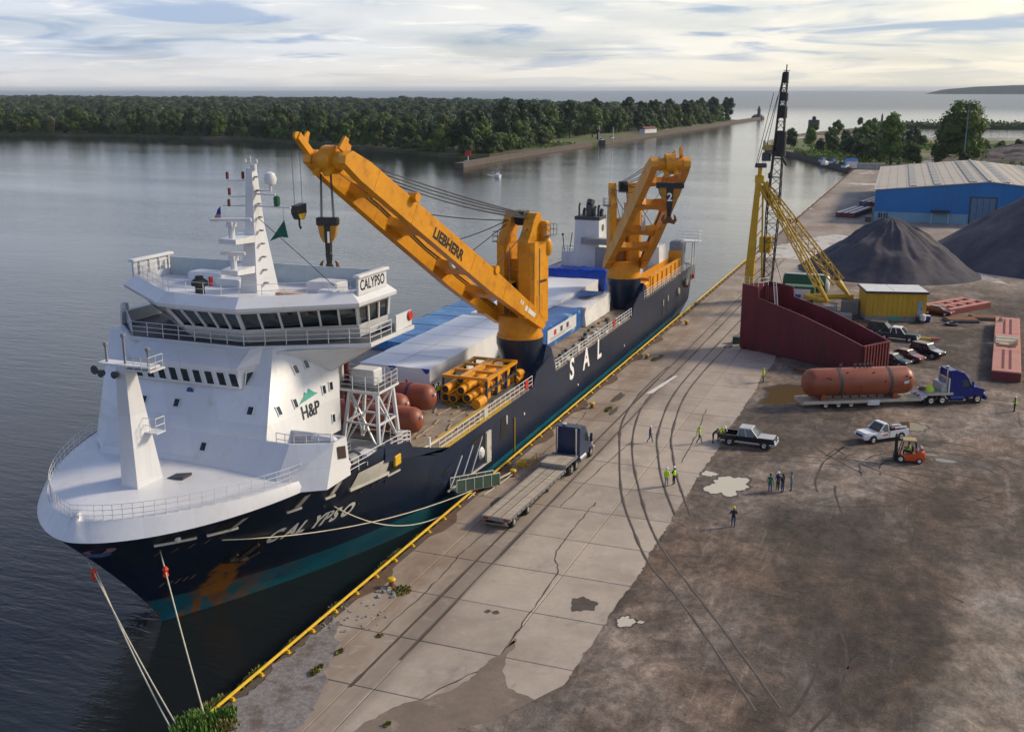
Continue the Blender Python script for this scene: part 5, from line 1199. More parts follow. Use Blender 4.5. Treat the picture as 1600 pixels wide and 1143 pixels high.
# ---- quay-side lattice platform aft of the house
lp = MB(); base4 = [(-6.4, 72.7), (-3.0, 72.5), (-3.0, 76.0), (-6.4, 76.0)]; top4 = [(-5.8, 73.1), (-3.3, 73.0), (-3.3, 75.6), (-5.8, 75.6)]
B4 = [Vector((*p, 7.15)) for p in base4]; T4 = [Vector((*p, 11.9)) for p in top4]
for a, b in zip(B4, T4): lp.bar(a, b, .24)
for i in range(4):
    j = (i + 1) % 4; lp.bar(B4[i], T4[j], .13); lp.bar(B4[j], T4[i], .13)
    for f in (.45, .97): lp.bar(B4[i].lerp(T4[i], f), B4[j].lerp(T4[j], f), .15)
lat = lp.build('lattice_platform', WHITE, ship)
MB().box(-9.0, -2.9, 72.6, 76.0, 11.9, 12.06).build('stage', WHITE, lat); MB().box(-8.9, -3.0, 72.7, 75.9, 12.065, 12.075).build('grating', DGREY, lat)
rail_line([(-8.8, 72.7, 12.06), (-3.0, 72.7, 12.06), (-3.0, 75.9, 12.06), (-8.8, 75.9, 12.06)], 1.15, 1.2, 3, .03, .035).build('railing', WHITE, lat)
MB().cbox(-6.3, -4.2, 74.2, 75.7, 12.08, 13.3, .08).build('cabinet', WHITE, lat); MB().cbox(-8.6, -7.3, 74.3, 75.6, 12.08, 13.7, .08).build('cabinet', WHITE, lat)
mb = MB(); mb.tube((-6.9, 74.6, 9), (-6.9, 74.6, 16.2), .22, 8); mb.tube((-6.0, 75.3, 14.2), (-6.9, 75.6, 16.6), .36, 8); mb.build('vent_pipe', DKRED, lat, smooth=True)
rail_line([(-1.5, 65.2, 7.95), (-1.4, 74.3, 7.6)], 1.05, 1.3, 3, .03, .035).build('well_railing', WHITE, ship)
rail_line([(-5.0, 66.0, 7.15), (-5.0, 71.5, 7.15)], 1.05, 1.3, 3, .03, .035).build('well_railing', WHITE, ship)
for x, y, w_, d_, h_, m_ in ((-3.6, 66.2, 1.3, 2.0, .8, DGREY), (-3.2, 69.0, 1.2, 1.6, 1.0, WHITE), (-4.4, 70.6, 1.0, 1.0, .7, MGREY), (-2.6, 71.4, .9, 1.2, .9, GREEN)): MB().cbox(x, x + w_, y, y + d_, 7.15, 7.15 + h_, .15).build('deck_locker', m_, ship)
mb = MB(); mb.lathe([(.55, -.7), (.55, .7)], (-3.0, 67.9, 7.9), 12, 'y'); mb.lathe([(.75, -.75), (.75, -.68)], (-3.0, 67.9, 7.9), 12, 'y'); mb.lathe([(.75, .68), (.75, .75)], (-3.0, 67.9, 7.9), 12, 'y'); mb.build('winch', MGREY, ship)
rail_line([(-1.6, 73.0, 7.6), (-1.6, 75.2, 7.0), (-3.4, 75.2, 7.0)], 1.3, .8, 4, .04, .05).build('pilot_gate', WHITE, ship); MB().lathe([(.34, -.05), (.42, 0), (.34, .08)], (-2.2, 75.1, 7.6), 12, 'y').build('life_ring', RED, ship)
MB().box(-24.0, -20.6, 65, 148, 4.6, 5.6).build('hatch_coaming', DECKG, ship)
# ---- aft house and funnel
mb = MB(); mb.loft([[(-15.6, 159.8, 5.7), (-11.2, 159.8, 5.7), (-11.0, 164.4, 5.7), (-15.6, 164.4, 5.7)], [(-15.3, 160.3, 15.6), (-11.5, 160.3, 15.6), (-11.5, 163.8, 15.6), (-15.3, 163.8, 15.6)]]); mb.box(-17.4, -15.5, 160.1, 165, 5.7, 10.6); mb.box(-17.4, -6.0, 164.3, 170, 5.7, 10.0)
fun = mb.build('funnel', WHITE, ship)
mb = MB(); mb.box(-15.4, -11.4, 160.2, 163.9, 15.6, 16.1)
for x, y, r_, h_ in ((-14.9, 161, .14, 2.1), (-13.3, 161.4, .62, 2.5), (-12.4, 161, .2, 1.7), (-12.0, 161.6, .2, 1.8), (-14.4, 162, .25, 1.2), (-11.7, 162.2, .3, 1.1), (-14.8, 163, .2, .9)):
    mb.tube((x, y, 16), (x, y, 16 + h_ * .75), r_, 8); mb.tube((x, y, 16 + h_ * .75), (x + .1, y + .5 * r_, 16 + h_), r_, 8)
mb.build('exhaust', DGREY, fun)
mb = MB(); mb.box(-13.8, -9.5, 158.6, 160.2, 12.1, 13.0); mb.build('funnel_gallery', MGREY, fun)
MB().box(-11.6, -9.6, 158.9, 160.0, 6.0, 11.6).build('louvre_housing', MGREY, fun)
MB().lathe([(.55, 0), (.55, .06)], (-11.42, 162.2, 14.3), 10, 'x').build('funnel_mark', pm('mark_green', (.10, .16, .08), .6), fun)
mb = MB(); mb.tube((-17, 160.2, 10.6), (-17.2, 160, 13.2), .07, 5); mb.tube((-16.2, 160.4, 10.6), (-15.8, 160.4, 13.6), .07, 5); mb.lathe([(.16, 0), (.2, .3)], (-17.2, 160, 13.1), 7); rl = rail_line([(-17.3, 160.2, 10.6), (-15.6, 160.2, 10.6)], .9, .8, 2, .03, .03); mb.add(rl.v, rl.f); mb.build('lamp_post', DGREY, fun)
mb = MB(); mb.loft([[(-7.4, 168, 5.7), (-3.6, 168, 5.7), (-3.6, 174, 5.7), (-7.4, 174, 5.7)], [(-7.2, 168.6, 10.8), (-4.0, 168.6, 10.8), (-4.0, 173, 10.8), (-7.2, 173, 10.8)]]); mb.build('aft_house', WHITE2, ship)
mb = MB(); mb.cbox(-4.2, -2.0, 176.5, 179.5, 5.7, 10.8, .3); mb.cbox(-3.8, -2.4, 176.4, 176.6, 8.2, 10.0, .1); mb.build('vent_cowl', MGREY, ship)
mb = MB(); mb.box(-3.6, .2, 179, 181.5, 10.4, 10.55); r_ = rail_line([(-3.5, 179.1, 10.55), (.1, 179.1, 10.55), (.1, 181.4, 10.55)], 1.6, 1.2, 3, .035, .035); mb.add(r_.v, r_.f)
for x, y in ((-3.2, 179.3), (-.9, 179.3), (-.9, 181.2)): mb.bar((x, y, 5.7), (x, y, 10.4), .16)
mb.build('aft_platform', WHITE2, ship)
for y in (171, 174.5, 178): MB().cbox(-2.6, -1.8, y, y + 1.0, 5.72, 6.6, .12).build('deck_locker', WHITE2, ship)
rr = random.Random(3); mb = MB()
for i in range(26):
    y = rr.uniform(111, 141); x = rr.uniform(-3.6, -2.0); s = rr.uniform(.2, .55); mb.cbox(x, x + s, y, y + s * rr.uniform(1, 2.4), 4.62, 4.62 + s * rr.uniform(.4, 1.0), .06)
mb.build('deck_gear', CREAM, ship, kind='stuff')
mb = MB()
for i in range(22):
    y = rr.uniform(111, 141); x = rr.uniform(-4.6, -2.0); s = rr.uniform(.2, .5); mb.cbox(x, x + s, y, y + s * rr.uniform(1, 3), 4.62, 4.62 + s * rr.uniform(.5, 1.3), .06)
mb.build('deck_gear', DGREY, ship, kind='stuff')
mb = MB()
for i in range(30):
    y = rr.uniform(76.5, 96); x = rr.uniform(-7.5, -2.0); a = rr.uniform(-.3, .3); L = rr.uniform(1.0, 3.5); mb.bar((x, y, 4.7), (x + L * a, y + L, 4.7), .12)
mb.build('deck_dunnage', pm('timber', (.36, .28, .19), .85, var=.25, scale=2), ship, kind='stuff')
mb = MB(); mb.box(-2.3, -1.6, 76.5, 98, 4.62, 4.72); mb.box(-3.6, -3.2, 80, 96, 4.62, 4.7); mb.build('deck_stripe', YELLOW, ship)
# ---- gangway from the side door
gw = thing('gangway', 'dark green netted gangway leading from the ship side door down to the quay', 'gangway', (.6, 84.5, 0))
ga, gb = Vector((-1.0, 82.2, .75)), Vector((1.3, 86.6, .3))
MB().bar(ga, gb, .9, .12).build('walkway', STEEL, gw)
for sgn in (-1, 1):
    d = (gb - ga).normalized(); n = d.cross(Vector((0, 0, 1))).normalized() * (.45 * sgn); mb = MB()
    mb.quad(ga + n, gb + n, gb + n + Vector((0, 0, 1.1)), ga + n + Vector((0, 0, 1.1))); mb.build('safety_net', NETG, gw)
    mb = MB(); mb.path([ga + n + Vector((0, 0, 1.1)), gb + n + Vector((0, 0, 1.1))], .05, 6)
    for k in range(6): p = ga.lerp(gb, k / 5) + n; mb.tube(p, p + Vector((0, 0, 1.1)), .04, 5)
    mb.build('handrail', CREAM, gw)
hz = thing('gangway_barrier', 'yellow tubular barrier standing where the gangway lands', 'barrier', (2.5, 91.5, 0))
rl = rail_line([(1.4, 91.4, 0), (2.6, 92.0, 0), (2.6, 93.6, 0)], 1.0, .8, 2, .05, .05); rl.build('barrier_frame', YELLOW, hz)
MB().cbox(1.3, 1.9, 92.2, 93.0, 0, .5, .05).build('foot_block', YELLOW, hz)
# ---- mooring lines
def catenary(a, b, sag, n=16): 
    a, b = Vector(a), Vector(b); return [a.lerp(b, i / n) - Vector((0, 0, sag * 4 * (i / n) * (1 - i / n))) for i in range(n + 1)]
def line_thing(label, runs, r=.045):
    t = thing('mooring_line', label, 'mooring line', (runs[0][1][0], runs[0][1][1], 0), 0)
    for a, b, sg in runs: MB().path(catenary(a, b, sg), r, 6).build('rope', ROPE, t, smooth='all')
    return t
P3 = lambda y, z: (hull_x(y, z, .05), y, z)
m1 = line_thing('double pale line from the stem of the ship down to the weedy near corner', [(P3(50.9, 5.4), (-.25, 43.6, .0), .35), ((-12.5, 50.95, 5.3), (-.52, 43.35, -.05), .55)])
m2 = line_thing('single pale line from the bow opening down to the near end of the yellow rail', [(P3(53.35, 5.75), (1.0, 44.3, .1), .3)])
m3 = line_thing('long yellowish line running aft along the bow to the bollard beside the gangway', [(P3(57.0, 5.35), (1.75, 89.6, .5), 1.5)])
m4 = line_thing('slack brown line hanging from the bow below the name letters to the quay edge', [(P3(65.9, 5.0), (.3, 84.0, .2), 2.3), ])
m5 = line_thing('pair of grey lines lying on the quay from the gangway bollard to the edge', [((1.75, 89.6, .45), (.1, 84.6, .25), .1), ((1.8, 89.5, .3), (1.1, 84.0, .06), .05)])
def rag(p, label):
    p = Vector(p); MB().lathe([(.05, -.5), (.2, -.35), (.14, -.1), (.22, .1), (.08, .3)], p, 7).build('warning_rag', REDC, None, label=label, category='rag', group='red rags on the mooring lines')
rag(Vector(P3(50.9, 5.4)).lerp(Vector((-.25, 43.6, 0)), .06) - Vector((0, 0, .2)), 'orange red rag tied on the double line at the stem')
rag(Vector(P3(53.35, 5.75)).lerp(Vector((1.0, 44.3, .1)), .12) - Vector((0, 0, .1)), 'red rag tied on the single line below the bow opening')
rag((.12, 84.7, .45), 'red rag tied on the line where it crosses the yellow rail')
# ------------------------------------------------------------------ the ship's two deck cranes
def pedestal(X, Y, zr, r):
    mb = MB(); mb.lathe([(r * .62, 4.6), (r * .66, 5.6), (r * .93, zr - 1.3), (r, zr - .75), (r, zr - .02), (r * .5, zr - .02)], (X, Y, 0), 28)
    p = mb.build('crane_pedestal', HULLM, ship, smooth=True)
    MB().ext([(Y - r * .9, 4.6), (Y + r * 1.35, 4.6), (Y + r * 1.2, 6.5), (Y + r * .9, zr - 1.6), (Y + r * .3, zr - .9), (Y - r * .2, 6.4)], (XC + HB - .25, 0, 0), (0, 1, 0), (0, 0, 1), (-1.9, 0, 0)).build('pedestal_web', HULLM, p)
pedestal(-4.3, 107.3, 9.25, 2.55); pedestal(-4.3, 149.0, 9.15, 2.45)
def deck_crane(loc, ang, luff, L, num, label, hook_drop, hook_turn, aux, hookscale):
    t = thing('deck_crane', label, 'crane', loc, ang, 'orange deck cranes of the ship')
    B = lambda mb, n, m=ORANGE, p=t, **k: mb.build(n, m, p, local=True, **k)
    mb = MB(); mb.lathe([(2.5, 0), (2.5, .22), (2.42, .22), (2.42, .36), (2.34, .36), (2.30, 2.4), (1.9, 2.4)], n=28); B(mb, 'slewing_drum', smooth=True)
    mb = MB()
    def col_(y0, y1, x0, x1, z0, z1, c):
        p = [(x0, y0), (x1 - c, y0), (x1, y0 + c), (x1, y1 - c), (x1 - c, y1), (x0, y1)]; mb.loft([[(a, b, z0) for a, b in p], [(a, b, z1) for a, b in p]])
    col_(.15, 2.25, -2.15, 1.15, 1.5, 10.3, .35); col_(-2.25, -1.35, -2.15, 1.15, 1.5, 10.1, .1); mb.box(-2.1, -.35, -1.36, .2, 1.5, 8.2)
    tw = B(mb, 'tower')
    for y0, y1 in ((.35, 1.55), (-2.2, -1.25)):
        B(MB().ext([(1.15, 10.0), (.95, 10.5), (.25, 11.4), (-.25, 12.5), (-.85, 13.15), (-1.55, 13.2), (-1.95, 12.5), (-1.95, 11.5), (-1.35, 10.9), (-1.5, 10.0)], (0, y0, 0), (1, 0, 0), (0, 0, 1), (0, y1 - y0, 0)), 'sheave_horn')
    B(MB().cbox(-2.4, -1.5, 1.2, 2.3, 9.9, 12.3, .15), 'rear_box'); B(MB().lathe([(.35, -.9), (.6, -.5), (.6, .5), (.35, .9)], (-2.2, 2.0, 9.5), 10, 'z'), 'motor', smooth=True)
    mb = MB()
    for k in range(4): mb.lathe([(.2, -.07), (.85, -.07), (.72, 0), (.85, .07), (.2, .07)], (-.95, -.75 + .32 * k, 12.6), 16, 'y')
    B(mb, 'luffing_sheave', DGREY)
    mb = MB(); mb.cbox(.2, 1.7, -1.5, -.1, 3.9, 4.1, .05); mb.cbox(.2, 1.6, -1.45, -.15, 5.9, 6.1, .05)
    for x, y in ((1.6, -1.4), (1.6, -.2), (.3, -1.4), (.3, -.2), (1.65, -.8)): mb.bar((x, y, 4), (x, y, 6), .14)
    cb = B(mb, 'operator_cab'); B(MB().box(.3, 1.55, -1.38, -.22, 4.1, 5.9), 'cab_glass', GLASS, cb)
    rl = rail_line([(-2.4, 2.2, 10.9), (-2.4, 3.1, 10.9), (-1.0, 3.1, 10.9), (-1.0, 2.3, 10.9)], 1.1, .9, 2, .035, .035); rl.box(-2.45, -.95, 2.2, 3.15, 10.8, 10.9); B(rl, 'platform', MGREY)
    rl = rail_line([(.6, -2.2, 10.1), (.6, -3.0, 10.1), (-1.2, -3.0, 10.1)], 1.0, .9, 2, .035, .035); rl.box(-1.3, .7, -3.05, -2.2, 10.0, 10.1); B(rl, 'platform', MGREY)
    vs, fs = text_mesh('LIEBHERR', .42, 0, .012); q = MB(); q.add([(-.1 - p.x * .95, 2.27, 5.9 + p.y) for p in vs], fs); q.build('maker_text', BLACK, tw, local=True)
    # boom: u along, n up, y across
    ca, sa = math.cos(luff), math.sin(luff); piv = Vector((.35, 0, 1.75))
    U, N, Y_ = Vector((ca, 0, sa)), Vector((-sa, 0, ca)), Vector((0, 1, 0))
    at = lambda u, n, y=0.0: piv + U * u + N * n + Y_ * y
    prof = [(-.7, 0.0), (-.5, .5), (1.6, .9), (12, 1.12), (L - 3, 1.05), (L - .6, .75), (L, 0), (L - .2, -.6), (L - 2.5, -.85), (24, -.98), (11, -1.05), (3.5, -.75), (-.4, -.5)]
    def ys(u): return lerp(2.62, 1.80, min(1, max(0, u / L)))
    legs = []
    for sg in (1, -1):
        mb = MB(); w_ = .78
        a = [at(u, n, sg * ys(u) - w_ / 2) for u, n in prof]; b = [at(u, n, sg * ys(u) + w_ / 2) for u, n in prof]
        mb.loft([a, b]); legs.append(B(mb, 'boom_leg'))
    for u, hw in ((7.5, 1.1), (13.6, 1.3), (22.5, 1.5), (29.5, .8)):
        y = ys(u) - .3; S = []; mb = MB()
        for k in (-1, -.75, -.45, 0, .45, .75, 1): f = .45 + .55 * abs(k) ** 2; S.append([at(u - hw * f, .45, k * y), at(u + hw * f, .45, k * y), at(u + hw * f, -.35, k * y), at(u - hw * f, -.35, k * y)])
        mb.loft(S); B(mb, 'boom_crosstie')
    mb = MB(); y = ys(L) + .35
    mb.tube(at(L - .9, 0, -y), at(L - .9, 0, y), .72, 14); mb.tube(at(L - .9, .05, -.55), at(L - .9, .05, .55), 1.15, 16)
    for yy in (-.55, .55): mb.bar(at(L - .9, -.2, yy), at(L - .3, -1.6, yy), .5, .3)
    hd = B(mb, 'boom_head', smooth=True)
    mb = MB()
    for u, yy in ((L - .4, 1.1), (L - 1.5, .55)): B(MB().ext([(-.5, 0), (.5, 0), (.25, 1.2), (-.25, 1.2)], at(u, .6, yy), U, N, Y_ * .25), 'sheave_lug', ORANGE, hd)
    if aux:
        mb.bar(at(L - .4, .25, -1.9), at(L + 2.0, .55, -1.55), .5, .6); mb.ext([(-.35, 0), (.35, 0), (.15, .8), (-.15, .8)], at(L + .9, .7, -1.75), U, N, Y_ * .2); mb.lathe([(.1, -.12), (.35, -.12), (.35, .12), (.1, .12)], at(L + 2.0, .5, -1.55), 10, 'y')
    if aux: B(mb, 'outer_arm', ORANGE, hd)
    mb = MB(); c = at(14.8, .45, .25); mb.lathe([(.28, -.16), (.95, -.16), (.78, 0), (.95, .16), (.28, .16)], c, 18, 'y'); sh1 = B(mb, 'guide_sheave', WHITE2)
    mb = MB()
    for u in (26.5, 11.2): mb.tube(at(u, 1.2, 2.0), at(u, 1.2, 2.9), .42, 10)
    mb.tube(at(10.8, 1.3, -2.4), at(10.8, 1.3, -1.6), .4, 10); B(mb, 'boom_lug')
    fo = lambda a, b: at(21.6 - a, -.45 + b, ys(19) + .425)
    vs, fs = text_mesh('LIEBHERR', 1.35, 0, .05, 1.0); q = MB(); q.add([at(22.4 - p.x * .92, -.55 + p.y, ys(22.4 - p.x * .92) + .41) for p in vs], fs); q.build('boom_text', BLACK, legs[0], local=True)
    q = MB(); q.add([at(u, n, ys(u) + .40) for u, n in ((4.2, -.2), (1.9, -.1), (1.9, .32), (4.2, .38))], [(0, 1, 2, 3)]); q.build('notice_plate', WHITE2, legs[0], local=True)
    q = MB()
    for u in (5.4, 5.0): q.add([at(u, n, ys(u) + .40) for u, n in ((u, .1), (u - .25, .1), (u - .25, .5), (u, .5))], [(0, 1, 2, 3)])
    q.build('notice_plate', WHITE2, legs[0], local=True)
    for sg, lg in zip((1, -1), legs):
        for u in (3.6, 8.6, 15.2, 25.6, 31.5):
            q = MB(); y1 = ys(u) + .405; q.box(0, 0, 0, 0, 0, 0) if False else None
            hi_n, lo_n = 1.0, -.92
            q.loft([[at(u - .09, n, sg * ys(u) + s2 * .41) for n, s2 in ((lo_n, -1), (lo_n, 1), (hi_n + .02, 1), (hi_n + .02, -1))], [at(u + .09, n, sg * ys(u) + s2 * .41) for n, s2 in ((lo_n, -1), (lo_n, 1), (hi_n + .02, 1), (hi_n + .02, -1))]]); q.build('weld_band', ORANGE, lg, local=True)
        q = MB(); q.path([at(u, .55 + .06 * math.sin(u), sg * (ys(u) - .42)) for u in range(2, int(L) - 3, 3)], .07, 5); q.path([at(u, .3 + .06 * math.sin(u + 1), sg * (ys(u) - .42)) for u in range(2, int(L) - 3, 3)], .05, 5); q.build('hose', BLACK, lg, local=True)
    q = MB()
    for k in range(22): q.bar((-2.2, 1.0, 2.4 + .36 * k), (-2.2, 1.5, 2.4 + .36 * k), .04)
    q.bar((-2.2, 1.0, 2.2), (-2.2, 1.0, 10.4), .05); q.bar((-2.2, 1.5, 2.2), (-2.2, 1.5, 10.4), .05); q.bar((1.18, -.6, 2.4), (1.18, -.6, 9.8), .06); q.bar((-.2, 2.27, 2.5), (-.2, 2.27, 9.6), .05, .12); q.build('tower_ladder', MGREY, tw, local=True)
    for bx in ((-.9, .3, 2.26, 2.29, 2.9, 4.6), (.45, .9, 2.255, 2.28, 6.5, 8.8)): MB().box(*bx).build('access_panel', MATS.get('panel_orange') or pm('panel_orange', (.58, .23, .004), .45, var=.1), tw, local=True)
    # ropes
    mb = MB(); top = Vector((-.9, 0, 13.2))
    for k in range(8): yy = -.8 + .22 * k; mb.path(catenary(top + Y_ * yy - Vector((0, 0, .09 * k)), at(L - 1.2 - 1.5 * (k // 2), 1.05, yy * 1.6), .25 + .05 * k, 10), .05, 5)
    for yy, u in ((-1.6, 24), (-1.8, 16)): mb.path(catenary(Vector((-.4, yy, 12.3)), at(u, 1.2, yy), .3, 8), .06, 5)
    mb.path([Vector((.0, -1.7, 11.9)), at(11.2, 1.6, -1.9)], .05, 5); mb.path([Vector((.1, 1.0, 11.6)), at(10.9, 1.6, 2.3)], .05, 5)
    mb.path(catenary(c + N * .9, at(L - 2, -.6, .3), .2, 6), .03, 5); mb.path([Vector((.6, .3, 7)), c], .03, 5)
    B(mb, 'luffing_rope', WIRE)
    # hook block, hanging plumb
    h0 = at(L - .75, -1.1, 0); hz_ = h0.z - hook_drop; s = hookscale
    Mh = Matrix.Translation((h0.x, h0.y, hz_)) @ Matrix.Rotation(hook_turn, 4, 'Z')
    hk = bpy.data.objects.new('hook_block', None); col.objects.link(hk); hk.parent = t; hk.matrix_local = Mh
    wb_ = 1.55 * s
    mb = MB()
    for a in (-.62, -.5, .5, .62):
        for b in (-.12, .12): mb.tube((a * wb_, b, 0), (a * wb_ * .8, b * .6, hook_drop - .2), .022, 5)
    B(mb, 'hoist_rope', WIRE, hk)
    mb = MB(); mb.cbox(-wb_, wb_, -.36, .36, -.55, .05, .08)
    for k in (-1, 1): mb.ext([(-.95 * wb_, 0), (-.75 * wb_, -.1), (-.75 * wb_, 0)], (0, k * .3, -.55), (1, 0, 0), (0, 0, 1), (0, .06, 0))
    B(mb, 'block_top', BLACK, hk)
    for k in (-1, 1):
        mb = MB(); mb.ext([(k * .27 * wb_, -.62), (k * .86 * wb_, -.62), (k * .70 * wb_, -1.4), (k * .40 * wb_, -1.95), (k * .27 * wb_, -1.95)], (0, -.31, 0), (1, 0, 0), (0, 0, 1), (0, .62, 0))
        B(mb, 'block_cheek', MATS.get('block_orange') or pm('block_orange', (.42, .19, .01), .55, var=.25, c2=(.05, .04, .03), c2s=3), hk)
    mb = MB(); mb.ext([(-.27 * wb_, -.5), (.27 * wb_, -.5), (.2 * wb_, -2.9), (-.2 * wb_, -2.9)], (0, -.36, 0), (1, 0, 0), (0, 0, 1), (0, .72, 0)); mb.lathe([(.24, 0), (.3, -.15), (.22, -.9), (.3, -1.15)], (0, 0, -2.8), 12); B(mb, 'block_shank', BLACK, hk)
    vs, fs = text_mesh(num, 1.25, 0, .03); wx = max(p.x for p in vs)
    for sd in (-1, 1): q = MB(); q.add([(p.x - wx / 2, -.375, -1.95 + p.y) for p in vs] if sd < 0 else [(-(p.x - wx / 2), .375, -1.95 + p.y) for p in vs], fs); q.build('block_number', WL, hk, local=True)
    mb = MB()
    for sg in (-1, 1):
        pts = [(0, 0, -3.8), (sg * .2, 0, -4.25), (sg * .5, 0, -4.35), (sg * .72, 0, -4.05), (sg * .66, 0, -3.72), (sg * .5, 0, -3.5)]; mb.path(pts, [.26, .28, .26, .2, .12, .05], 8)
    B(mb, 'ram_hook', RUST, hk, smooth='all')
    if aux:
        mb = MB()
        for a, b in ((-.55, 0), (.05, .5), (.6, -.3)): mb.path([(a * .5, b * .5, -4.3), (a, b, -5.1), (a * 1.1, b * 1.1, -5.6)], .06, 5)
        B(mb, 'lifting_sling', WIRE, hk)
        a0 = at(L + 2.0, .2, -1.55); hb = bpy.data.objects.new('auxiliary_block', None); col.objects.link(hb); hb.parent = t; hb.matrix_local = Matrix.Translation((a0.x, a0.y, a0.z - 5.3)) @ Matrix.Rotation(hook_turn + 1.2, 4, 'Z')
        mb = MB(); mb.tube((-.48, 0, 0), (-.62, 0, 5.2), .02, 5); mb.tube((.48, 0, 0), (.42, 0, 4.6), .02, 5); B(mb, 'hoist_rope', WIRE, hb)
        mb = MB(); mb.ext([(-.62, .1), (.62, .25), (.62, -.5), (.3, -1.0), (-.3, -1.0), (-.62, -.5)], (0, -.3, 0), (1, 0, 0), (0, 0, 1), (0, .6, 0)); B(mb, 'block_body', BLACK, hb)
        mb = MB()
        for sd in (-.33, .29): mb.ext([(-.45, -.55), (.45, -.5), (.25, -.95), (-.25, -.95)], (0, sd, 0), (1, 0, 0), (0, 0, 1), (0, .04, 0))
        mb.build('block_stripe', YELLOW, hb, local=True)
        mb = MB(); mb.path([(0, 0, -1), (0, 0, -1.5), (.12, 0, -1.75), (.26, 0, -1.6)], [.09, .09, .09, .03], 6); B(mb, 'hook', BLACK, hb)
    return t
deck_crane((-4.3, 107.3, 9.25), math.atan2(-.985, -.168), R(31.9), 35.9, '1', 'orange deck crane with its boom raised over the white bridge, hook block number 1', 3.7, R(115), True, .58)
deck_crane((-4.3, 149.0, 9.15), math.atan2(-30, 13.5), R(27.8), 35.3, '2', 'orange deck crane towards the stern with its boom over the quay, hook block number 2', 1.1, R(78), False, 1.0)
# ------------------------------------------------------------------ cargo on deck
cg = thing('wrapped_cargo', 'long white shrink-wrapped cargo box on deck, nearest the ship bridge', 'cargo', (-14, 109, 4.62))
def wrapbox(x0, x1, y0, y1, z0, z1, seed, nx=10, ny=26, amp=.06):
    mb = MB(); 
    def h(x, y, k): return amp * noise.noise((x * .45 + seed, y * .45, k)) + amp * .5 * noise.noise((x * 1.4, y * 1.4 + seed, k))
    P = []
    for j in range(ny + 1):
        for i in range(nx + 1):
            x, y = lerp(x0, x1, i / nx), lerp(y0, y1, j / ny); e = .05 if i in (0, nx) or j in (0, ny) else 0; P.append((x, y, z1 + h(x, y, 0) - e))
    mb.add(P, [(j * (nx + 1) + i, j * (nx + 1) + i + 1, (j + 1) * (nx + 1) + i + 1, (j + 1) * (nx + 1) + i) for j in range(ny) for i in range(nx)])
    per = [(i, 0) for i in range(nx + 1)] + [(nx, j) for j in range(1, ny + 1)] + [(i, ny) for i in range(nx - 1, -1, -1)] + [(0, j) for j in range(ny - 1, 0, -1)]
    rings = []
    for k in range(4):
        f = k / 3; r_ = []
        for i, j in per:
            x, y, zt = P[j * (nx + 1) + i]; o = amp * .8 * noise.noise((x * .6 + y * .6, f * 2, seed)) * (1 if 0 < f < 1 else .3)
            r_.append((x + (o if i in (0, nx) else 0), y + (o if j in (0, ny) else 0), lerp(z0, zt, f)))
        rings.append(r_)
    mb.loft(rings, cap=False)
    return mb
wrapbox(-18.0, -10.0, 96.5, 123.2, 4.66, 7.6, 1).build('wrapping', TARPW, cg, smooth=True)
for x in (-10.35, -14.2): MB().add([(x - .55, 96.44, 7.56), (x + .38, 96.44, 7.56), (x + .38, 96.42, 7.25), (x, 96.41, 7.0)], [(0, 1, 2, 3)]).build('blue_corner', TARPB2, cg)
mb = MB(); mb.path([(-14.1, 96.6, 7.68), (-14.0, 105, 7.69), (-13.9, 123, 7.69)], .03, 4)
for y in (101, 106, 111, 116, 121): mb.path([(-18, y, 7.66), (-10, y + .2, 7.67)], .018, 4)
mb.build('seam', pm('seam_grey', (.5, .52, .55), .6), cg)
cg = thing('wrapped_cargo', 'white shrink-wrapped cargo box behind the first crane, ending at the blue heap', 'cargo', (-13.5, 140, 4.62))
wrapbox(-17.6, -9.6, 124.6, 154.2, 4.66, 7.6, 7).build('wrapping', TARPW, cg, smooth=True)
cg = thing('covered_cargo', 'blue tarpaulin covered cargo with a printed white banner on its side', 'cargo', (-8, 125, 4.62))
wrapbox(-9.9, -5.8, 116.9, 134.2, 4.66, 7.3, 3, 8, 22, .1).build('tarpaulin', TARPB, cg, smooth=True)
bn = MB().add([(-5.72, 120.4, 5.3), (-5.72, 131.6, 5.3), (-5.72, 131.6, 6.95), (-5.72, 120.4, 6.95)], [(0, 1, 2, 3)]).build('banner', WHITEC, cg)
for k, (y, m_) in enumerate(((123.2, RED), (125.6, DGREY), (128.0, DGREY))): MB().add([(-5.70, y - .45, 5.95), (-5.70, y + .45, 5.95), (-5.70, y + .45, 6.6), (-5.70, y - .45, 6.6)], [(0, 1, 2, 3)]).build('banner_emblem', m_, bn)
mb = MB()
for z, y0, y1 in ((5.72, 121.5, 129.5), (5.5, 121.5, 127)): mb.add([(-5.70, y0, z), (-5.70, y1, z), (-5.70, y1, z + .09), (-5.70, y0, z + .09)], [(0, 1, 2, 3)])
mb.build('banner_text', MGREY, bn)
cg = thing('covered_cargo', 'crumpled white sheeting over cargo at the far end of the blue covered load', 'cargo', (-7.5, 139, 4.62))
wrapbox(-10.2, -5.3, 134.5, 145.6, 4.66, 7.2, 11, 12, 18, .38).build('sheeting', TARPW2, cg, smooth=True); MB().add([(-8.6, 139.5, 7.62), (-6.2, 141, 7.66), (-6.0, 145.2, 7.5), (-9.2, 144.4, 7.62)], [(0, 1, 2, 3)]).build('blue_flap', TARPB, cg)
cg = thing('covered_cargo', 'light blue tarpaulin load along the far side of the ship', 'cargo', (-21, 120, 5.6))
wrapbox(-24.0, -18.6, 110.0, 141.0, 5.0, 6.7, 5, 8, 36, .16).build('tarpaulin', pm('pale_blue_tarpaulin', (0.03, .19, .47), .4, var=.2, scale=.6, c2=(.12, .36, .62), c2s=.4, c2t=(.5, .7), bump=.6, bscale=1.4), cg, smooth=True)
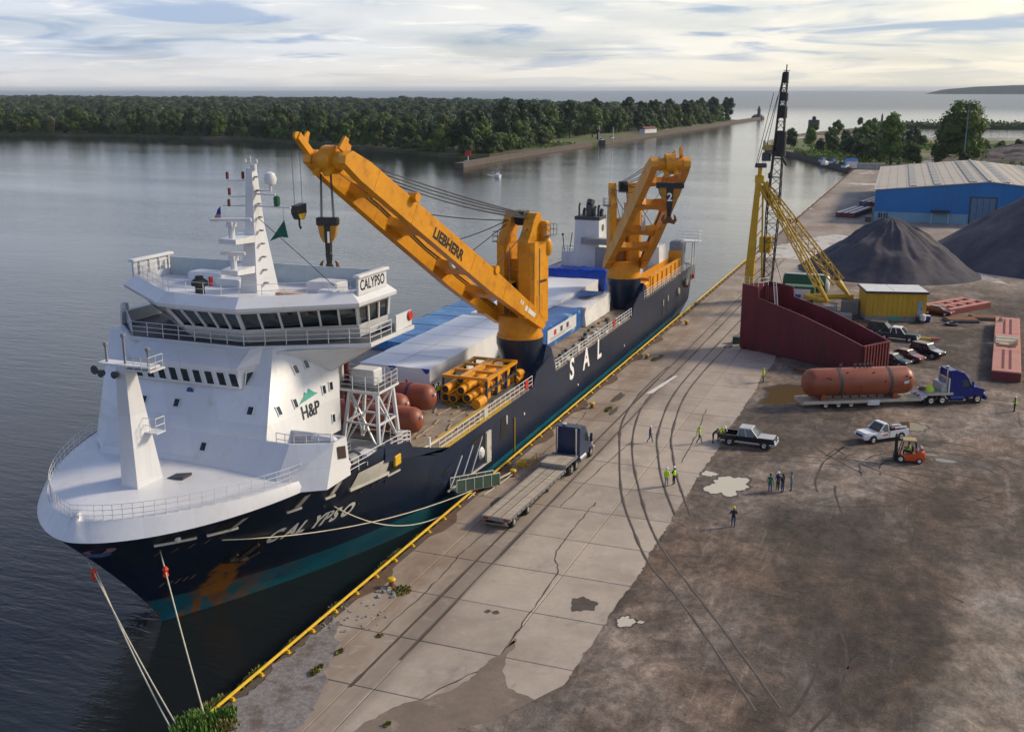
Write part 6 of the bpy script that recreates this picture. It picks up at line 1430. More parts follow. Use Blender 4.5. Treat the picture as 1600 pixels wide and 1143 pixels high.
mb = MB()
for y in range(112, 141, 6): mb.path([(-24.05, y, 6.6), (-23.5, y, 7.0), (-21, y + .1, 7.05), (-18.4, y + .2, 7.0)], .03, 4)
mb.build('lashing', BLACK, cg)
cg = thing('covered_cargo', 'bright blue covered heap in front of the ship funnel', 'cargo', (-13.5, 157, 5.7))
mb = MB()
S = []
for k in range(22):
    x = lerp(-19.4, -8.8, k / 21); hgt = 2.9 + .45 * noise.noise((x * .9, 1, 0)) + (-1.2 if k == 0 else -.4 if k == 1 else 0); S.append([(x, 154.9 + .2 * noise.noise((x, 2, 0)), 5.75), (x, 154.8 + .25 * noise.noise((x * 1.3, 4, 0)), 5.75 + hgt * .55), (x, 155.6, 5.75 + hgt), (x, 157.2, 5.8 + hgt * 1.06), (x, 158.8, 5.75 + hgt * .9), (x, 159.2, 5.75)])
mb.loft(S); mb.build('tarpaulin', TARPB2, cg, smooth=True)
# tanks lying across the deck
def deck_tank(y, x0, x1, r, label):
    t = thing('storage_tank', label, 'tank', ((x0 + x1) / 2, y, 4.62), 0, 'red tanks on deck'); zc = 4.9 + r
    MB().lathe([(.02, x0), (r * .55, x0 + .12), (r * .88, x0 + .45), (r, x0 + .9), (r, x1 - .9), (r * .88, x1 - .45), (r * .55, x1 - .12), (.02, x1)], (0, y, zc), 24, 'x').build('shell', TANKR, t, smooth='all')
    for x in (x0 + 2.2, x1 - 2.4): MB().box(x - .25, x + .25, y - r * .75, y + r * .75, 4.62, zc - r * .55).build('saddle', TANKR, t)
    for x in (x1 - 2.6, x0 + 3): MB().lathe([(r + .02, -.14), (r + .04, -.14), (r + .04, .14), (r + .02, .14)], (x, y, zc), 24, 'x', False).build('strap', pm('strap_purple', (.06, .03, .08), .7) if 'strap_purple' not in MATS else MATS['strap_purple'], t)
    MB().lathe([(.14, x1 - .1), (.14, x1 + .12), (.05, x1 + .14)], (0, y - .2, zc + .45), 8, 'x').build('nozzle_cap', WHITE, t)
    for k in range(4): MB().lathe([(.12, 0), (.12, .3), (.18, .3), (.18, .36)], (lerp(x0 + 2, x1 - 3, k / 3), y, zc + r - .03), 8).build('nozzle', TANKR, t)
deck_tank(91.4, -17.6, -7.0, 1.28, 'red tank lying across the deck, farthest from the bridge, next to the white cargo')
deck_tank(88.0, -18, -8.2, 1.2, 'red tank lying across the deck between two others, its end set back')
deck_tank(84.4, -17.2, -5.0, 1.2, 'red tank lying across the deck, nearest the white lattice platform')
# pipe rack
rk = thing('pipe_rack', 'yellow and black steel rack full of yellow pipe spools on deck', 'pipe rack', (-6.2, 100, 4.62))
YR = pm('rack_yellow', (.72, .30, .008), .42, var=.12, scale=1.5)
mb = MB(); X0, X1, Ya, Yb, Z0, Z1 = -8.3, -3.62, 96.2, 104.2, 4.7, 7.1
for x in (X0, X1):
    mb = MB()
    for y in (Ya, (Ya * 2 + Yb) / 3, (Ya + 2 * Yb) / 3, Yb): mb.bar((x, y, Z0), (x, y, Z1), .22)
    mb.bar((x, Ya, Z0 + .1), (x, Yb, Z0 + .1), .24); mb.bar((x, Ya, (Z0 + Z1) / 2), (x, Yb, (Z0 + Z1) / 2), .18)
    mb.build('frame', DGREY, rk)
mb = MB()
for x in (X0, (X0 + X1) / 2, X1): mb.bar((x, Ya - .1, Z1), (x, Yb + .1, Z1), .34, .3)
for y in (Ya, (Ya * 2 + Yb) / 3, (Ya + 2 * Yb) / 3, Yb): mb.bar((X0 - .15, y, Z1 + .05), (X1 + .15, y, Z1 + .05), .34, .28)
mb.build('top_frame', YR, rk)
for x, z, y0, y1 in ((-7.3, 6.3, 94.3, 103), (-6.6, 5.3, 94.6, 103), (-5.7, 6.25, 94.5, 103), (-5.1, 5.5, 94.6, 103), (-7.5, 5.3, 94.8, 102), (-6.4, 6.9, 96, 104)):
    mb = MB(); mb.lathe([(.44, y0), (.44, y1)], (x, 0, z), 14, 'y', False); mb.lathe([(.36, y0 + .01), (.44, y0)], (x, 0, z), 14, 'y', False); p = mb.build('pipe', YR, rk, smooth='all'); MB().lathe([(.37, y0 + .25), (.01, y0 + .26)], (x, 0, z), 14, 'y', False).build('pipe_bore', DGREY, p)
for k in range(3):
    for z in (5.2, 6.5):
        y = lerp(97.4, 102.8, k / 2); mb = MB(); mb.lathe([(.12, -4.4), (.50, -4.4), (.56, -4.3), (.56, -3.9)], (0, y, z), 14, 'x'); mb.path([(-4.4, y - .8, z), (-4.2, y - .3, z + .2), (-4.2, y + .5, z - .1)], .22, 8); mb.build('pipe_flange', YR, rk, smooth=True)
for k in range(3): MB().lathe([(.1, -.9), (.5, -.9), (.5, .9), (.1, .9)], (-3.9 + .1 * k, 95.0 + .1 * k, 5.15) if k == 0 else (-3.7, 104.6 + k * .4, 5.1 + .5 * (k - 1)), 12, 'y').build('loose_spool', YR, rk)
mb = MB(); mb.bar((-7.8, 95.6, 4.75), (-5.0, 94.6, 4.75), .2); mb.bar((-7.9, 95.0, 4.75), (-5.6, 93.8, 4.75), .2); mb.build('skid_beam', pm('old_yellow', (.3, .25, .03), .7, var=.25), rk)
# yellow housing on the after deck
hs = thing('hatch_gantry', 'orange yellow open-topped steel housing on the after deck beside the second crane', 'housing', (-2.8, 165, 5.85))
mb = MB(); mb.box(-3.9, -3.6, 154, 175.5, 6.1, 8.3); mb.box(-2.1, -1.8, 155, 175.0, 6.1, 8.4); mb.box(-3.9, -1.8, 154, 154.4, 6.1, 8.3); mb.box(-3.9, -1.8, 174.8, 175.2, 6.1, 9.4); mb.box(-3.8, -1.9, 154.2, 175, 7.4, 7.55)
mb.build('side_wall', ORANGE, hs)
for k in range(7): MB().box(-1.82, -1.62, 156 + 2.9 * k, 156.3 + 2.9 * k, 6.1, 8.2).build('stiffener', ORANGE, hs)
MB().cbox(-4.0, -1.7, 150.8, 153.9, 5.85, 7.9, .2).build('end_box', ORANGE, hs)
# ------------------------------------------------------------------ big maroon hopper
ho = thing('hopper', 'large maroon open-topped steel hopper with a sloping rim on the quay', 'hopper', (20.8, 145, 0))
A0, A1 = Vector((12.5, 149.4, 0)), Vector((29.4, 140.6, 0)); hd_ = (A1 - A0).normalized(); hw = Vector((2.95, 4.35, 0)); HLn = (A1 - A0).length; hn = Vector((hd_.y, -hd_.x, 0))
prof = [(0, .35), (0, 9.15), (2.6, 9.0), (2.75, 7.5), (5.6, 7.0), (10, 6.1), (14.3, 5.0), (HLn, 3.6), (HLn, .05), (6, .1)]
Hp = lambda l, z, d=0.0: A0 + hd_ * l + Vector((0, 0, z)) + hw * d
mb = MB(); mb.loft([[Hp(l, z, 0) for l, z in prof], [Hp(l, z, .04) for l, z in prof]]); mb.build('near_wall', MAROON, ho)
prof2 = [(0, .35), (0, 9.0), (4.2, 8.8), (4.4, 7.4), (10, 6.4), (14.3, 5.2), (HLn, 3.7), (HLn, .05)]
mb = MB(); mb.loft([[Hp(l, z, .96) for l, z in prof2], [Hp(l, z, 1) for l, z in prof2]]); mb.build('far_wall', MAROON, ho)
mb = MB(); a, b = Hp(HLn - .02, .05, .0), Hp(HLn - .02, .05, 1)
mb.loft([[a, b, b - hd_ * .2, a - hd_ * .2], [p + Vector((0, 0, 3.5)) for p in (a, b, b - hd_ * .2, a - hd_ * .2)]]); mb.build('end_wall', MAROON, ho)
for k in range(9): p = Hp(HLn + .06, 0, (k + .3) / 9); MB().loft([[p, p + hw * .045, p + hw * .045 + hd_ * .16, p + hd_ * .16], [q_ + Vector((0, 0, 3.55)) for q_ in (p, p + hw * .045, p + hw * .045 + hd_ * .16, p + hd_ * .16)]]).build('rib', DKRED, ho)
MB().bar(Hp(HLn + .08, 3.62, -.02), Hp(HLn + .08, 3.62, 1.02), .22, .16).build('end_rim', DKRED, ho)
mb = MB(); mb.loft([[Hp(.0, .35, .04), Hp(.2, .35, .04), Hp(.2, .35, .96), Hp(0, .35, .96)], [Hp(.0, 9, .04), Hp(.2, 9, .04), Hp(.2, 9, .96), Hp(0, 9, .96)]]); mb.build('back_wall', MAROON, ho)
mb = MB(); mb.add([Hp(2.6, 5.2, .05), Hp(HLn - .2, 1.2, .05), Hp(HLn - .2, 1.2, .95), Hp(2.6, 5.2, .95)], [(0, 1, 2, 3)]); mb.build('inner_floor', DKRED, ho)
for k in range(7):
    l = 4 + 2.2 * k; mb = MB(); mb.bar(Hp(l, 6.6 - l * .2, .93), Hp(l, 3.4 - l * .13, .93), .2, .16); mb.bar(Hp(l, 3.6 - l * .13, .08), Hp(l + .4, 3.6 - l * .13, .92), .22); mb.build('inner_stiffener', DKRED, ho)
mb = MB()
for k in range(6): l = .5 + .36 * k; mb.bar(Hp(l + 2.4, 9.0, .25), Hp(l + 2.4, 7.2, .25), .12)
mb.build('louvre', DKRED, ho)
rl = rail_line([Hp(.2, 9.1, .03), Hp(2.5, 9.0, .03), Hp(2.5, 9.0, .4)], 1.1, .8, 2, .03, .035); rl.build('platform_rail', WHITE2, ho)
mb = MB()
for o_ in (0, .45): mb.bar(Hp(4.6 + o_, 10.0, .1), Hp(5.4 + o_, 6.9, .02), .07)
for k in range(9): a = k / 9; mb.bar(Hp(lerp(4.6, 5.4, a), lerp(10, 6.9, a), lerp(.1, .02, a)), Hp(lerp(5.05, 5.85, a), lerp(10, 6.9, a), lerp(.1, .02, a)), .05)
mb.build('ladder', WHITE2, ho)
mb = MB(); mb.tube(Hp(.4, .35, .0), Hp(.4, .35, .3), .35, 10); mb.tube(Hp(1.6, .3, .0), Hp(1.6, .3, .3), .3, 10); mb.build('foot_roller', DKRED, ho)
for l in (3, 9, 15): MB().box(*[c for c in ()] or (Hp(l, 0, .1).x - .3, Hp(l, 0, .1).x + .3, Hp(l, 0, .1).y - .2, Hp(l, 0, .1).y + 3.5, 0, .12)).build('timber_packing', WOOD, ho)
# clutter under its near side
def junk(name, label, x, y, parts, cat, rz=0, group=None):
    t = thing(name, label, cat, (x, y, 0), rz, group)
    for nm, m, mb in parts: mb.build(nm, m, t, local=True)
    return t
junk('fuel_drum', 'dark green drum lying under the hopper edge behind the truck-borne tank', 24.3, 137.2, [('shell', GREEN, MB().lathe([(.5, -.7), (.55, -.5), (.5, 0), (.55, .5), (.5, .7)], (0, 0, .55), 12, 'y'))], 'drum')
junk('hose_reel', 'yellow and white hose reel beside the green drum under the hopper', 25.6, 136.6, [('drum', YELLOW, MB().lathe([(.5, -.35), (.3, -.3), (.3, .3), (.5, .35)], (0, 0, .5), 12, 'x')), ('stand', WHITE2, MB().box(-.6, .6, -.3, .3, 0, .12))], 'hose reel', .4)
junk('steel_plate', 'rusty tan plate leaning on the ground under the hopper', 27.2, 137.4, [('plate', RUST, MB().box(-.9, .9, -.6, .6, .0, .16)), ('rim', WOOD, MB().box(-.8, .8, -.5, .5, .165, .22))], 'plate', .3)
junk('timber_stack', 'short stack of brown timbers in the shade of the hopper', 22.2, 139.6, [('timber', RUST, MB().box(-1, 1, -.5 + .26 * k, -.28 + .26 * k, 0, .3)) for k in range(4)], 'timbers', -.5)
junk('green_box', 'small dark green box on the quay at the left end of the hopper', 11.6, 152.5, [('box', GREEN, MB().cbox(-.5, .5, -.6, .6, 0, .9, .06)), ('lid', DGREY, MB().cbox(-.52, .52, -.62, .62, .905, .97, .03))], 'box')
# ------------------------------------------------------------------ derrick
YC = pm('derrick_yellow', (.56, .345, .012), .5, var=.14, c2=(.22, .14, .04), c2s=1.2, c2t=(.6, .76))
DB = pm('boom_black', (.018, .020, .024), .6, var=.25)
de = thing('derrick_crane', 'tall yellow stiff-leg derrick with a dark lattice boom standing behind the hopper', 'crane', (9, 185, 0))
def lattice(mb, p, q, w0, w1, n, cr, br, side=Vector((1, 0, 0)), four=True):
    p, q = Vector(p), Vector(q); d = (q - p).normalized(); s = (side - d * side.dot(d)).normalized(); u = d.cross(s).normalized(); C = []
    for i in range(n + 1):
        c = p.lerp(q, i / n); w = (lerp(w0, w1, i / n)) / 2; C.append([c + s * w + u * w, c - s * w + u * w, c - s * w - u * w, c + s * w - u * w] if four else [c + s * w, c - s * w, c + u * w * 1.5])
    m = len(C[0])
    for i in range(n):
        for k in range(m):
            mb.tube(C[i][k], C[i + 1][k], cr, 5, cap=False); mb.tube(C[i][k], C[i + 1][(k + 1) % m], br, 4, cap=False)
            if i % 2 == 0: mb.tube(C[i][k], C[i][(k + 1) % m], br, 4, cap=False)
    return mb
mb = MB(); mb.loft([[(6.9, 184.4, 0), (8.5, 184.4, 0), (8.5, 186, 0), (6.9, 186, 0)], [(7.5, 184.4, 10), (8.7, 184.4, 10), (8.7, 185.6, 10), (7.5, 185.6, 10)], [(8.1, 184.7, 20), (8.9, 184.7, 20), (8.9, 185.3, 20), (8.1, 185.3, 20)]]); mb.build('mast', YC, de)
mb = MB(); mb.tube((10.1, 185, 0), (9.3, 185, 19.5), .16, 6)
for k in range(8): z = 2 + 2.2 * k; mb.tube((8.2 + z * .03, 185, z), (10.05 - z * .04, 185, z + 1.6), .07, 5)
mb.build('mast_brace', YC, de)
mb = MB(); mb.cbox(8.0, 9.4, 184.4, 185.8, 20, 21.3, .2); mb.tube((8.7, 185, 21.3), (8.7, 185, 22.6), .35, 8); mb.build('mast_head', YC, de); MB().cbox(7.9, 9.7, 184.4, 185.7, 22.5, 23.2, .1).build('head_cap', DGREY, de)
for nm, q, w_ in (('stiff_leg', (24.6, 181.2, 2.7), 1.5), ('stiff_leg', (21.6, 177.5, 2.2), 1.0)):
    mb = MB(); lattice(mb, (9.3, 185, 19.8), Vector((9.3, 185, 19.8)).lerp(Vector(q), .88), w_ * .8, w_, 12, .13, .055, Vector((.3, 1, 0))); p8 = Vector((9.3, 185, 19.8)).lerp(Vector(q), .87); mb.tube(p8, q, w_ * .42, 8, .25); mb.build(nm, YC, de)
mb = MB(); mb.ext([(-.6, -1.2), (.9, -3.8), (1.6, -3.4), (.6, 0)], (9.5, 184.6, 20), (1, 0, 0), (0, 0, 1), (0, .8, 0)); mb.build('gusset', YC, de)
mb = MB(); mb.tube((17.6, 181.0, 2.2), (25.3, 181.4, 2.6), .42, 10); mb.tube((21.6, 177.5, 2.2), (17.6, 181, 2.2), .35, 10); mb.build('base_sill', YC, de)
mb = MB(); mb.cbox(9.3, 11.2, 184.2, 186, 8.5, 11.2, .1); mb.build('winch_house', YC, de)
bm_ = MB(); lattice(bm_, (10.9, 185, .8), (11.15, 185, 15), 1.2, 2.0, 9, .11, .045); lattice(bm_, (11.15, 185, 15), (11.7, 185, 33), 2.0, 1.0, 12, .12, .05); lattice(bm_, (11.7, 185, 33), (11.9, 185, 37.6), 1.0, .7, 4, .11, .06); bm_.build('boom', DB, de)
mb = MB(); mb.cbox(11.3, 12.5, 184.4, 185.7, 33.2, 34.6, .2); mb.cbox(11.55, 12.4, 184.6, 185.5, 36, 37.8, .1); mb.tube((12, 185, 37.6), (12.05, 185, 38.9), .1, 6); mb.bar((11.6, 185, 38.0), (12.6, 185, 37.9), .1); mb.build('boom_head', DB, de)
mb = MB(); mb.cbox(11.0, 12.6, 184.3, 185.8, 24.4, 28.5, .2); mb.tube((11.2, 184.2, 26), (13.0, 184.2, 23), .2, 6); mb.cbox(11.0, 12.5, 184.5, 185.5, 30.5, 32.5, .2); mb.build('lead_gear', DB, de)
mb = MB(); mb.cbox(9.0, 10.7, 184.3, 185.7, 25.4, 26.2, .15); mb.build('sheave_beam', pm('sheave_tan', (.38, .26, .06), .6, var=.2), de); MB().cbox(8.9, 10.3, 184.5, 185.5, 23.6, 25.0, .2).build('sheave_block', DGREY, de)
mb = MB()
for a, b in (((8.0, 185, 23), (10.2, 185, 34.5)), ((8.2, 185.2, 23), (10.9, 185, 34)), ((9.1, 184.6, 23.2), (11.5, 185, 37)), ((9.4, 185.3, 23.2), (9.2, 185, 25))): mb.tube(a, b, .05, 4)
mb.path([(10.8, 184.3, 12), (12.3, 184.2, 7), (13.6, 184.2, 3.2)], .04, 4); mb.tube((10.4, 184.5, 22), (10.5, 184.5, 17), .03, 4); mb.lathe([(.05, .5), (.3, .3), (.28, -.4), (.05, -.6)], (10.4, 184.5, 21.3), 8); mb.build('wire', DB, de)
for x, y, w_, h_ in ((24.9, 181.2, 1.4, 2.1), (21.8, 177.6, 1.2, 1.7)):
    MB().cbox(x - w_, x + w_, y - w_, y + w_, 0, h_, .08).build('counterweight_block', CONCB, de)
MB().cbox(22.2, 25.6, 173.9, 176.6, 0, .9, .06).build('concrete_block', CONCB, None, label='low grey green concrete slab block in front of the yellow shed corner', category='concrete block')
MB().bar((24.3, 181.3, 2.1), (27.2, 181.3, 2.2), .5, .4).build('sill_end', YC, de)
for k, (x, z, lab) in enumerate(((13.2, 15.1, 'square sign'), (14.7, 13.3, 'round sign'))): 
    t = thing('lamp_post', 'thin post with a dark ' + ('square' if k == 0 else 'round') + ' head beside the water behind the derrick', 'post', (4.4 + 1.2 * k, 262 + 4 * k, 0))
    MB().tube((0, 0, 0), (0, 0, 4.6), .06, 5).build('post', DGREY, t, local=True); (MB().cbox(-.6, .6, -.1, .1, 4.4, 5.6, .05) if k == 0 else MB().lathe([(.1, -.1), (.6, -.08), (.6, .08), (.1, .1)], (0, 0, 4.9), 12, 'y')).build('head', BLACK, t, local=True)
# green tank and plaque
gt = thing('green_tank', 'dark green horizontal tank with a pale end lying behind the derrick leg', 'tank', (16.8, 190, 0))
MB().lathe([(.1, -3.7), (1.3, -3.6), (1.55, -3.4), (1.55, 3.4), (1.5, 3.5)], (16.6, 190, 2.9), 20, 'x').build('shell', GREEN, gt, smooth='all'); MB().lathe([(1.54, 3.5), (1.56, 3.55), (1.3, 4.0), (.1, 4.1)], (16.6, 190, 2.9), 20, 'x').build('end_cap', WHITE2, gt, smooth='all')
mb = MB(); mb.box(14.2, 14.7, 189, 191, 0, 1.9); mb.box(18.6, 19.1, 189, 191, 0, 1.9); mb.tube((20, 189.4, 1.2), (23.5, 189.2, .9), .35, 8); mb.build('cradle', CONCB, gt)
MB().cbox(13.3, 20, 189.3, 190.7, 4.35, 4.5, .04).build('walkway', pm('tank_top', (.36, .40, .36), .6), gt)
bb = thing('green_cabin', 'green box cabin carrying a white board, just behind the hopper', 'cabin', (16.5, 182, 0))
MB().cbox(14.0, 19.0, 182, 184.4, 0, 3.6, .1).build('body', GREEN, bb); MB().box(15.6, 18.4, 181.93, 181.98, 1.4, 3.2).build('board', WHITEC, bb); MB().box(16.0, 16.9, 181.90, 181.925, 1.7, 2.3).build('board_print', TARPB, bb)
# ------------------------------------------------------------------ yellow shed
ys_ = thing('yellow_shed', 'small yellow steel shed with a flat white roof', 'shed', (27.6, 175.6, 0), math.atan2(2.3, 8.7))
L_, D_, H_ = 9.1, 6.2, 4.35
MB().box(0, L_, 0, D_, 0, .75).build('plinth', CONCB, ys_, local=True)
mb = MB(); mb.box(.02, L_ - .02, .02, D_, .75, H_); mb.build('wall', SHEDY, ys_, local=True)
for k in range(12): MB().box(.3 + k * .74, .42 + k * .74, -.03, .02, .75, H_).build('sheet_rib', SHEDY, ys_, local=True)
MB().cbox(-.25, L_ + .25, -.3, D_ + .3, H_, H_ + .28, .06).build('roof_edge', BLACK, ys_, local=True); mb = MB(); mb.box(-.1, L_ * .45, -.15, D_ + .15, H_ + .285, H_ + .33); mb.box(L_ * .46, L_ + .1, -.15, D_ + .15, H_ + .285, H_ + .33); mb.build('roof_sheet', WHITE2, ys_, local=True)
dr = MB().box(7.8, 8.5, -.05, .02, .9, 3.2).build('door', pm('pale_blue_door', (.25, .33, .45), .5), ys_, local=True); MB().box(8.3, 8.45, -.12, -.05, 1.9, 2.1).build('handle', DGREY, dr, local=True)
MB().cbox(7.6, 8.6, -1.0, -.02, 0, .85, .05).build('step', DGREY, ys_, local=True); MB().box(3.6, 5.2, -.06, 0, .1, .6).build('teal_panel', TEAL, ys_, local=True)
junk('water_barrel', 'bright blue barrel at the right-hand corner of the yellow shed', 36.6, 177.6, [('barrel', BLUE, MB().lathe([(.45, 0), (.55, .4), (.5, 1.0)], n=12)), ('lid', WHITEC, MB().lathe([(.5, 1.005), (.45, 1.1), (.02, 1.12)], n=12))], 'barrel')
junk('propane_tank', 'pale round tank against the right end of the yellow shed', 36.0, 176.4, [('tank', WHITE2, MB().lathe([(.1, .3), (.45, .5), (.45, 1.3), (.1, 1.5)], n=12)), ('stand', DGREY, MB().box(-.3, .3, -.3, .3, 0, .3))], 'tank')
rubble('scrap_heap', 27.5, 171.5, 50, 3.2, .26, RUST, 9, kind='stuff'); rubble('scrap_heap', 25.6, 170.8, 16, .8, .3, WHITE2, 12, kind='stuff')
# ------------------------------------------------------------------ ladder-like red section, plates, red barge
def gridsec(name, label, c, rz, Lx, Ly, nx, group=None):
    t = thing(name, label, 'steel section', c, rz, group); h = 1.0
    for i, y in enumerate((-Ly / 2, 0, Ly / 2)): MB().box(-Lx / 2, Lx / 2, y - .4, y + .4, .25, h).build('long_beam', PINK, t, local=True)
    for k in range(nx + 1):
        x = lerp(-Lx / 2 + .3, Lx / 2 - .3, k / nx)
        for y0, y1 in ((-Ly / 2 + .4, -.4), (.4, Ly / 2 - .4)): MB().box(x - .3, x + .3, y0, y1, .3, h - .04).build('cross_beam', PINK, t, local=True)
    MB().box(-Lx / 2 - .04, Lx / 2 + .04, -Ly / 2 - .42, -Ly / 2 - .405, .0, h - .12).build('side_plate', DKRED, t, local=True)
    MB().box(-Lx / 2 - .05, -Lx / 2 - .01, -Ly / 2, Ly / 2, .0, h - .12).build('end_plate', DKRED, t, local=True); MB().box(-Lx / 2, Lx / 2, -Ly / 2, Ly / 2, 0, .15).build('skid', DKRED, t, local=True)
gridsec('deck_section', 'faded red ladder-like steel section with oval gaps lying right of the yellow shed', (40.9, 190.6, 0), R(56), 11.2, 4.6, 4)
for nm, lb, x, y, rz in (('steel_plate', 'dark flat plate on the ground in front of the faded red ladder section', 41.6, 180.2, .35), ('steel_plate', 'dark flat plate to the right of the faded red ladder section', 45.3, 183.4, .2)):
    junk(nm, lb, x, y, [('plate', DGREY, MB().cbox(-2.4, 2.4, -1.5, 1.5, 0, .4, .1)), ('top_plate', RUST, MB().box(-2.2, 2.2, -1.3, 1.3, .405, .5))], 'plate', rz)
junk('coiled_hose', 'dark coil of hose on the ground below the flat plates', 40.2, 176.6, [('coil', BLACK, MB().lathe([(.7, 0), (1.0, .1), (1.0, .3), (.7, .4), (.45, .2)], n=16)), ('wrap', GREYC, MB().box(-.2, .2, .6, 1.02, .1, .42))], 'hose')
bg_ = thing('barge_section', 'long faded red flat barge section with rows of dark slots and tan boards on top', 'barge section', (47.2, 161.5, 0), math.atan2(-1.8, 36))
BW, BL, BH = 1.68, 18.0, 1.25
for k, (a, b) in enumerate(((-18, -6.0), (-5.95, 6.0), (6.05, 18))):
    MB().cbox(-BW, BW, a, b, .1, BH, .05).build('hull_box', PINK, bg_, local=True)
MB().box(-BW - .02, BW + .02, -18.05, -18.01, 0, BH - .15).build('end_plate', DKRED, bg_, local=True)
for sx_ in (-.42, .42):
    for k in range(22):
        for a in (-16.6, 5.2): MB().box(sx_ - .16, sx_ + .16, a + k * .52, a + k * .52 + .3, BH, BH + .03).build('slot', DKRED, bg_, local=True)
for k in range(5): MB().box(-BW + .2, BW - .3, -1.8 + k * 1.1, -.85 + k * 1.1, BH, BH + .12 + .05 * (k % 2)).build('board', WOOD, bg_, local=True)
MB().ext([(-1.2, 0), (1.1, 0), (1.3, .8), (.2, .25), (-1.0, .3)], (0, -3.4, BH), (1, 0, 0), (0, 0, 1), (0, 1.6, 0)).build('folded_sheet', pm('tan_sheet', (.42, .32, .2), .8, var=.2), bg_, local=True)
mb = MB(); mb.lathe([(.4, 0), (.3, .5), (.1, .6)], (-.9, 14.5, BH), 9); mb.build('canvas_bundle', WOOD, bg_, local=True)
# ------------------------------------------------------------------ stockpiles
PILE = pm('dark_stone_pile', (0.072, 0.066, 0.080), 0.95, var=.25, scale=.35, c2=(.120, .104, .104), c2s=.10, c2t=(.45, .7), bump=.8, bscale=1.3)
def pile(name, label, cx, cy, r, h, seed, mat=PILE, ax=1.0, ay=1.0, ridge=0.0, rot=0):
    mb = MB(); na, nr = 150, 40; rings = []
    for j in range(nr + 1):
        f = j / nr; R_ = []
        for i in range(na):
            a = 2 * math.pi * i / na; rr = r * f * (1 + .07 * noise.noise((math.cos(a) * 1.6 + seed, math.sin(a) * 1.6, 0)) + .03 * noise.noise((math.cos(a) * 6, math.sin(a) * 6, seed)))
            gul = noise.noise((a * 5.5 + noise.noise((f * 3, a, seed)) * .8, f * 1.6, seed)) * .75 * math.sin(math.pi * min(1, f * 1.15)) + noise.noise((a * 11 + f * 3 + noise.noise((a * 2, f * 2, 4)), f * 2.2, seed + 3)) * .22 * min(1, f * 3) + noise.noise((rr * math.cos(a) * .22, rr * math.sin(a) * .22, seed + 9)) * 1.1 * math.sin(math.pi * min(1, f * 1.05)) + noise.noise((rr * math.cos(a) * .9, rr * math.sin(a) * .9, seed)) * .16
            z = h * (1 - f) ** 1.0 - (h * .07 * math.exp(-(f / .08) ** 2)) + gul * (1 if f < .97 else 0)
            x, y = rr * math.cos(a) * ax, rr * math.sin(a) * ay
            if ridge: x += ridge * (1 - f) * (1 if math.cos(a) > 0 else -1) * min(1, abs(math.cos(a)) * 2) if False else 0
            R_.append((x, y, max(z, -.05)))
        rings.append(R_)
    mb.loft(rings, cap=False)
    o = mb.build(name, mat, None, smooth='all', org=(0, 0, 0), label=label, category='stockpile'); o.location = (cx, cy, 0); o.rotation_euler = (0, 0, rot); return o
pile('stone_pile', 'dark conical stone pile in front of the blue shed, left of the larger pile', 28.4, 227, 16.8, 11.6, 2)
pile('stone_pile', 'largest dark stone pile running out of the right edge', 76, 258, 41, 27.0, 5, ax=1.0, ay=.95)
GRMD = pm('brown_gravel_pile', (.17, .135, .115), .95, var=.2, scale=.1, bump=.5, bscale=.5)
pile('gravel_mound', 'broad brown gravel mound behind the blue shed under the park trees', 84, 600, 52, 11.5, 8, GRMD, 1.0, .7)
pile('gravel_mound', 'small low gravel ridge at the foot of the park road behind the blue shed', 30, 520, 14, 3.2, 9, GRMD, 1.0, .5)
# ------------------------------------------------------------------ blue warehouse
wh = thing('warehouse', 'long low blue warehouse with a pale sheet roof and skylight strips', 'warehouse', (20.6, 315.8, 0), R(2.0))
WW, WD, EH, RH = 57.0, 96.0, 8.4, 11.2
mb = MB(); mb.ext([(0, 2.6), (0, EH), (WW / 2, RH), (WW, EH), (WW, 2.6)], (0, 0, 0), (1, 0, 0), (0, 0, 1), (0, .3, 0)); mb.box(0, .3, .3, WD, 2.6, EH); mb.box(WW - .3, WW, .3, WD, 2.6, EH); mb.box(0, WW, WD - .3, WD, 0, EH); mb.build('upper_wall', WHBLUE, wh, local=True)
mb = MB(); mb.box(.03, WW - .03, .03, .33, 0, 2.6); mb.box(.03, .33, .33, WD, 0, 2.6); mb.build('lower_wall', WHPALE, wh, local=True)
for k in range(38): MB().box(k * 1.5 + .2, k * 1.5 + .3, -.045, 0.0, 2.62, EH + min(k, 38 - k) * 1.5 * (RH - EH) / (WW / 2) - .1).build('sheet_rib', WHBLUE, wh, local=True)
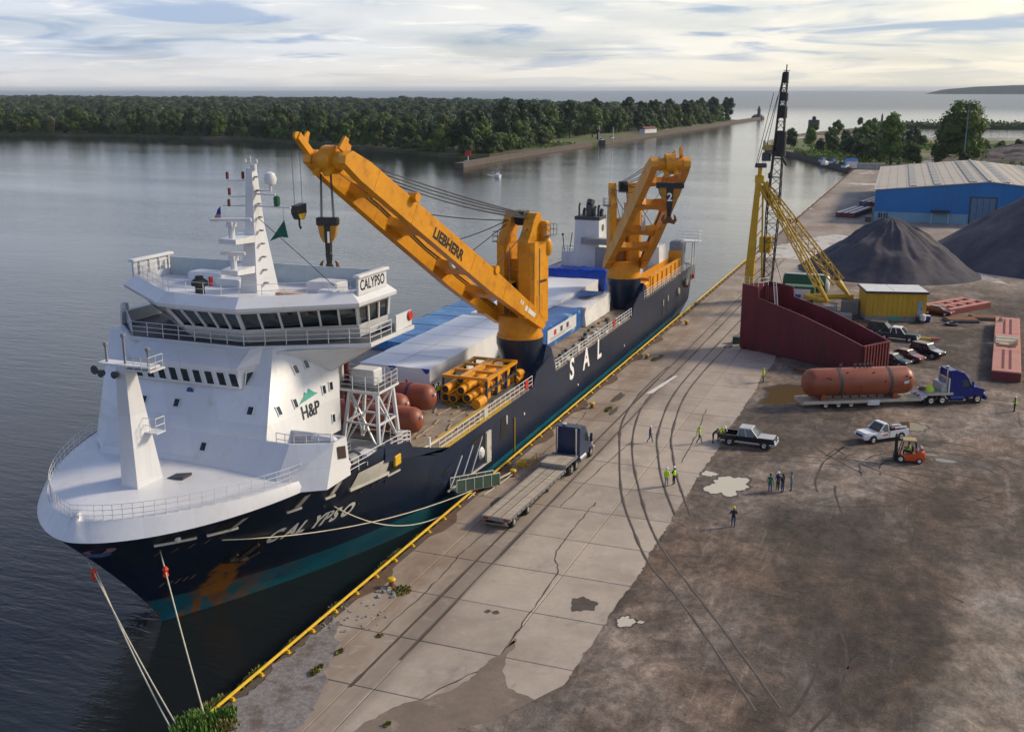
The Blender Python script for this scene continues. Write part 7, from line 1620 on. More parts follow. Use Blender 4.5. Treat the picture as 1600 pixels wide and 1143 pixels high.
for sd in (0, 1):
    mb = MB(); x0, x1 = (-.5, WW / 2) if sd == 0 else (WW / 2, WW + .5); z0, z1 = (EH - .05, RH + .05) if sd == 0 else (RH + .05, EH - .05)
    mb.loft([[(x0, -.4, z0), (x1, -.4, z1), (x1, -.4, z1 + .2), (x0, -.4, z0 + .2)], [(x0, WD + .4, z0), (x1, WD + .4, z1), (x1, WD + .4, z1 + .2), (x0, WD + .4, z0 + .2)]])
    ro = mb.build('roof', ROOFT, wh, local=True)
    for k in range(12):
        x = lerp(x0, x1, (k + .5) / 12); z = lerp(z0, z1, (k + .5) / 12) + .2; MB().box(x - .05, x + .05, -.4, WD + .4, z - .02, z + .07).build('roof_seam', ROOFT, ro, local=True)
    for x in ((9.6, 15.8, 24.6) if sd == 0 else (32.6, 43.5, 50)):
        f = (x - x0) / (x1 - x0); z = lerp(z0, z1, f) + .22
        for k in range(8): y = 1.2 + k * 11.8; MB().loft([[(x - .9, y, z - .03), (x + .9, y, z + (.09 if sd == 0 else -.09)), (x + .9, y, z + .22), (x - .9, y, z + .12)], [(x - .9, y + 11.2, z - .03), (x + .9, y + 11.2, z + (.09 if sd == 0 else -.09)), (x + .9, y + 11.2, z + .22), (x - .9, y + 11.2, z + .12)]]).build('skylight', SKYL, ro, local=True)
MB().box(WW / 2 - .35, WW / 2 + .35, -.42, WD + .4, RH + .2, RH + .55).build('ridge_vent', STEEL, wh, local=True)
mb = MB(); mb.box(24.4, 30.6, -.06, .1, .02, 7.0); d_ = mb.build('door', pm('door_blue', (.10, .18, .30), .55, var=.1), wh, local=True)
for k in range(5): MB().box(24.4 + k * 1.5, 24.5 + k * 1.5, -.1, -.06, .02, 7.0).build('door_seam', DGREY, d_, local=True)
mb = MB(); mb.box(24.1, 24.4, -.14, .1, 0, 7.3); mb.box(30.6, 30.9, -.14, .1, 0, 7.3); mb.box(24.1, 30.9, -.14, .1, 7.0, 7.3); mb.build('door_frame', DGREY, wh, local=True)
for k in range(2): f = MB().box(1.2 + 1.4 * k, 2.2 + 1.4 * k, -.05, .05, 1.0, 2.3).build('window', GLASS, wh, local=True); MB().box(1.7 + 1.4 * k, 1.78 + 1.4 * k, -.09, -.05, 1.0, 2.3).build('window_bar', WHITE2, f, local=True)
MB().ext([(-.1, 3.3), (-2.4, 2.9), (-2.4, 3.05), (-.1, 3.5)], (14.6, 0, 0), (0, 1, 0), (0, 0, 1), (4.6, 0, 0)).build('awning', pm('awning_brown', (.06, .045, .04), .8), wh, local=True)
mb = MB()
for x in (14.8, 19.0): mb.bar((x, -2.2, 0), (x, -2.2, 2.95), .12)
mb.build('awning_post', WHITE2, wh, local=True); MB().box(15.4, 18.6, -.3, -.02, 0, 2.2).build('loading_table', WHPALE, wh, local=True)
# far stacks of maroon sections with white tops
for nm, lb, x, y, rz in (('steel_stack', 'three maroon and white steel sections side by side on the far yard, nearer set', 14.4, 331, -.18), ('steel_stack', 'three maroon and white steel sections partly hidden by the shed corner, farther set', 18.4, 366, -.18)):
    t = thing(nm, lb, 'steel sections', (x, y, 0), rz, None)
    for k in range(3): MB().box(-2.6 + 1.8 * k, -.9 + 1.8 * k, -10, 10, .1, 1.3).build('section', DKRED, t, local=True); MB().box(-2.35 + 1.8 * k, -1.45 + 1.8 * k, -9.9, 9.9, 1.305, 1.4).build('section_top', WHITE2, t, local=True)
junk('blue_post', 'small blue post between the two sets of maroon sections', 16.2, 344, [('post', TARPB, MB().cbox(-.6, .6, -.6, .6, 0, 1.9, .1)), ('cap', DGREY, MB().box(-.4, .4, -.4, .4, 1.905, 2.1))], 'post')
junk('dark_bin', 'dark bin at the foot of the blue warehouse corner', 19.4, 313, [('bin', DGREY, MB().cbox(-.8, .8, -.8, .8, 0, 1.4, .1)), ('lid', BLACK, MB().box(-.82, .82, -.82, .82, 1.405, 1.5))], 'bin')
# ------------------------------------------------------------------ far details
pb = thing('boathouse', 'small white shed with a red roof on the lawn of the wooded point', 'shed', (-187.5, 884, 0), R(72))
MB().box(-9, 9, -2.5, 2.5, 0, 4.2).build('wall', WHITE, pb, local=True); MB().ext([(-3, 4.2), (3, 4.2), (0, 5.9)], (-9.4, 0, 0), (0, 1, 0), (0, 0, 1), (18.8, 0, 0)).build('roof', DKRED, pb, local=True)
bt = thing('motor_boat', 'small white motor boat with a maroon canopy under way on the river', 'boat', (-142.6, 444.7, -2), R(-62))
MB().loft([[(-3.2, -1.2, -.3), (-3.2, 1.2, -.3), (-3.2, 1.35, .9), (-3.2, -1.35, .9)], [(.8, -1.3, -.3), (.8, 1.3, -.3), (.8, 1.5, 1.0), (.8, -1.5, 1.0)], [(3.6, -.1, 0), (3.6, .1, 0), (3.8, .1, 1.3), (3.8, -.1, 1.3)]]).build('hull', WHITE, bt, local=True); MB().loft([[(-1, -1, 1), (-1, 1, 1), (1.6, .8, 1.0), (1.6, -.8, 1.0)], [(-.9, -.9, 2.3), (-.9, .9, 2.3), (.7, .7, 2.3), (.7, -.7, 2.3)]]).build('cabin', WHITE, bt, local=True)
MB().cbox(-2.9, .2, -1.2, 1.2, 2.35, 2.6, .1).build('canopy', DKRED, bt, local=True); mb = MB()
for x, y in ((-2.7, -1.1), (-2.7, 1.1)): mb.bar((x, y, .9), (x, y, 2.4), .08)
mb.build('canopy_post', CHROME, bt, local=True); MB().box(-.95, .9, -1.03, 1.03, 1.6, 2.1).build('cabin_window', GLASS, bt, local=True)
wk = MB()
for sg in (-1, 1): wk.add([(-4 - k * 2.2, sg * (.4 + k * .42), .012) for k in range(6)] + [(-4 - k * 2.2, sg * (.8 + k * .5), .012) for k in range(5, -1, -1)], [tuple(range(12))])
wk.build('wake', pm('foam', (.5, .52, .54), .5, var=.2), bt, local=True)
nm_ = thing('channel_marker', 'red topped channel marker on a post off the end of the long pier', 'marker', (-198, 540, -2))
MB().tube((0, 0, -1), (0, 0, 3.8), .3, 8).build('post', WHITE2, nm_, local=True); MB().cbox(-1.6, 1.6, -.4, .4, 2.9, 5.6, .3).build('daymark', RED, nm_, local=True); MB().lathe([(2.2, -1), (2.2, .4), (.5, .6)], n=12).build('base', CONCB, nm_, local=True)
for x, y, lb in ((-196, 772, 'dark tall signal post with a pale head on the lawn near the pier bend'),):
    t = thing('signal_post', lb, 'post', (x, y, 0)); MB().tube((0, 0, 0), (0, 0, 7), .9, 6).build('post', BLACK, t, local=True); MB().cbox(-1, 1, -.8, .8, 7, 9.6, .2).build('head', MGREY, t, local=True)
for x, y, h_, lb in ((-176, 741, 10, 'white thin flag pole at the pier bend'), (-192, 760, 5.5, 'low white mast on the lawn beside the dark signal post')):
    t = thing('pole', lb, 'pole', (x, y, 0)); MB().tube((0, 0, 0), (0, 0, h_), .25, 6).build('shaft', WHITE2, t, local=True); MB().cbox(-.8, .8, -.8, .8, 0, .5, .1).build('foot', CONCB, t, local=True)
for x, y, m_, lb in ((-200, 786, TARPB, 'blue car parked on the lawn at the left'), (-187.5, 752, WHITE, 'pale vehicle parked on the hard ground near the pier bend'), (-191, 790, WHITE2, 'white van parked beside the dark signal post')):
    t = thing('parked_car', lb, 'car', (x, y, 0.04), R(80)); MB().cbox(-2.4, 2.4, -.95, .95, .35, 1.0, .25).build('body', m_, t, local=True); MB().loft([[(-1.6, -.85, 1), (1.2, -.85, 1), (1.2, .85, 1), (-1.6, .85, 1)], [(-1.2, -.7, 1.6), (.5, -.7, 1.6), (.5, .7, 1.6), (-1.2, .7, 1.6)]]).build('cabin', GLASS, t, local=True); mb = MB()
    for a in (-1.5, 1.5):
        for b in (-.95, .75): mb.lathe([(.1, 0), (.36, 0), (.36, .2), (.1, .2)], (a, b, .36), 8, 'y')
    mb.build('wheels', RUBBER, t, local=True)
mk = thing('harbour_light', 'dark boxy harbour light on a post at the end of the basin breakwater', 'light', (-61, 922, -1)); MB().tube((0, 0, 0), (0, 0, 6), 1.2, 8).build('post', BLACK, mk, local=True); MB().cbox(-4.2, 4.2, -3, 3, 5.5, 12.5, .6).build('housing', DGREY, mk, local=True); mb = MB(); mb.lathe([(1.6, 12.5), (1.6, 14.5), (.1, 15.5)], n=8); mb.build('lantern', BLACK, mk, local=True)
po = thing('lamp_mast', 'tall thin blue grey mast in front of the park trees', 'mast', (46.5, 560, 0)); MB().tube((0, 0, 0), (0, 0, 26), .35, 6, .2).build('shaft', pm('mast_blue', (.13, .20, .29), .5), po, local=True); MB().cbox(-.5, .5, -.5, .5, 26, 29, .2).build('head', DGREY, po, local=True)
for i, (x, y, m_) in enumerate(((-18.5, 573, TARPB), (-12.5, 563, TARPB), (-15, 549.5, WHITE2), (-4.3, 533, TARPB), (-8.5, 556, WHITE2))):
    t = thing('moored_boat', ('blue covered small boat on the park bank' if m_ is TARPB else 'white small boat on the park bank'), 'boat', (x, y, .02), R(70), 'small boats on the park bank')
    MB().loft([[(-2.8, -1, 0), (-2.8, 1, 0), (-2.8, 1.2, 1.0), (-2.8, -1.2, 1.0)], [(1, -1, 0), (1, 1, 0), (1, 1.2, 1.1), (1, -1.2, 1.1)], [(3.2, -.05, .5), (3.2, .05, .5), (3.3, .05, 1.3), (3.3, -.05, 1.3)]]).build('hull', WHITE2, t, local=True); MB().loft([[(-2.6, -1.1, 1.0), (-2.6, 1.1, 1.0), (2.4, .4, 1.15), (2.4, -.4, 1.15)], [(-1.6, -.7, 1.9), (-1.6, .7, 1.9), (.6, .4, 1.9), (.6, -.4, 1.9)]]).build('cover', m_, t, local=True)
t = thing('park_shed', 'small blue roofed hut at the corner of the basin beside the park trees', 'hut', (-2.6, 541, 0), R(20)); MB().box(-2.5, 2.5, -2, 2, 0, 2.6).build('wall', WHITE2, t, local=True); MB().ext([(-2.4, 2.6), (2.4, 2.6), (0, 3.8)], (-2.8, 0, 0), (0, 1, 0), (0, 0, 1), (5.6, 0, 0)).build('roof', TARPB, t, local=True)
fw = thing('sheet_pile_wall', 'low grey steel wall closing the head of the basin', 'wall', (4, 525, 0)); MB().box(1.2, 13.0, 524, 524.5, 0, 2.6).build('panel', STEEL, fw)
MB().box(-62, -7, 0, 2.2, -3, .35, Matrix.Translation((-8.5, 548.5, 0)) @ Matrix.Rotation(R(0), 4, 'Z') @ Matrix.Translation((0, 0, 0))).f
wall_b = thing('basin_wall', 'low concrete wall along the park side of the basin', 'wall', (-30, 600, 0)); wall_line([(1.2, 521), (-7.5, 546), (-20.8, 588), (-44, 651), (-63.5, 690), (-80, 790)], 1.4, -3, .35, PIERM, 'wall_length', wall_b)
# ------------------------------------------------------------------ vehicles (local x forward)
SILV = pm('silver_paint_and_sheen', (.50, .51, .53), .28, metal=.3, var=.06); CBLACK = pm('car_black', (.008, .009, .012), .18, var=.1); CMAROON = pm('car_maroon', (.12, .012, .02), .22, var=.1); CTEAL = pm('car_teal', (.035, .06, .07), .22, var=.1); CWHITE = pm('car_white', (.74, .75, .77), .22, var=.03)
LAMP = pm('lamp_lens', (.8, .8, .76), .1, var=.02); TAIL = pm('tail_lens', (.35, .01, .01), .2, var=.02)
def wheel(t, x, y, r=.38, w=.26, rim=CHROME, side=1):
    o = MB().lathe([(r * .55, -w / 2), (r * .93, -w / 2), (r, -w * .3), (r, w * .3), (r * .93, w / 2), (r * .55, w / 2)], (x, y, r), 16, 'y', True).build('wheel', RUBBER, t, local=True, smooth=True)
    yo = y + side * (w / 2 + .006); MB().lathe([(r * .56, 0), (r * .5, side * .012), (r * .2, -side * .03), (r * .12, side * .02)], (x, yo, r), 12, 'y', True).build('rim', rim, o, local=True)
def wheel_pair(t, x, W, r, w, rim=CHROME):
    wheel(t, x, W / 2 - w / 2, r, w, rim, 1); wheel(t, x, -(W / 2 - w / 2), r, w, rim, -1)
def rings_body(t, name, mat, secs, W, **k):
    """secs: (x, zlow, zhigh, halfwidth factor) - lofted body with tumblehome"""
    mb = MB(); R_ = []
    for x, z0, z1, f in secs:
        h = W / 2 * f; R_.append([(x, -h * .94, z0), (x, -h, lerp(z0, z1, .35)), (x, -h * .97, z1 - .06), (x, -h * .88, z1), (x, h * .88, z1), (x, h * .97, z1 - .06), (x, h, lerp(z0, z1, .35)), (x, h * .94, z0)])
    mb.loft(R_); return mb.build(name, mat, t, local=True, smooth=True)
def greenhouse(t, x0, x1, rx0, rx1, zb, zt, W, mat, pillars=()):
    h, hr = W / 2 * .93, W / 2 * .78
    MB().loft([[(x0, -h, zb), (x1, -h, zb), (x1, h, zb), (x0, h, zb)], [(rx0, -hr, zt - .05), (rx1, -hr, zt - .05), (rx1, hr, zt - .05), (rx0, hr, zt - .05)]]).build('glazing', CARGLASS, t, local=True)
    ro = MB().cbox(rx0 - .06, rx1 + .06, -hr - .04, hr + .04, zt - .05, zt + .05, .06).build('roof', mat, t, local=True)
    for s in (-1, 1):
        bars = [((x0, s * h, zb), (rx0, s * hr, zt - .02), .09), ((x1, s * h, zb), (rx1, s * hr, zt - .02), .08)]
        for p in pillars: a = (p - x0) / (x1 - x0); bars.append(((p, s * h * 1.005, zb), (lerp(rx0, rx1, a), s * hr * 1.005, zt - .02), .10))
        for a, b, w_ in bars: MB().bar(a, b, w_).build('pillar', mat, t, local=True)
    return ro
def pickup(label, loc, rz, mat, low, crew, roof_mat=None, hood=None):
    t = thing('pickup_truck', label, 'pickup truck', loc, rz); W = 1.95; cb = -1.0 if crew else -.2
    rings_body(t, 'body', mat, [(cb - .02, .42, 1.08, .99), (.9, .42, 1.10, 1.0), (1.1, .42, 1.12, 1.0), (2.0, .45, 1.08, .99), (2.62, .46, 1.00, .95), (2.76, .5, .9, .9)], W)
    MB().ext([(.95, .86), (2.6, .80), (2.6, -.80), (.95, -.86)], (0, 0, 1.09), (1, 0, 0), (0, 1, 0), (0, 0, .035)).build('hood', hood or mat, t, local=True)
    mb = MB(); b0, b1 = -2.75, cb - .06
    mb.box(b0, b1, -.97, -.88, .45, 1.12); mb.box(b0, b1, .88, .97, .45, 1.12); mb.box(b0, b0 + .08, -.97, .97, .5, 1.12); mb.box(b1 - .06, b1, -.97, .97, .5, 1.12); mb.build('cargo_bed', mat, t, local=True)
    MB().box(b0 + .08, b1 - .06, -.88, .88, .55, .62).build('bed_floor', DGREY, t, local=True)
    greenhouse(t, cb, 1.05, cb + .12, .35, 1.09, 1.88, W, roof_mat or mat, (cb + .9,) if crew else ())
    for x in (1.75, -1.75):
        wheel_pair(t, x, 2.03, .40, .27)
        for s in (-1, 1): MB().lathe([(.47, -.02), (.47, .02), (.05, .02)], (x, s * .965, .42), 16, 'y').build('wheel_arch', BLACK, t, local=True)
    if low:
        for a, b in ((-2.72, -2.2), (-1.28, 1.28), (2.2, 2.72)): MB().cbox(a, b, -.985, .985, .42, .60, .04).build('lower_trim', low, t, local=True)
    MB().cbox(2.72, 2.86, -.92, .92, .45, .68, .04).build('front_bumper', CHROME if not crew else SILV, t, local=True); MB().cbox(-2.9, -2.76, -.9, .9, .45, .62, .04).build('rear_bumper', CHROME, t, local=True)
    g_ = MB().box(2.74, 2.79, -.5, .5, .70, .95).build('grille', DGREY, t, local=True)
    for s in (-1, 1):
        MB().cbox(2.66, 2.79, s * .72 - .18, s * .72 + .18, .72, .95, .04).build('headlight', LAMP, t, local=True); MB().box(-2.78, -2.74, s * .9 - .06, s * .9 + .06, .75, 1.05).build('tail_light', TAIL, t, local=True)
        MB().cbox(.72, .86, s * 1.06 - .12, s * 1.06 + .12, 1.15, 1.36, .04).build('wing_mirror', mat, t, local=True)
    return t
p1 = pickup('black crew-cab pickup with silver lower trim parked at the edge of the concrete', (20.75, 106.9, .006), R(-3), CBLACK, SILV, True, SILV, SILV)  # silver on hood and roof paints the sky reflected in black bodywork
p2 = pickup('white single-cab pickup with a loaded bed parked beyond the forklift', (33.2, 113.6, .006), R(222), CWHITE, None, False)
mb = MB()
for k in range(5): mb.bar((-2.5 + .2 * k, -.5 + .25 * k, .75), (-1.0 + .1 * k, -.4 + .2 * k, .95 + .05 * k), .12)
mb.build('bed_load', RED, p2, local=True); MB().cbox(-1.0, -.4, -.9, .9, .65, 1.5, .06).build('tool_box', BLACK, p2, local=True); mb = MB(); mb.bar((-2.7, .5, 1.25), (-1.2, .55, 1.3), .14); mb.bar((-2.7, -.4, 1.2), (-1.5, -.3, 1.28), .2, .1); mb.build('bed_load', WHITEC, p2, local=True)
ds_m = pm('sign_orange', (.62, .22, .1), .6)
for sg in (-1, 1): MB().add([(-.05, sg * .985, .70), (.55, sg * .985, .70), (.55, sg * .985, .92), (-.05, sg * .985, .92)], [(0, 1, 2, 3)]).build('door_sign', ds_m, p2, local=True)
def car(label, loc, rz, mat, suv=False, hood=None, name='parked_car'):
    t = thing(name, label, 'car', loc, rz); W = 1.82 if not suv else 1.95; zb = .95 if not suv else 1.12; zt = 1.42 if not suv else 1.78
    rings_body(t, 'body', mat, [(-2.3, .5, zb - .12, .88), (-2.15, .38, zb - .02, .95), (-1.2, .35, zb, 1.0), (.7, .35, zb, 1.0), (1.3, .35, zb - .06, .99), (2.1, .38, zb - .2, .93), (2.3, .45, zb - .35, .85)], W)
    if hood: MB().loft([[(1.05, -.78, zb + .005), (1.05, .78, zb + .005), (1.05, .78, zb + .03), (1.05, -.78, zb + .03)], [(2.15, -.66, zb - .19), (2.15, .66, zb - .19), (2.15, .66, zb - .16), (2.15, -.66, zb - .16)]]).build('hood', hood, t, local=True)
    if suv: greenhouse(t, -2.1, 1.05, -1.85, .35, zb - .01, zt, W, mat, (-1.0, -.1))
    else: greenhouse(t, -1.75, 1.1, -1.05, .3, zb - .01, zt, W, mat, (-.4,))
    for x in (1.4, -1.35): wheel_pair(t, x, W + .05, .34 if not suv else .38, .22)
    for s in (-1, 1):
        MB().cbox(2.12, 2.3, s * .62 - .15, s * .62 + .15, zb - .36, zb - .22, .03).build('headlight', LAMP, t, local=True); MB().box(-2.32, -2.26, s * .65 - .14, s * .65 + .14, zb - .32, zb - .14).build('tail_light', TAIL, t, local=True); MB().cbox(.62, .74, s * (W / 2 + .08) - .08, s * (W / 2 + .08) + .08, zb + .02, zb + .14, .03).build('wing_mirror', mat, t, local=True)
    return t
car('black sport utility car with a silver hood, rightmost of the cars parked by the hopper', (37.0, 153.9, .006), R(-32), CBLACK, True, SILV)
car('maroon sedan parked between the black sport utility car and the dark teal sedan', (34.6, 150.6, .006), R(-30), CMAROON, False, pm('car_faded', (.35, .13, .15), .3))
car('dark teal sedan half hidden behind the end of the hopper', (32.9, 147.6, .006), R(-28), CTEAL)
pickup('dark pickup with a white roof stripe parked behind the far rim of the hopper', (33.0, 163.0, .006), R(-12), CTEAL, None, True, CWHITE)
car('white roofed car behind the dark pickup near the scrap heap', (30.7, 166.5, .006), R(-15), CTEAL, True, None).children[1]
car('small dark red car behind the right end of the yellow shed', (38.2, 184.6, .006), R(-20), CMAROON)
junk('tow_bar', 'yellow and red pole lying on the dirt behind the parked cars', 36.2, 163.6, [('pole', YELLOW, MB().bar((-2, 0, .3), (1.2, .2, .3), .35, .3)), ('red_end', RED, MB().bar((1.2, .2, .3), (2.4, .3, .3), .3, .25))], 'pole', .1)
def tractor(label, loc, rz, mat, dome=True):
    t = thing('semi_tractor', label, 'truck tractor', loc, rz); W = 2.45
    # local origin under the fifth wheel
    mb = MB(); mb.box(-2.0, 5.0, -.5, -.32, .75, 1.05); mb.box(-2.0, 5.0, .32, .5, .75, 1.05); mb.box(-1.0, -.8, -.5, .5, .75, 1.0); mb.build('chassis', DGREY, t, local=True)
    MB().lathe([(.55, 1.06), (.5, 1.2), (.1, 1.22)], n=14).build('fifth_wheel', DGREY, t, local=True)
    sl = [(1.35, .7, 3.2), (1.35, .7, 4.0)]
    cabp = [(1.4, .75), (1.4, 3.95), (2.2, 4.02), (3.1, 3.75), (3.75, 3.05), (4.25, 2.1), (4.25, .75)]
    S = []
    for f, y in ((.90, -W / 2), (1, -W / 2 + .12), (1, W / 2 - .12), (.9, W / 2)):
        S.append([(2.8 + (x - 2.8) * (f if f < 1 else 1), y, .75 + (z - .75) * (1 if f == 1 else .975)) for x, z in cabp])
    MB().loft(S).build('sleeper_cab', mat, t, local=True)
    rings_body(t, 'hood', mat, [(4.15, .75, 2.05, 1.0), (4.9, .75, 1.95, .95), (5.7, .7, 1.7, .86), (6.05, .65, 1.45, .78)], 2.3)
    c = lambda a, y: (lerp(3.8, 4.28, a), y, lerp(2.95, 2.12, a))
    MB().add([(3.73, -1.0, 3.02), (3.73, 1.0, 3.02), (4.29, 1.08, 2.08), (4.29, -1.08, 2.08)], [(0, 1, 2, 3)]).build('windscreen', CARGLASS, t, local=True)
    for s in (-1, 1):
        MB().add([(3.0, s * 1.235, 2.05), (3.95, s * 1.235, 2.05), (3.55, s * 1.235, 2.85), (3.0, s * 1.235, 2.85)], [(0, 1, 2, 3)]).build('side_window', CARGLASS, t, local=True)
        MB().cbox(4.0, 4.18, s * 1.48 - .12, s * 1.48 + .12, 1.9, 2.75, .04).build('wing_mirror', mat, t, local=True); MB().bar((4.05, s * 1.2, 2.3), (4.05, s * 1.45, 2.3), .06).build('mirror_arm', DGREY, t, local=True)
        MB().lathe([(.1, 1.6), (.36, 1.62), (.36, 3.2), (.1, 3.22)], (0, s * 1.0, .72), 14, 'x').build('fuel_tank', CHROME if dome else mat, t, local=True); MB().cbox(1.5, 3.6, s * 1.08 - .1, s * 1.08 + .1, .38, .56, .03).build('step', CHROME, t, local=True)
        MB().cbox(5.78, 6.0, s * .8 - .18, s * .8 + .18, 1.0, 1.3, .05).build('headlight', LAMP, t, local=True)
        MB().tube((1.2, s * .95, .9), (1.2, s * .95, 3.9), .09, 8).build('exhaust_stack', CHROME, t, local=True)
    MB().cbox(5.85, 6.2, -1.15, 1.15, .4, .85, .08).build('front_bumper', mat if not dome else CHROME, t, local=True); MB().box(6.03, 6.07, -.55, .55, .9, 1.4).build('grille', DGREY, t, local=True)
    mb = MB()
    for k in range(5): mb.cbox(3.0, 3.1, -.9 + .45 * k - .06, -.9 + .45 * k + .06, 3.78, 3.86, .02)
    mb.build('marker_light', YELLOW, t, local=True); MB().lathe([(.22, 0), (.22, .1), (.05, .14)], (1.9, .5, 4.02), 10).build('roof_vent', WHITE2, t, local=True)
    wheel_pair(t, 5.0, 2.4, .5, .3)
    for x in (-.65, .7):
        for s in (-1, 1): wheel(t, x, s * 1.0, .5, .5, CHROME, s)
    for s in (-1, 1): MB().cbox(-1.6, -1.35, s * 1.0 - .3, s * 1.0 + .3, .3, .95, .03).build('mud_flap', BLACK, t, local=True)
    return t
tr = tractor('dark blue sleeper tractor hitched to the empty planked step-deck trailer on the quay', (5.55, 92.6, .02), R(88), NAVY, True)
# step-deck trailer with plank floor
sd_ = thing('flatbed_trailer', 'empty step-deck trailer with a grey plank floor on the quay', 'trailer', (5.25, 84.2, .02), R(88)); TW = 2.5
for k in range(10):
    y = -TW / 2 + .06 + k * .238; MB().box(-6.9, 6.0, y + .006, y + .232, 1.0, 1.05 + rnd.uniform(-.004, .006)).build('plank', WOOD, sd_, local=True)
for k in range(10):
    y = -TW / 2 + .06 + k * .238; MB().box(6.05, 8.6, y + .006, y + .232, 1.42, 1.47).build('upper_plank', WOOD, sd_, local=True)
MB().box(6.0, 6.05, -TW / 2, TW / 2, 1.0, 1.46).build('step_face', STEEL, sd_, local=True)
MB().box(8.6, 9.3, -TW / 2, TW / 2, 1.38, 1.44).build('front_plate', DGREY, sd_, local=True)
mb = MB()
for s in (-1, 1): mb.box(-6.95, 6.0, s * TW / 2 - .05, s * TW / 2 + .05, .82, 1.04); mb.box(6.0, 9.2, s * TW / 2 - .05, s * TW / 2 + .05, 1.22, 1.46)
mb.box(-6.98, -6.9, -TW / 2, TW / 2, .72, 1.04); mb.box(-6.5, 6, -.45, -.3, .6, .98); mb.box(-6.5, 6, .3, .45, .6, .98); mb.build('side_rail', STEEL, sd_, local=True)
for y in (-.42, .42): MB().box(-6.85, 6.0, y - .035, y + .035, 1.058, 1.066).build('steel_strip', DGREY, sd_, local=True)
mb = MB()
for k in range(14): x = -6.5 + k * .93; [mb.box(x, x + .12, s * (TW / 2 + .05), s * (TW / 2 + .09), .84, 1.0) for s in (-1, 1)]
mb.build('stake_pocket', DGREY, sd_, local=True)
for s in (-1, 1): MB().box(-7.02, -6.98, s * .9 - .2, s * .9 + .2, .8, .95).build('tail_light', TAIL, sd_, local=True)
MB().box(-7.0, -6.9, -1.1, 1.1, .4, .5).build('underride_bar', STEEL, sd_, local=True)
for x in (-5.9, -2.9):
    for s in (-1, 1): wheel(sd_, x, s * .98, .42, .5, CHROME, s)
mb = MB(); mb.box(2.5, 2.7, -.9, -.7, .05, .95); mb.box(2.5, 2.7, .7, .9, .05, .95); mb.build('landing_gear', DGREY, sd_, local=True)
# lowboy with the red tank
LD = math.atan2(10.1, 19.0); nx_, ny_ = -math.sin(LD), math.cos(LD)
lb_o = (24.4 + nx_ * 1.3, 121.7 + ny_ * 1.3, .012)
lo_t = thing('lowboy_trailer', 'three-axle lowbed trailer carrying the large red tank', 'trailer', lb_o, LD)
for k in range(10):
    y = -1.28 + k * .257; MB().box(.1, 14.0, y + .01, y + .245, .84, .92).build('plank', WOOD, lo_t, local=True)
for k in range(8): y = -1.28 + k * .32; MB().box(14.6, 17.6, y + .01, y + .31, 1.36, 1.44).build('upper_plank', WOOD, lo_t, local=True)
MB().ext([(13.9, .80), (14.7, 1.38), (14.7, 1.0), (13.9, .5)], (0, -1.3, 0), (1, 0, 0), (0, 0, 1), (0, 2.6, 0)).build('gooseneck', WHITE2, lo_t, local=True)
mb = MB()
for s in (-1, 1): mb.box(0, 14, s * 1.3 - .05, s * 1.3 + .05, .58, .92); mb.box(14.6, 17.8, s * 1.3 - .05, s * 1.3 + .05, 1.15, 1.44)
mb.box(-.06, 0, -1.3, 1.3, .5, .92); mb.build('side_rail', pm('trailer_cream', (.52, .46, .38), .6, var=.15, c2=(.3, .22, .15), c2s=1.5), lo_t, local=True)
MB().cbox(7.6, 9.0, -1.42, -1.2, .28, .85, .03).build('side_box', WHITE2, lo_t, local=True)
for x in (2.7, 4.2, 5.7):
    for s in (-1, 1): wheel(lo_t, x, s * 1.02, .42, .5, CHROME, s)
MB().loft([[(17.2, -1.2, 1.44), (17.2, 1.2, 1.44), (17.2, 1.2, 3.0), (17.2, -1.2, 3.0)], [(17.32, -1.2, 1.44), (17.32, 1.2, 1.44), (17.32, 1.2, 3.0), (17.32, -1.2, 3.0)]]).build('headboard', WOOD, lo_t, local=True)
mb = MB(); mb.bar((17.26, -1.22, 1.44), (17.26, -1.22, 3.05), .14); mb.bar((17.26, 1.22, 1.44), (17.26, 1.22, 3.05), .14); mb.bar((17.26, -1.25, 3.02), (17.26, 1.25, 3.02), .14); mb.build('headboard_frame', WHITE2, lo_t, local=True)
MB().lathe([(.05, .6), (.35, .5), (.5, .2), (.55, 0)], (15.5, -.2, 1.44), 10).build('strap_heap', HIVIS, lo_t, local=True); MB().lathe([(.05, .4), (.4, .3), (.5, 0)], (14.9, .3, 1.44), 10).build('chain_heap', DGREY, lo_t, local=True)
tk = thing('pressure_vessel', 'large primer-red cylindrical tank strapped on the lowbed trailer', 'tank', (lb_o[0] + math.cos(LD) * 7.0, lb_o[1] + math.sin(LD) * 7.0, .94), LD); r_ = 1.6; zc = 1.85
prof_ = [(.02, -6.7), (r_ * .5, -6.58), (r_ * .8, -6.3), (r_ * .95, -5.95), (r_, -5.55), (r_, 5.2), (r_ * .95, 5.6), (r_ * .8, 5.95), (r_ * .5, 6.22), (.02, 6.35)]
MB().lathe(prof_, (0, 0, zc), 32, 'x').build('shell', TANKO, tk, local=True, smooth='all')
for x in (-4.6, 3.9): MB().box(x - .25, x + .25, -1.2, 1.2, 0, .7).build('saddle', TANKO, tk, local=True)
for x in (-2.7, 3.2): MB().lathe([(r_ + .015, -.17), (r_ + .03, -.17), (r_ + .03, .17), (r_ + .015, .17)], (x, 0, zc), 32, 'x', False).build('strap', DGREY, tk, local=True)
mb = MB()
for k in range(8): x = -4.2 + k * 1.05; mb.lathe([(.11, -.26), (.11, .05)], (x, -.35, zc - r_ + .05), 8)
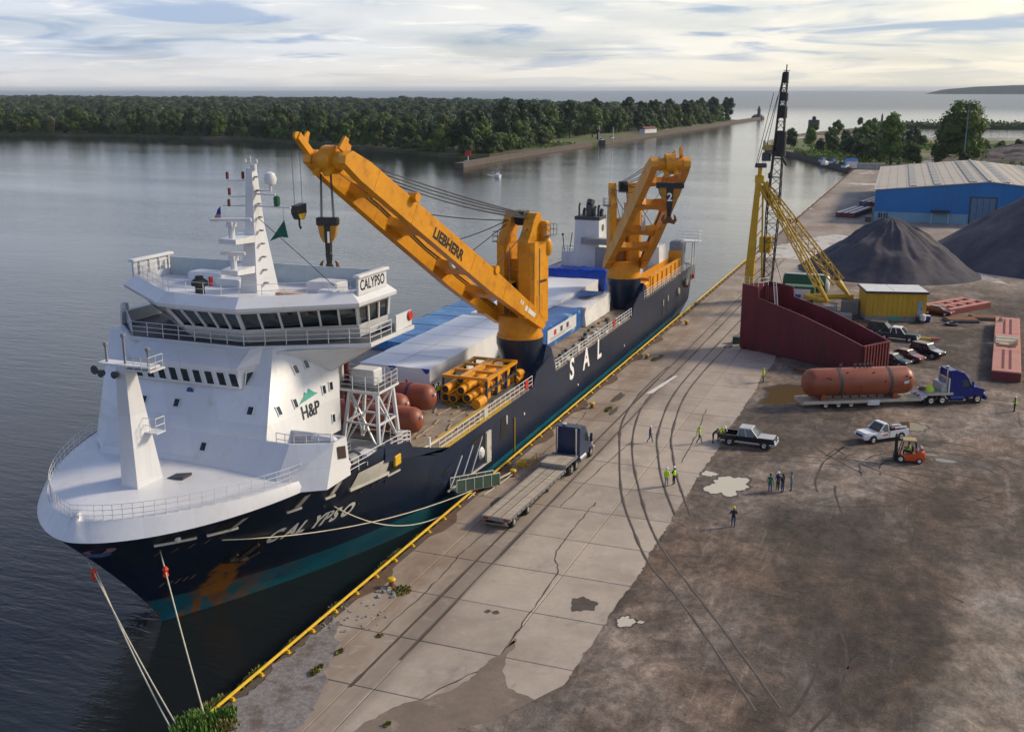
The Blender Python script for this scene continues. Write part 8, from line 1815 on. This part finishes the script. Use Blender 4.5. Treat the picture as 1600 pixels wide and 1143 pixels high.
for x, a in ((-4.3, .5), (2.4, .2), (5.0, .5), (5.4, .4), (-.4, -.15), (-4.0, .45), (1.2, .85), (-1.9, .9)): mb.lathe([(.13, -.02), (.13, .07), (.05, .09)], (x, -math.cos(a) * (r_ + .02), zc + math.sin(a) * r_), 9, 'y')
mb.build('nozzle', DKRED, tk, local=True); mb = MB()
for k, x in enumerate((-2.3, -.6, 0, .5, .9, 1.3)): mb.lathe([(.10, -.05), (.10, .28), (.17, .28), (.17, .36)], (x, .1, zc + r_), 8); mb.tube((x, .1, zc + r_ + .3), (x + .15, .1, zc + r_ + .6), .05, 5)
mb.build('top_fitting', DGREY, tk, local=True); mb = MB(); 
MB().add([(4.6, -1.625, zc + .25), (5.2, -1.60, zc + .35), (5.2, -1.62, zc + .05), (4.65, -1.645, zc - .05)], [(0, 1, 2, 3)]).build('paper_label', WHITEC, tk, local=True)
tr2 = tractor('bright blue sleeper tractor hitched to the lowbed trailer with the red tank', (lb_o[0] + math.cos(LD) * 15.9, lb_o[1] + math.sin(LD) * 15.9, .012), LD, BLUE, False)
MB().cbox(.55, 1.3, -1.1, 1.1, 1.0, 2.5, .1).build('cab_rack', pm('rack_alu', (.45, .48, .52), .3, metal=.4), tr2, local=True)
# forklift
fk = thing('forklift', 'orange red forklift truck with a black mast facing the white pickup', 'forklift', (36.0, 107.4, .006), R(187)); OR = pm('forklift_orange', (.62, .085, .015), .35, var=.08)
rings_body(fk, 'counterweight', OR, [(-1.55, .35, .9, .8), (-1.4, .25, 1.15, .95), (-.7, .25, 1.2, 1), (-.6, .25, .95, 1), (.7, .25, .75, 1.0), (.9, .3, .7, .95)], 1.35)
MB().cbox(-.35, .35, -.35, .35, .98, 1.15, .06).build('seat', BLACK, fk, local=True); MB().cbox(-.45, -.3, -.3, .3, 1.1, 1.65, .05).build('seat_back', BLACK, fk, local=True)
mb = MB()
for s in (-1, 1): mb.bar((-.75, s * .55, 1.1), (-.55, s * .5, 2.2), .08); mb.bar((.85, s * .55, .8), (.55, s * .5, 2.2), .08)
mb.build('overhead_guard', BLACK, fk, local=True); g_ = MB().cbox(-.6, .65, -.58, .58, 2.2, 2.28, .04).build('guard_roof', pm('guard_tan', (.42, .31, .14), .6), fk, local=True)
mb = MB()
for s in (-1, 1): mb.bar((1.1, s * .42, .1), (1.15, s * .42, 2.6), .14, .12); mb.bar((1.2, s * .3, .1), (1.25, s * .3, 2.5), .1)
for z in (.5, 1.4, 2.3): mb.bar((1.12, -.45, z), (1.12, .45, z), .1)
mb.build('mast', BLACK, fk, local=True); mb = MB(); mb.box(1.28, 1.34, -.5, .5, .35, .8)
for s in (-1, 1): mb.box(1.28, 1.36, s * .28 - .05, s * .28 + .05, .1, .8); mb.box(1.34, 2.4, s * .28 - .05, s * .28 + .05, .08, .14)
mb.build('fork', DGREY, fk, local=True); mb = MB(); mb.lathe([(.2, -.03), (.2, .03)], (.62, 0, 1.3), 12, 'x'); mb.bar((.75, 0, .75), (.62, 0, 1.3), .06); mb.build('steering_wheel', BLACK, fk, local=True)
MB().lathe([(.16, -.45), (.18, 0), (.16, .45)], (-1.15, 0, 1.4), 10, 'y').build('gas_bottle', STEEL, fk, local=True)
for x, r in ((.72, .38), (-1.0, .30)): wheel_pair(fk, x, 1.36, r, .26, WHITE2)
# ------------------------------------------------------------------ people (local +x is the way they face)
def body_mesh(pose):
    """one skinned surface grown over a posed skeleton; returns mesh data and a region per face"""
    P = {'pelvis': (0, 0, .95), 'waist': (0, 0, 1.10), 'chest': (.01, 0, 1.30), 'neck': (0, 0, 1.48), 'chin': (.015, 0, 1.56), 'head': (.02, 0, 1.66), 'crown': (.015, 0, 1.74)}
    for s, k in ((1, 'l'), (-1, 'r')):
        P.update({k + 'sh': (0, s * .19, 1.42), k + 'el': (-.03, s * .25, 1.14), k + 'wr': (.06, s * .27, .90), k + 'ha': (.08, s * .27, .82), k + 'hip': (0, s * .10, .90), k + 'kn': (.03, s * .11, .50), k + 'an': (-.02, s * .12, .09), k + 'to': (.15, s * .14, .04)})
    P.update(pose)
    Rr = {'pelvis': (.155, .12), 'waist': (.145, .115), 'chest': (.17, .125), 'neck': (.06, .06), 'chin': (.07, .08), 'head': (.085, .10), 'crown': (.06, .07)}
    names = list(P); E = [('pelvis', 'waist'), ('waist', 'chest'), ('chest', 'neck'), ('neck', 'chin'), ('chin', 'head'), ('head', 'crown')]
    reg = {('pelvis', 'waist'): 0, ('waist', 'chest'): 0, ('chest', 'neck'): 0, ('neck', 'chin'): 2, ('chin', 'head'): 2, ('head', 'crown'): 2}
    for k in 'lr':
        for a, b, g in (('chest', k + 'sh', 0), (k + 'sh', k + 'el', 0), (k + 'el', k + 'wr', 0), (k + 'wr', k + 'ha', 2), ('pelvis', k + 'hip', 1), (k + 'hip', k + 'kn', 1), (k + 'kn', k + 'an', 1), (k + 'an', k + 'to', 3)):
            E.append((a, b)); reg[(a, b)] = g
        Rr.update({k + 'sh': (.075, .075), k + 'el': (.05, .05), k + 'wr': (.034, .03), k + 'ha': (.042, .022), k + 'hip': (.10, .10), k + 'kn': (.068, .068), k + 'an': (.05, .05), k + 'to': (.05, .035)})
        w_, h_ = Vector(P[k + 'wr']), Vector(P[k + 'ha']); d = (h_ - w_).normalized(); sd = d.cross(Vector((1, 0, 0)) if abs(d.x) < .8 else Vector((0, 0, 1))).normalized(); fw_ = sd.cross(d)
        for f, (o_, L) in enumerate(((-.033, .070), (-.011, .085), (.011, .080), (.031, .062))):
            a = h_ + sd * 0 + fw_ * o_ + d * .03; b = a + d * L * .55 + sd * .008; c = b + d * L * .35 + sd * .022
            for n_, p_ in ((f'{k}f{f}a', a), (f'{k}f{f}b', b), (f'{k}f{f}c', c)): P[n_] = tuple(p_); Rr[n_] = (.0095, .0095)
            for e_ in ((k + 'ha', f'{k}f{f}a'), (f'{k}f{f}a', f'{k}f{f}b'), (f'{k}f{f}b', f'{k}f{f}c')): E.append(e_); reg[e_] = 2
        a = h_ + fw_ * .042 - d * .01; b = a + fw_ * .02 + d * .035
        P[k + 'th'] = tuple(a); P[k + 'th2'] = tuple(b); Rr[k + 'th'] = (.012, .012); Rr[k + 'th2'] = (.010, .010); E += [(k + 'ha', k + 'th'), (k + 'th', k + 'th2')]; reg[(k + 'ha', k + 'th')] = reg[(k + 'th', k + 'th2')] = 2
    names = list(P); ix = {n: i for i, n in enumerate(names)}
    me = bpy.data.meshes.new('b'); me.from_pydata([P[n] for n in names], [(ix[a], ix[b]) for a, b in E], []); ob = bpy.data.objects.new('b', me); col.objects.link(ob)
    ob.modifiers.new('s', 'SKIN'); sv = me.skin_vertices[0].data
    for n in names: sv[ix[n]].radius = Rr[n]; sv[ix[n]].use_root = (n == 'pelvis')
    sm = ob.modifiers.new('d', 'SUBSURF'); sm.levels = 1; sm.render_levels = 1
    out = bpy.data.meshes.new_from_object(ob.evaluated_get(bpy.context.evaluated_depsgraph_get())); bpy.data.objects.remove(ob)
    segs = [(Vector(P[a]), Vector(P[b]), reg[(a, b)]) for a, b in E]; mi = []
    for p in out.polygons:
        c = p.center; best = (9, 0)
        for a, b, g in segs:
            d = b - a; t = max(0, min(1, (c - a).dot(d) / d.length_squared)); q = (c - a - d * t).length - (.06 if g == 0 else 0)
            if q < best[0]: best = (q, g)
        mi.append(best[1])
    out.polygons.foreach_set('material_index', mi); out.polygons.foreach_set('use_smooth', [True] * len(mi)); out.materials.clear()
    for k in range(4): out.materials.append(None)
    out.polygons.foreach_set('material_index', mi); return out, P
POSES = {
    'stand': {},
    'walk': {'lkn': (.18, .11, .52), 'lan': (.22, .12, .10), 'lto': (.39, .13, .06), 'rkn': (-.02, -.11, .50), 'ran': (-.30, -.12, .14), 'rto': (-.15, -.13, .05), 'lel': (-.12, .26, 1.17), 'lwr': (-.08, .27, .93), 'lha': (-.06, .27, .85), 'rel': (.06, -.26, 1.15), 'rwr': (.22, -.25, 1.0), 'rha': (.29, -.24, .96)},
    'folded': {'lel': (.02, .28, 1.17), 'lwr': (.22, .05, 1.20), 'lha': (.24, -.04, 1.21), 'rel': (.02, -.28, 1.17), 'rwr': (.22, -.05, 1.16), 'rha': (.24, .04, 1.16)},
    'reach': {'lel': (.14, .25, 1.20), 'lwr': (.36, .20, 1.12), 'lha': (.44, .18, 1.11), 'rel': (.06, -.27, 1.16), 'rwr': (.28, -.18, 1.02), 'rha': (.36, -.15, 1.0)},
    'lean': {'waist': (.06, 0, 1.08), 'chest': (.22, 0, 1.24), 'neck': (.34, 0, 1.36), 'chin': (.41, 0, 1.41), 'head': (.46, 0, 1.48), 'crown': (.48, 0, 1.56), 'lsh': (.27, .19, 1.32), 'rsh': (.27, -.19, 1.32), 'lel': (.42, .24, 1.10), 'lwr': (.60, .18, 1.08), 'lha': (.68, .16, 1.08), 'rel': (.40, -.24, 1.10), 'rwr': (.58, -.18, 1.06), 'rha': (.66, -.16, 1.06)},
    'hips': {'lel': (-.06, .36, 1.18), 'lwr': (.04, .22, 1.04), 'lha': (.07, .16, 1.01), 'rel': (.0, -.27, 1.15), 'rwr': (.2, -.22, 1.05), 'rha': (.27, -.19, 1.06)},
    'sit': {'lkn': (.42, .14, .92), 'lan': (.48, .14, .50), 'lto': (.64, .15, .46), 'rkn': (.42, -.14, .92), 'ran': (.48, -.14, .50), 'rto': (.64, -.15, .46), 'lel': (.12, .26, 1.18), 'lwr': (.38, .14, 1.22), 'lha': (.46, .10, 1.24), 'rel': (.12, -.26, 1.18), 'rwr': (.38, -.14, 1.22), 'rha': (.46, -.10, 1.24)},
}
BODY = {}
BOOT = pm('work_boot', (.05, .035, .025), .8, var=.2); HAIRM = pm('dark_hair', (.03, .02, .014), .8, var=.2)
def person(label, loc, rz, pose, shirt, trousers, hat=None, vest=None, sleeve=None, group=None, paper=False):
    if pose not in BODY: BODY[pose] = body_mesh(POSES[pose])
    src, P = BODY[pose]; t = thing('person', label, 'person', loc, rz, group)
    me = src.copy(); me.name = 'body'
    for k, m in enumerate((shirt, trousers, SKIN, BOOT)): me.materials[k] = m
    o = bpy.data.objects.new('body', me); col.objects.link(o); o.parent = t
    h = Vector(P['head']); cr = Vector(P['crown']); ax = (cr - Vector(P['chin'])).normalized(); q = Vector((0, 0, 1)).rotation_difference(ax).to_matrix().to_4x4(); M = Matrix.Translation(h) @ q
    def loc_(mb, n, m, **k): mb.v = [tuple(M @ Vector(v)) for v in mb.v]; return mb.build(n, m, t, local=True, **k)
    if hat:
        mb = MB(); mb.lathe([(.145, .035), (.15, .045), (.128, .06), (.122, .10), (.09, .145), (.03, .165)], (0, 0, 0), 14); mb.add([(.10, -.09, .04), (.19, -.05, .03), (.19, .05, .03), (.10, .09, .04), (.10, .09, .05), (.19, .05, .045), (.19, -.05, .045), (.10, -.09, .05)], [(0, 1, 2, 3), (4, 5, 6, 7), (1, 6, 5, 2)]); loc_(mb, 'helmet', hat, smooth=True)
    else:
        mb = MB(); mb.lathe([(.10, -.03), (.112, .03), (.105, .08), (.07, .115), (.02, .125)], (-.012, 0, 0), 12); loc_(mb, 'hair', HAIRM, smooth=True)
    mb = MB(); mb.loft([[(.085, -.012, -.005), (.085, .012, -.005), (.09, .014, -.035), (.09, -.014, -.035)], [(.095, -.004, -.0), (.095, .004, -.0), (.118, .01, -.03), (.118, -.01, -.03)]]); 
    for s in (-1, 1): mb.lathe([(.005, 0), (.02, .004), (.026, .012), (.008, .016)], (-.01, s * .082, -.01), 8, 'y'); mb.box(.086, .094, s * .034 - .011, s * .034 + .011, .004, .014)
    mb.box(.085, .093, -.022, .022, -.062, -.054); loc_(mb, 'face', SKIN)
    if vest:
        c = Vector(P['chest']); w0 = Vector(P['waist']); n_ = Vector(P['neck']); S = []
        for p, a, b in ((w0 - (c - w0) * .5, .165, .21), (w0, .155, .195), (c, .165, .225), (c.lerp(n_, .55), .12, .20), (c.lerp(n_, .85), .075, .12)):
            S.append([(p.x + a * math.cos(k * math.pi / 7), p.y + b * math.sin(k * math.pi / 7), p.z) for k in range(14)])
        MB().loft(S, cap=False).build('vest', vest, t, local=True, smooth='all')
    if paper: MB().box(.30, .62, -.16, .16, 1.06, 1.07).build('paper', WHITEC, t, local=True)
    return t
person('person in a yellow helmet, black top and jeans standing alone on the dirt', (23.1, 84.8, .006), R(100), 'folded', DARKC, JEANS, HATY)
person('person in a green shirt in the group on the dirt, back to the camera', (24.75, 94.0, .006), R(70), 'stand', GREENC, JEANS, None)
person('person in a navy shirt and white helmet behind the green shirted one', (25.35, 94.7, .006), R(230), 'hips', NAVYC, DARKC, HATW)
person('person in a black shirt and jeans between the others of the dirt group', (25.8, 94.4, .006), R(150), 'folded', DARKC, JEANS, None)
person('person in a grey shirt and green cap at the right of the dirt group', (26.5, 95.0, .006), R(185), 'stand', GREYC, JEANS, pm('green_cap', (.01, .12, .05), .7))
person('person in a hi-vis shirt and white helmet, left of the pair on the curved rails', (15.75, 92.1, .02), R(75), 'stand', HIVIS, GREYC, HATW, HIVIS)
person('person in a hi-vis vest over dark clothes, right of the pair on the curved rails', (16.3, 92.7, .02), R(160), 'folded', DARKC, DARKC, HATW, HIVIS)
person('person in full hi-vis with a yellow hood walking towards the black pickup', (15.95, 105.6, .01), R(10), 'walk', HIVIS, JEANS, pm('hi_vis_hat', (.5, .75, .03), .5))
person('person in navy and a white helmet walking across the rails', (11.2, 104.0, .02), R(5), 'walk', NAVYC, JEANS, HATW)
person('person in black leaning on the tailgate of the black pickup', (17.25, 106.1, .01), R(5), 'lean', DARKC, DARKC, None)
person('person in a hi-vis vest and yellow helmet reaching over papers at the black pickup tailgate', (17.65, 106.9, .01), R(-20), 'lean', HIVIS, JEANS, HATY, HIVIS)
person('person in a white top bending over the tailgate beside the hi-vis vest', (18.0, 107.6, .01), R(-60), 'lean', WHITEC, JEANS, HATW, None)
person('person in a hi-vis vest and blue trousers standing by the muddy puddle near the hopper', (18.4, 132.2, .01), R(200), 'stand', HIVIS, JEANS, HATY, HIVIS)
person('person in a hi-vis vest and white helmet at the right beyond the blue tractor', (46.6, 129.5, .006), R(190), 'folded', DARKC, DARKC, HATW, HIVIS)
person('person in a green vest at the right picture edge beside the red barge section', (51.8, 158.0, .006), R(170), 'stand', GREENC, JEANS, HATW, pm('green_vest', (.10, .42, .06), .7))
d = person('person in a yellow vest seated at the wheel of the forklift', (36.0, 107.4, .20), R(187), 'sit', DARKC, DARKC, None, HIVIS)
person('person in a hi-vis vest standing on deck by the corner of the white cargo', (-8.8, 96.0, 4.63), R(-60), 'stand', NAVYC, NAVYC, pm('dark_helmet', (.03, .03, .035), .4), HIVIS)
person('person in a hi-vis vest standing inside the near end of the pipe rack', (-7.7, 97.4, 4.63), R(-30), 'stand', HIVIS, DARKC, HATW, HIVIS)
person('person in blue overalls crouched over work on deck beside the white cargo', (-9.7, 95.7, 4.63), R(20), 'lean', NAVYC, NAVYC, None)
for m in [m for m in bpy.data.meshes if m.users == 0]: bpy.data.meshes.remove(m)
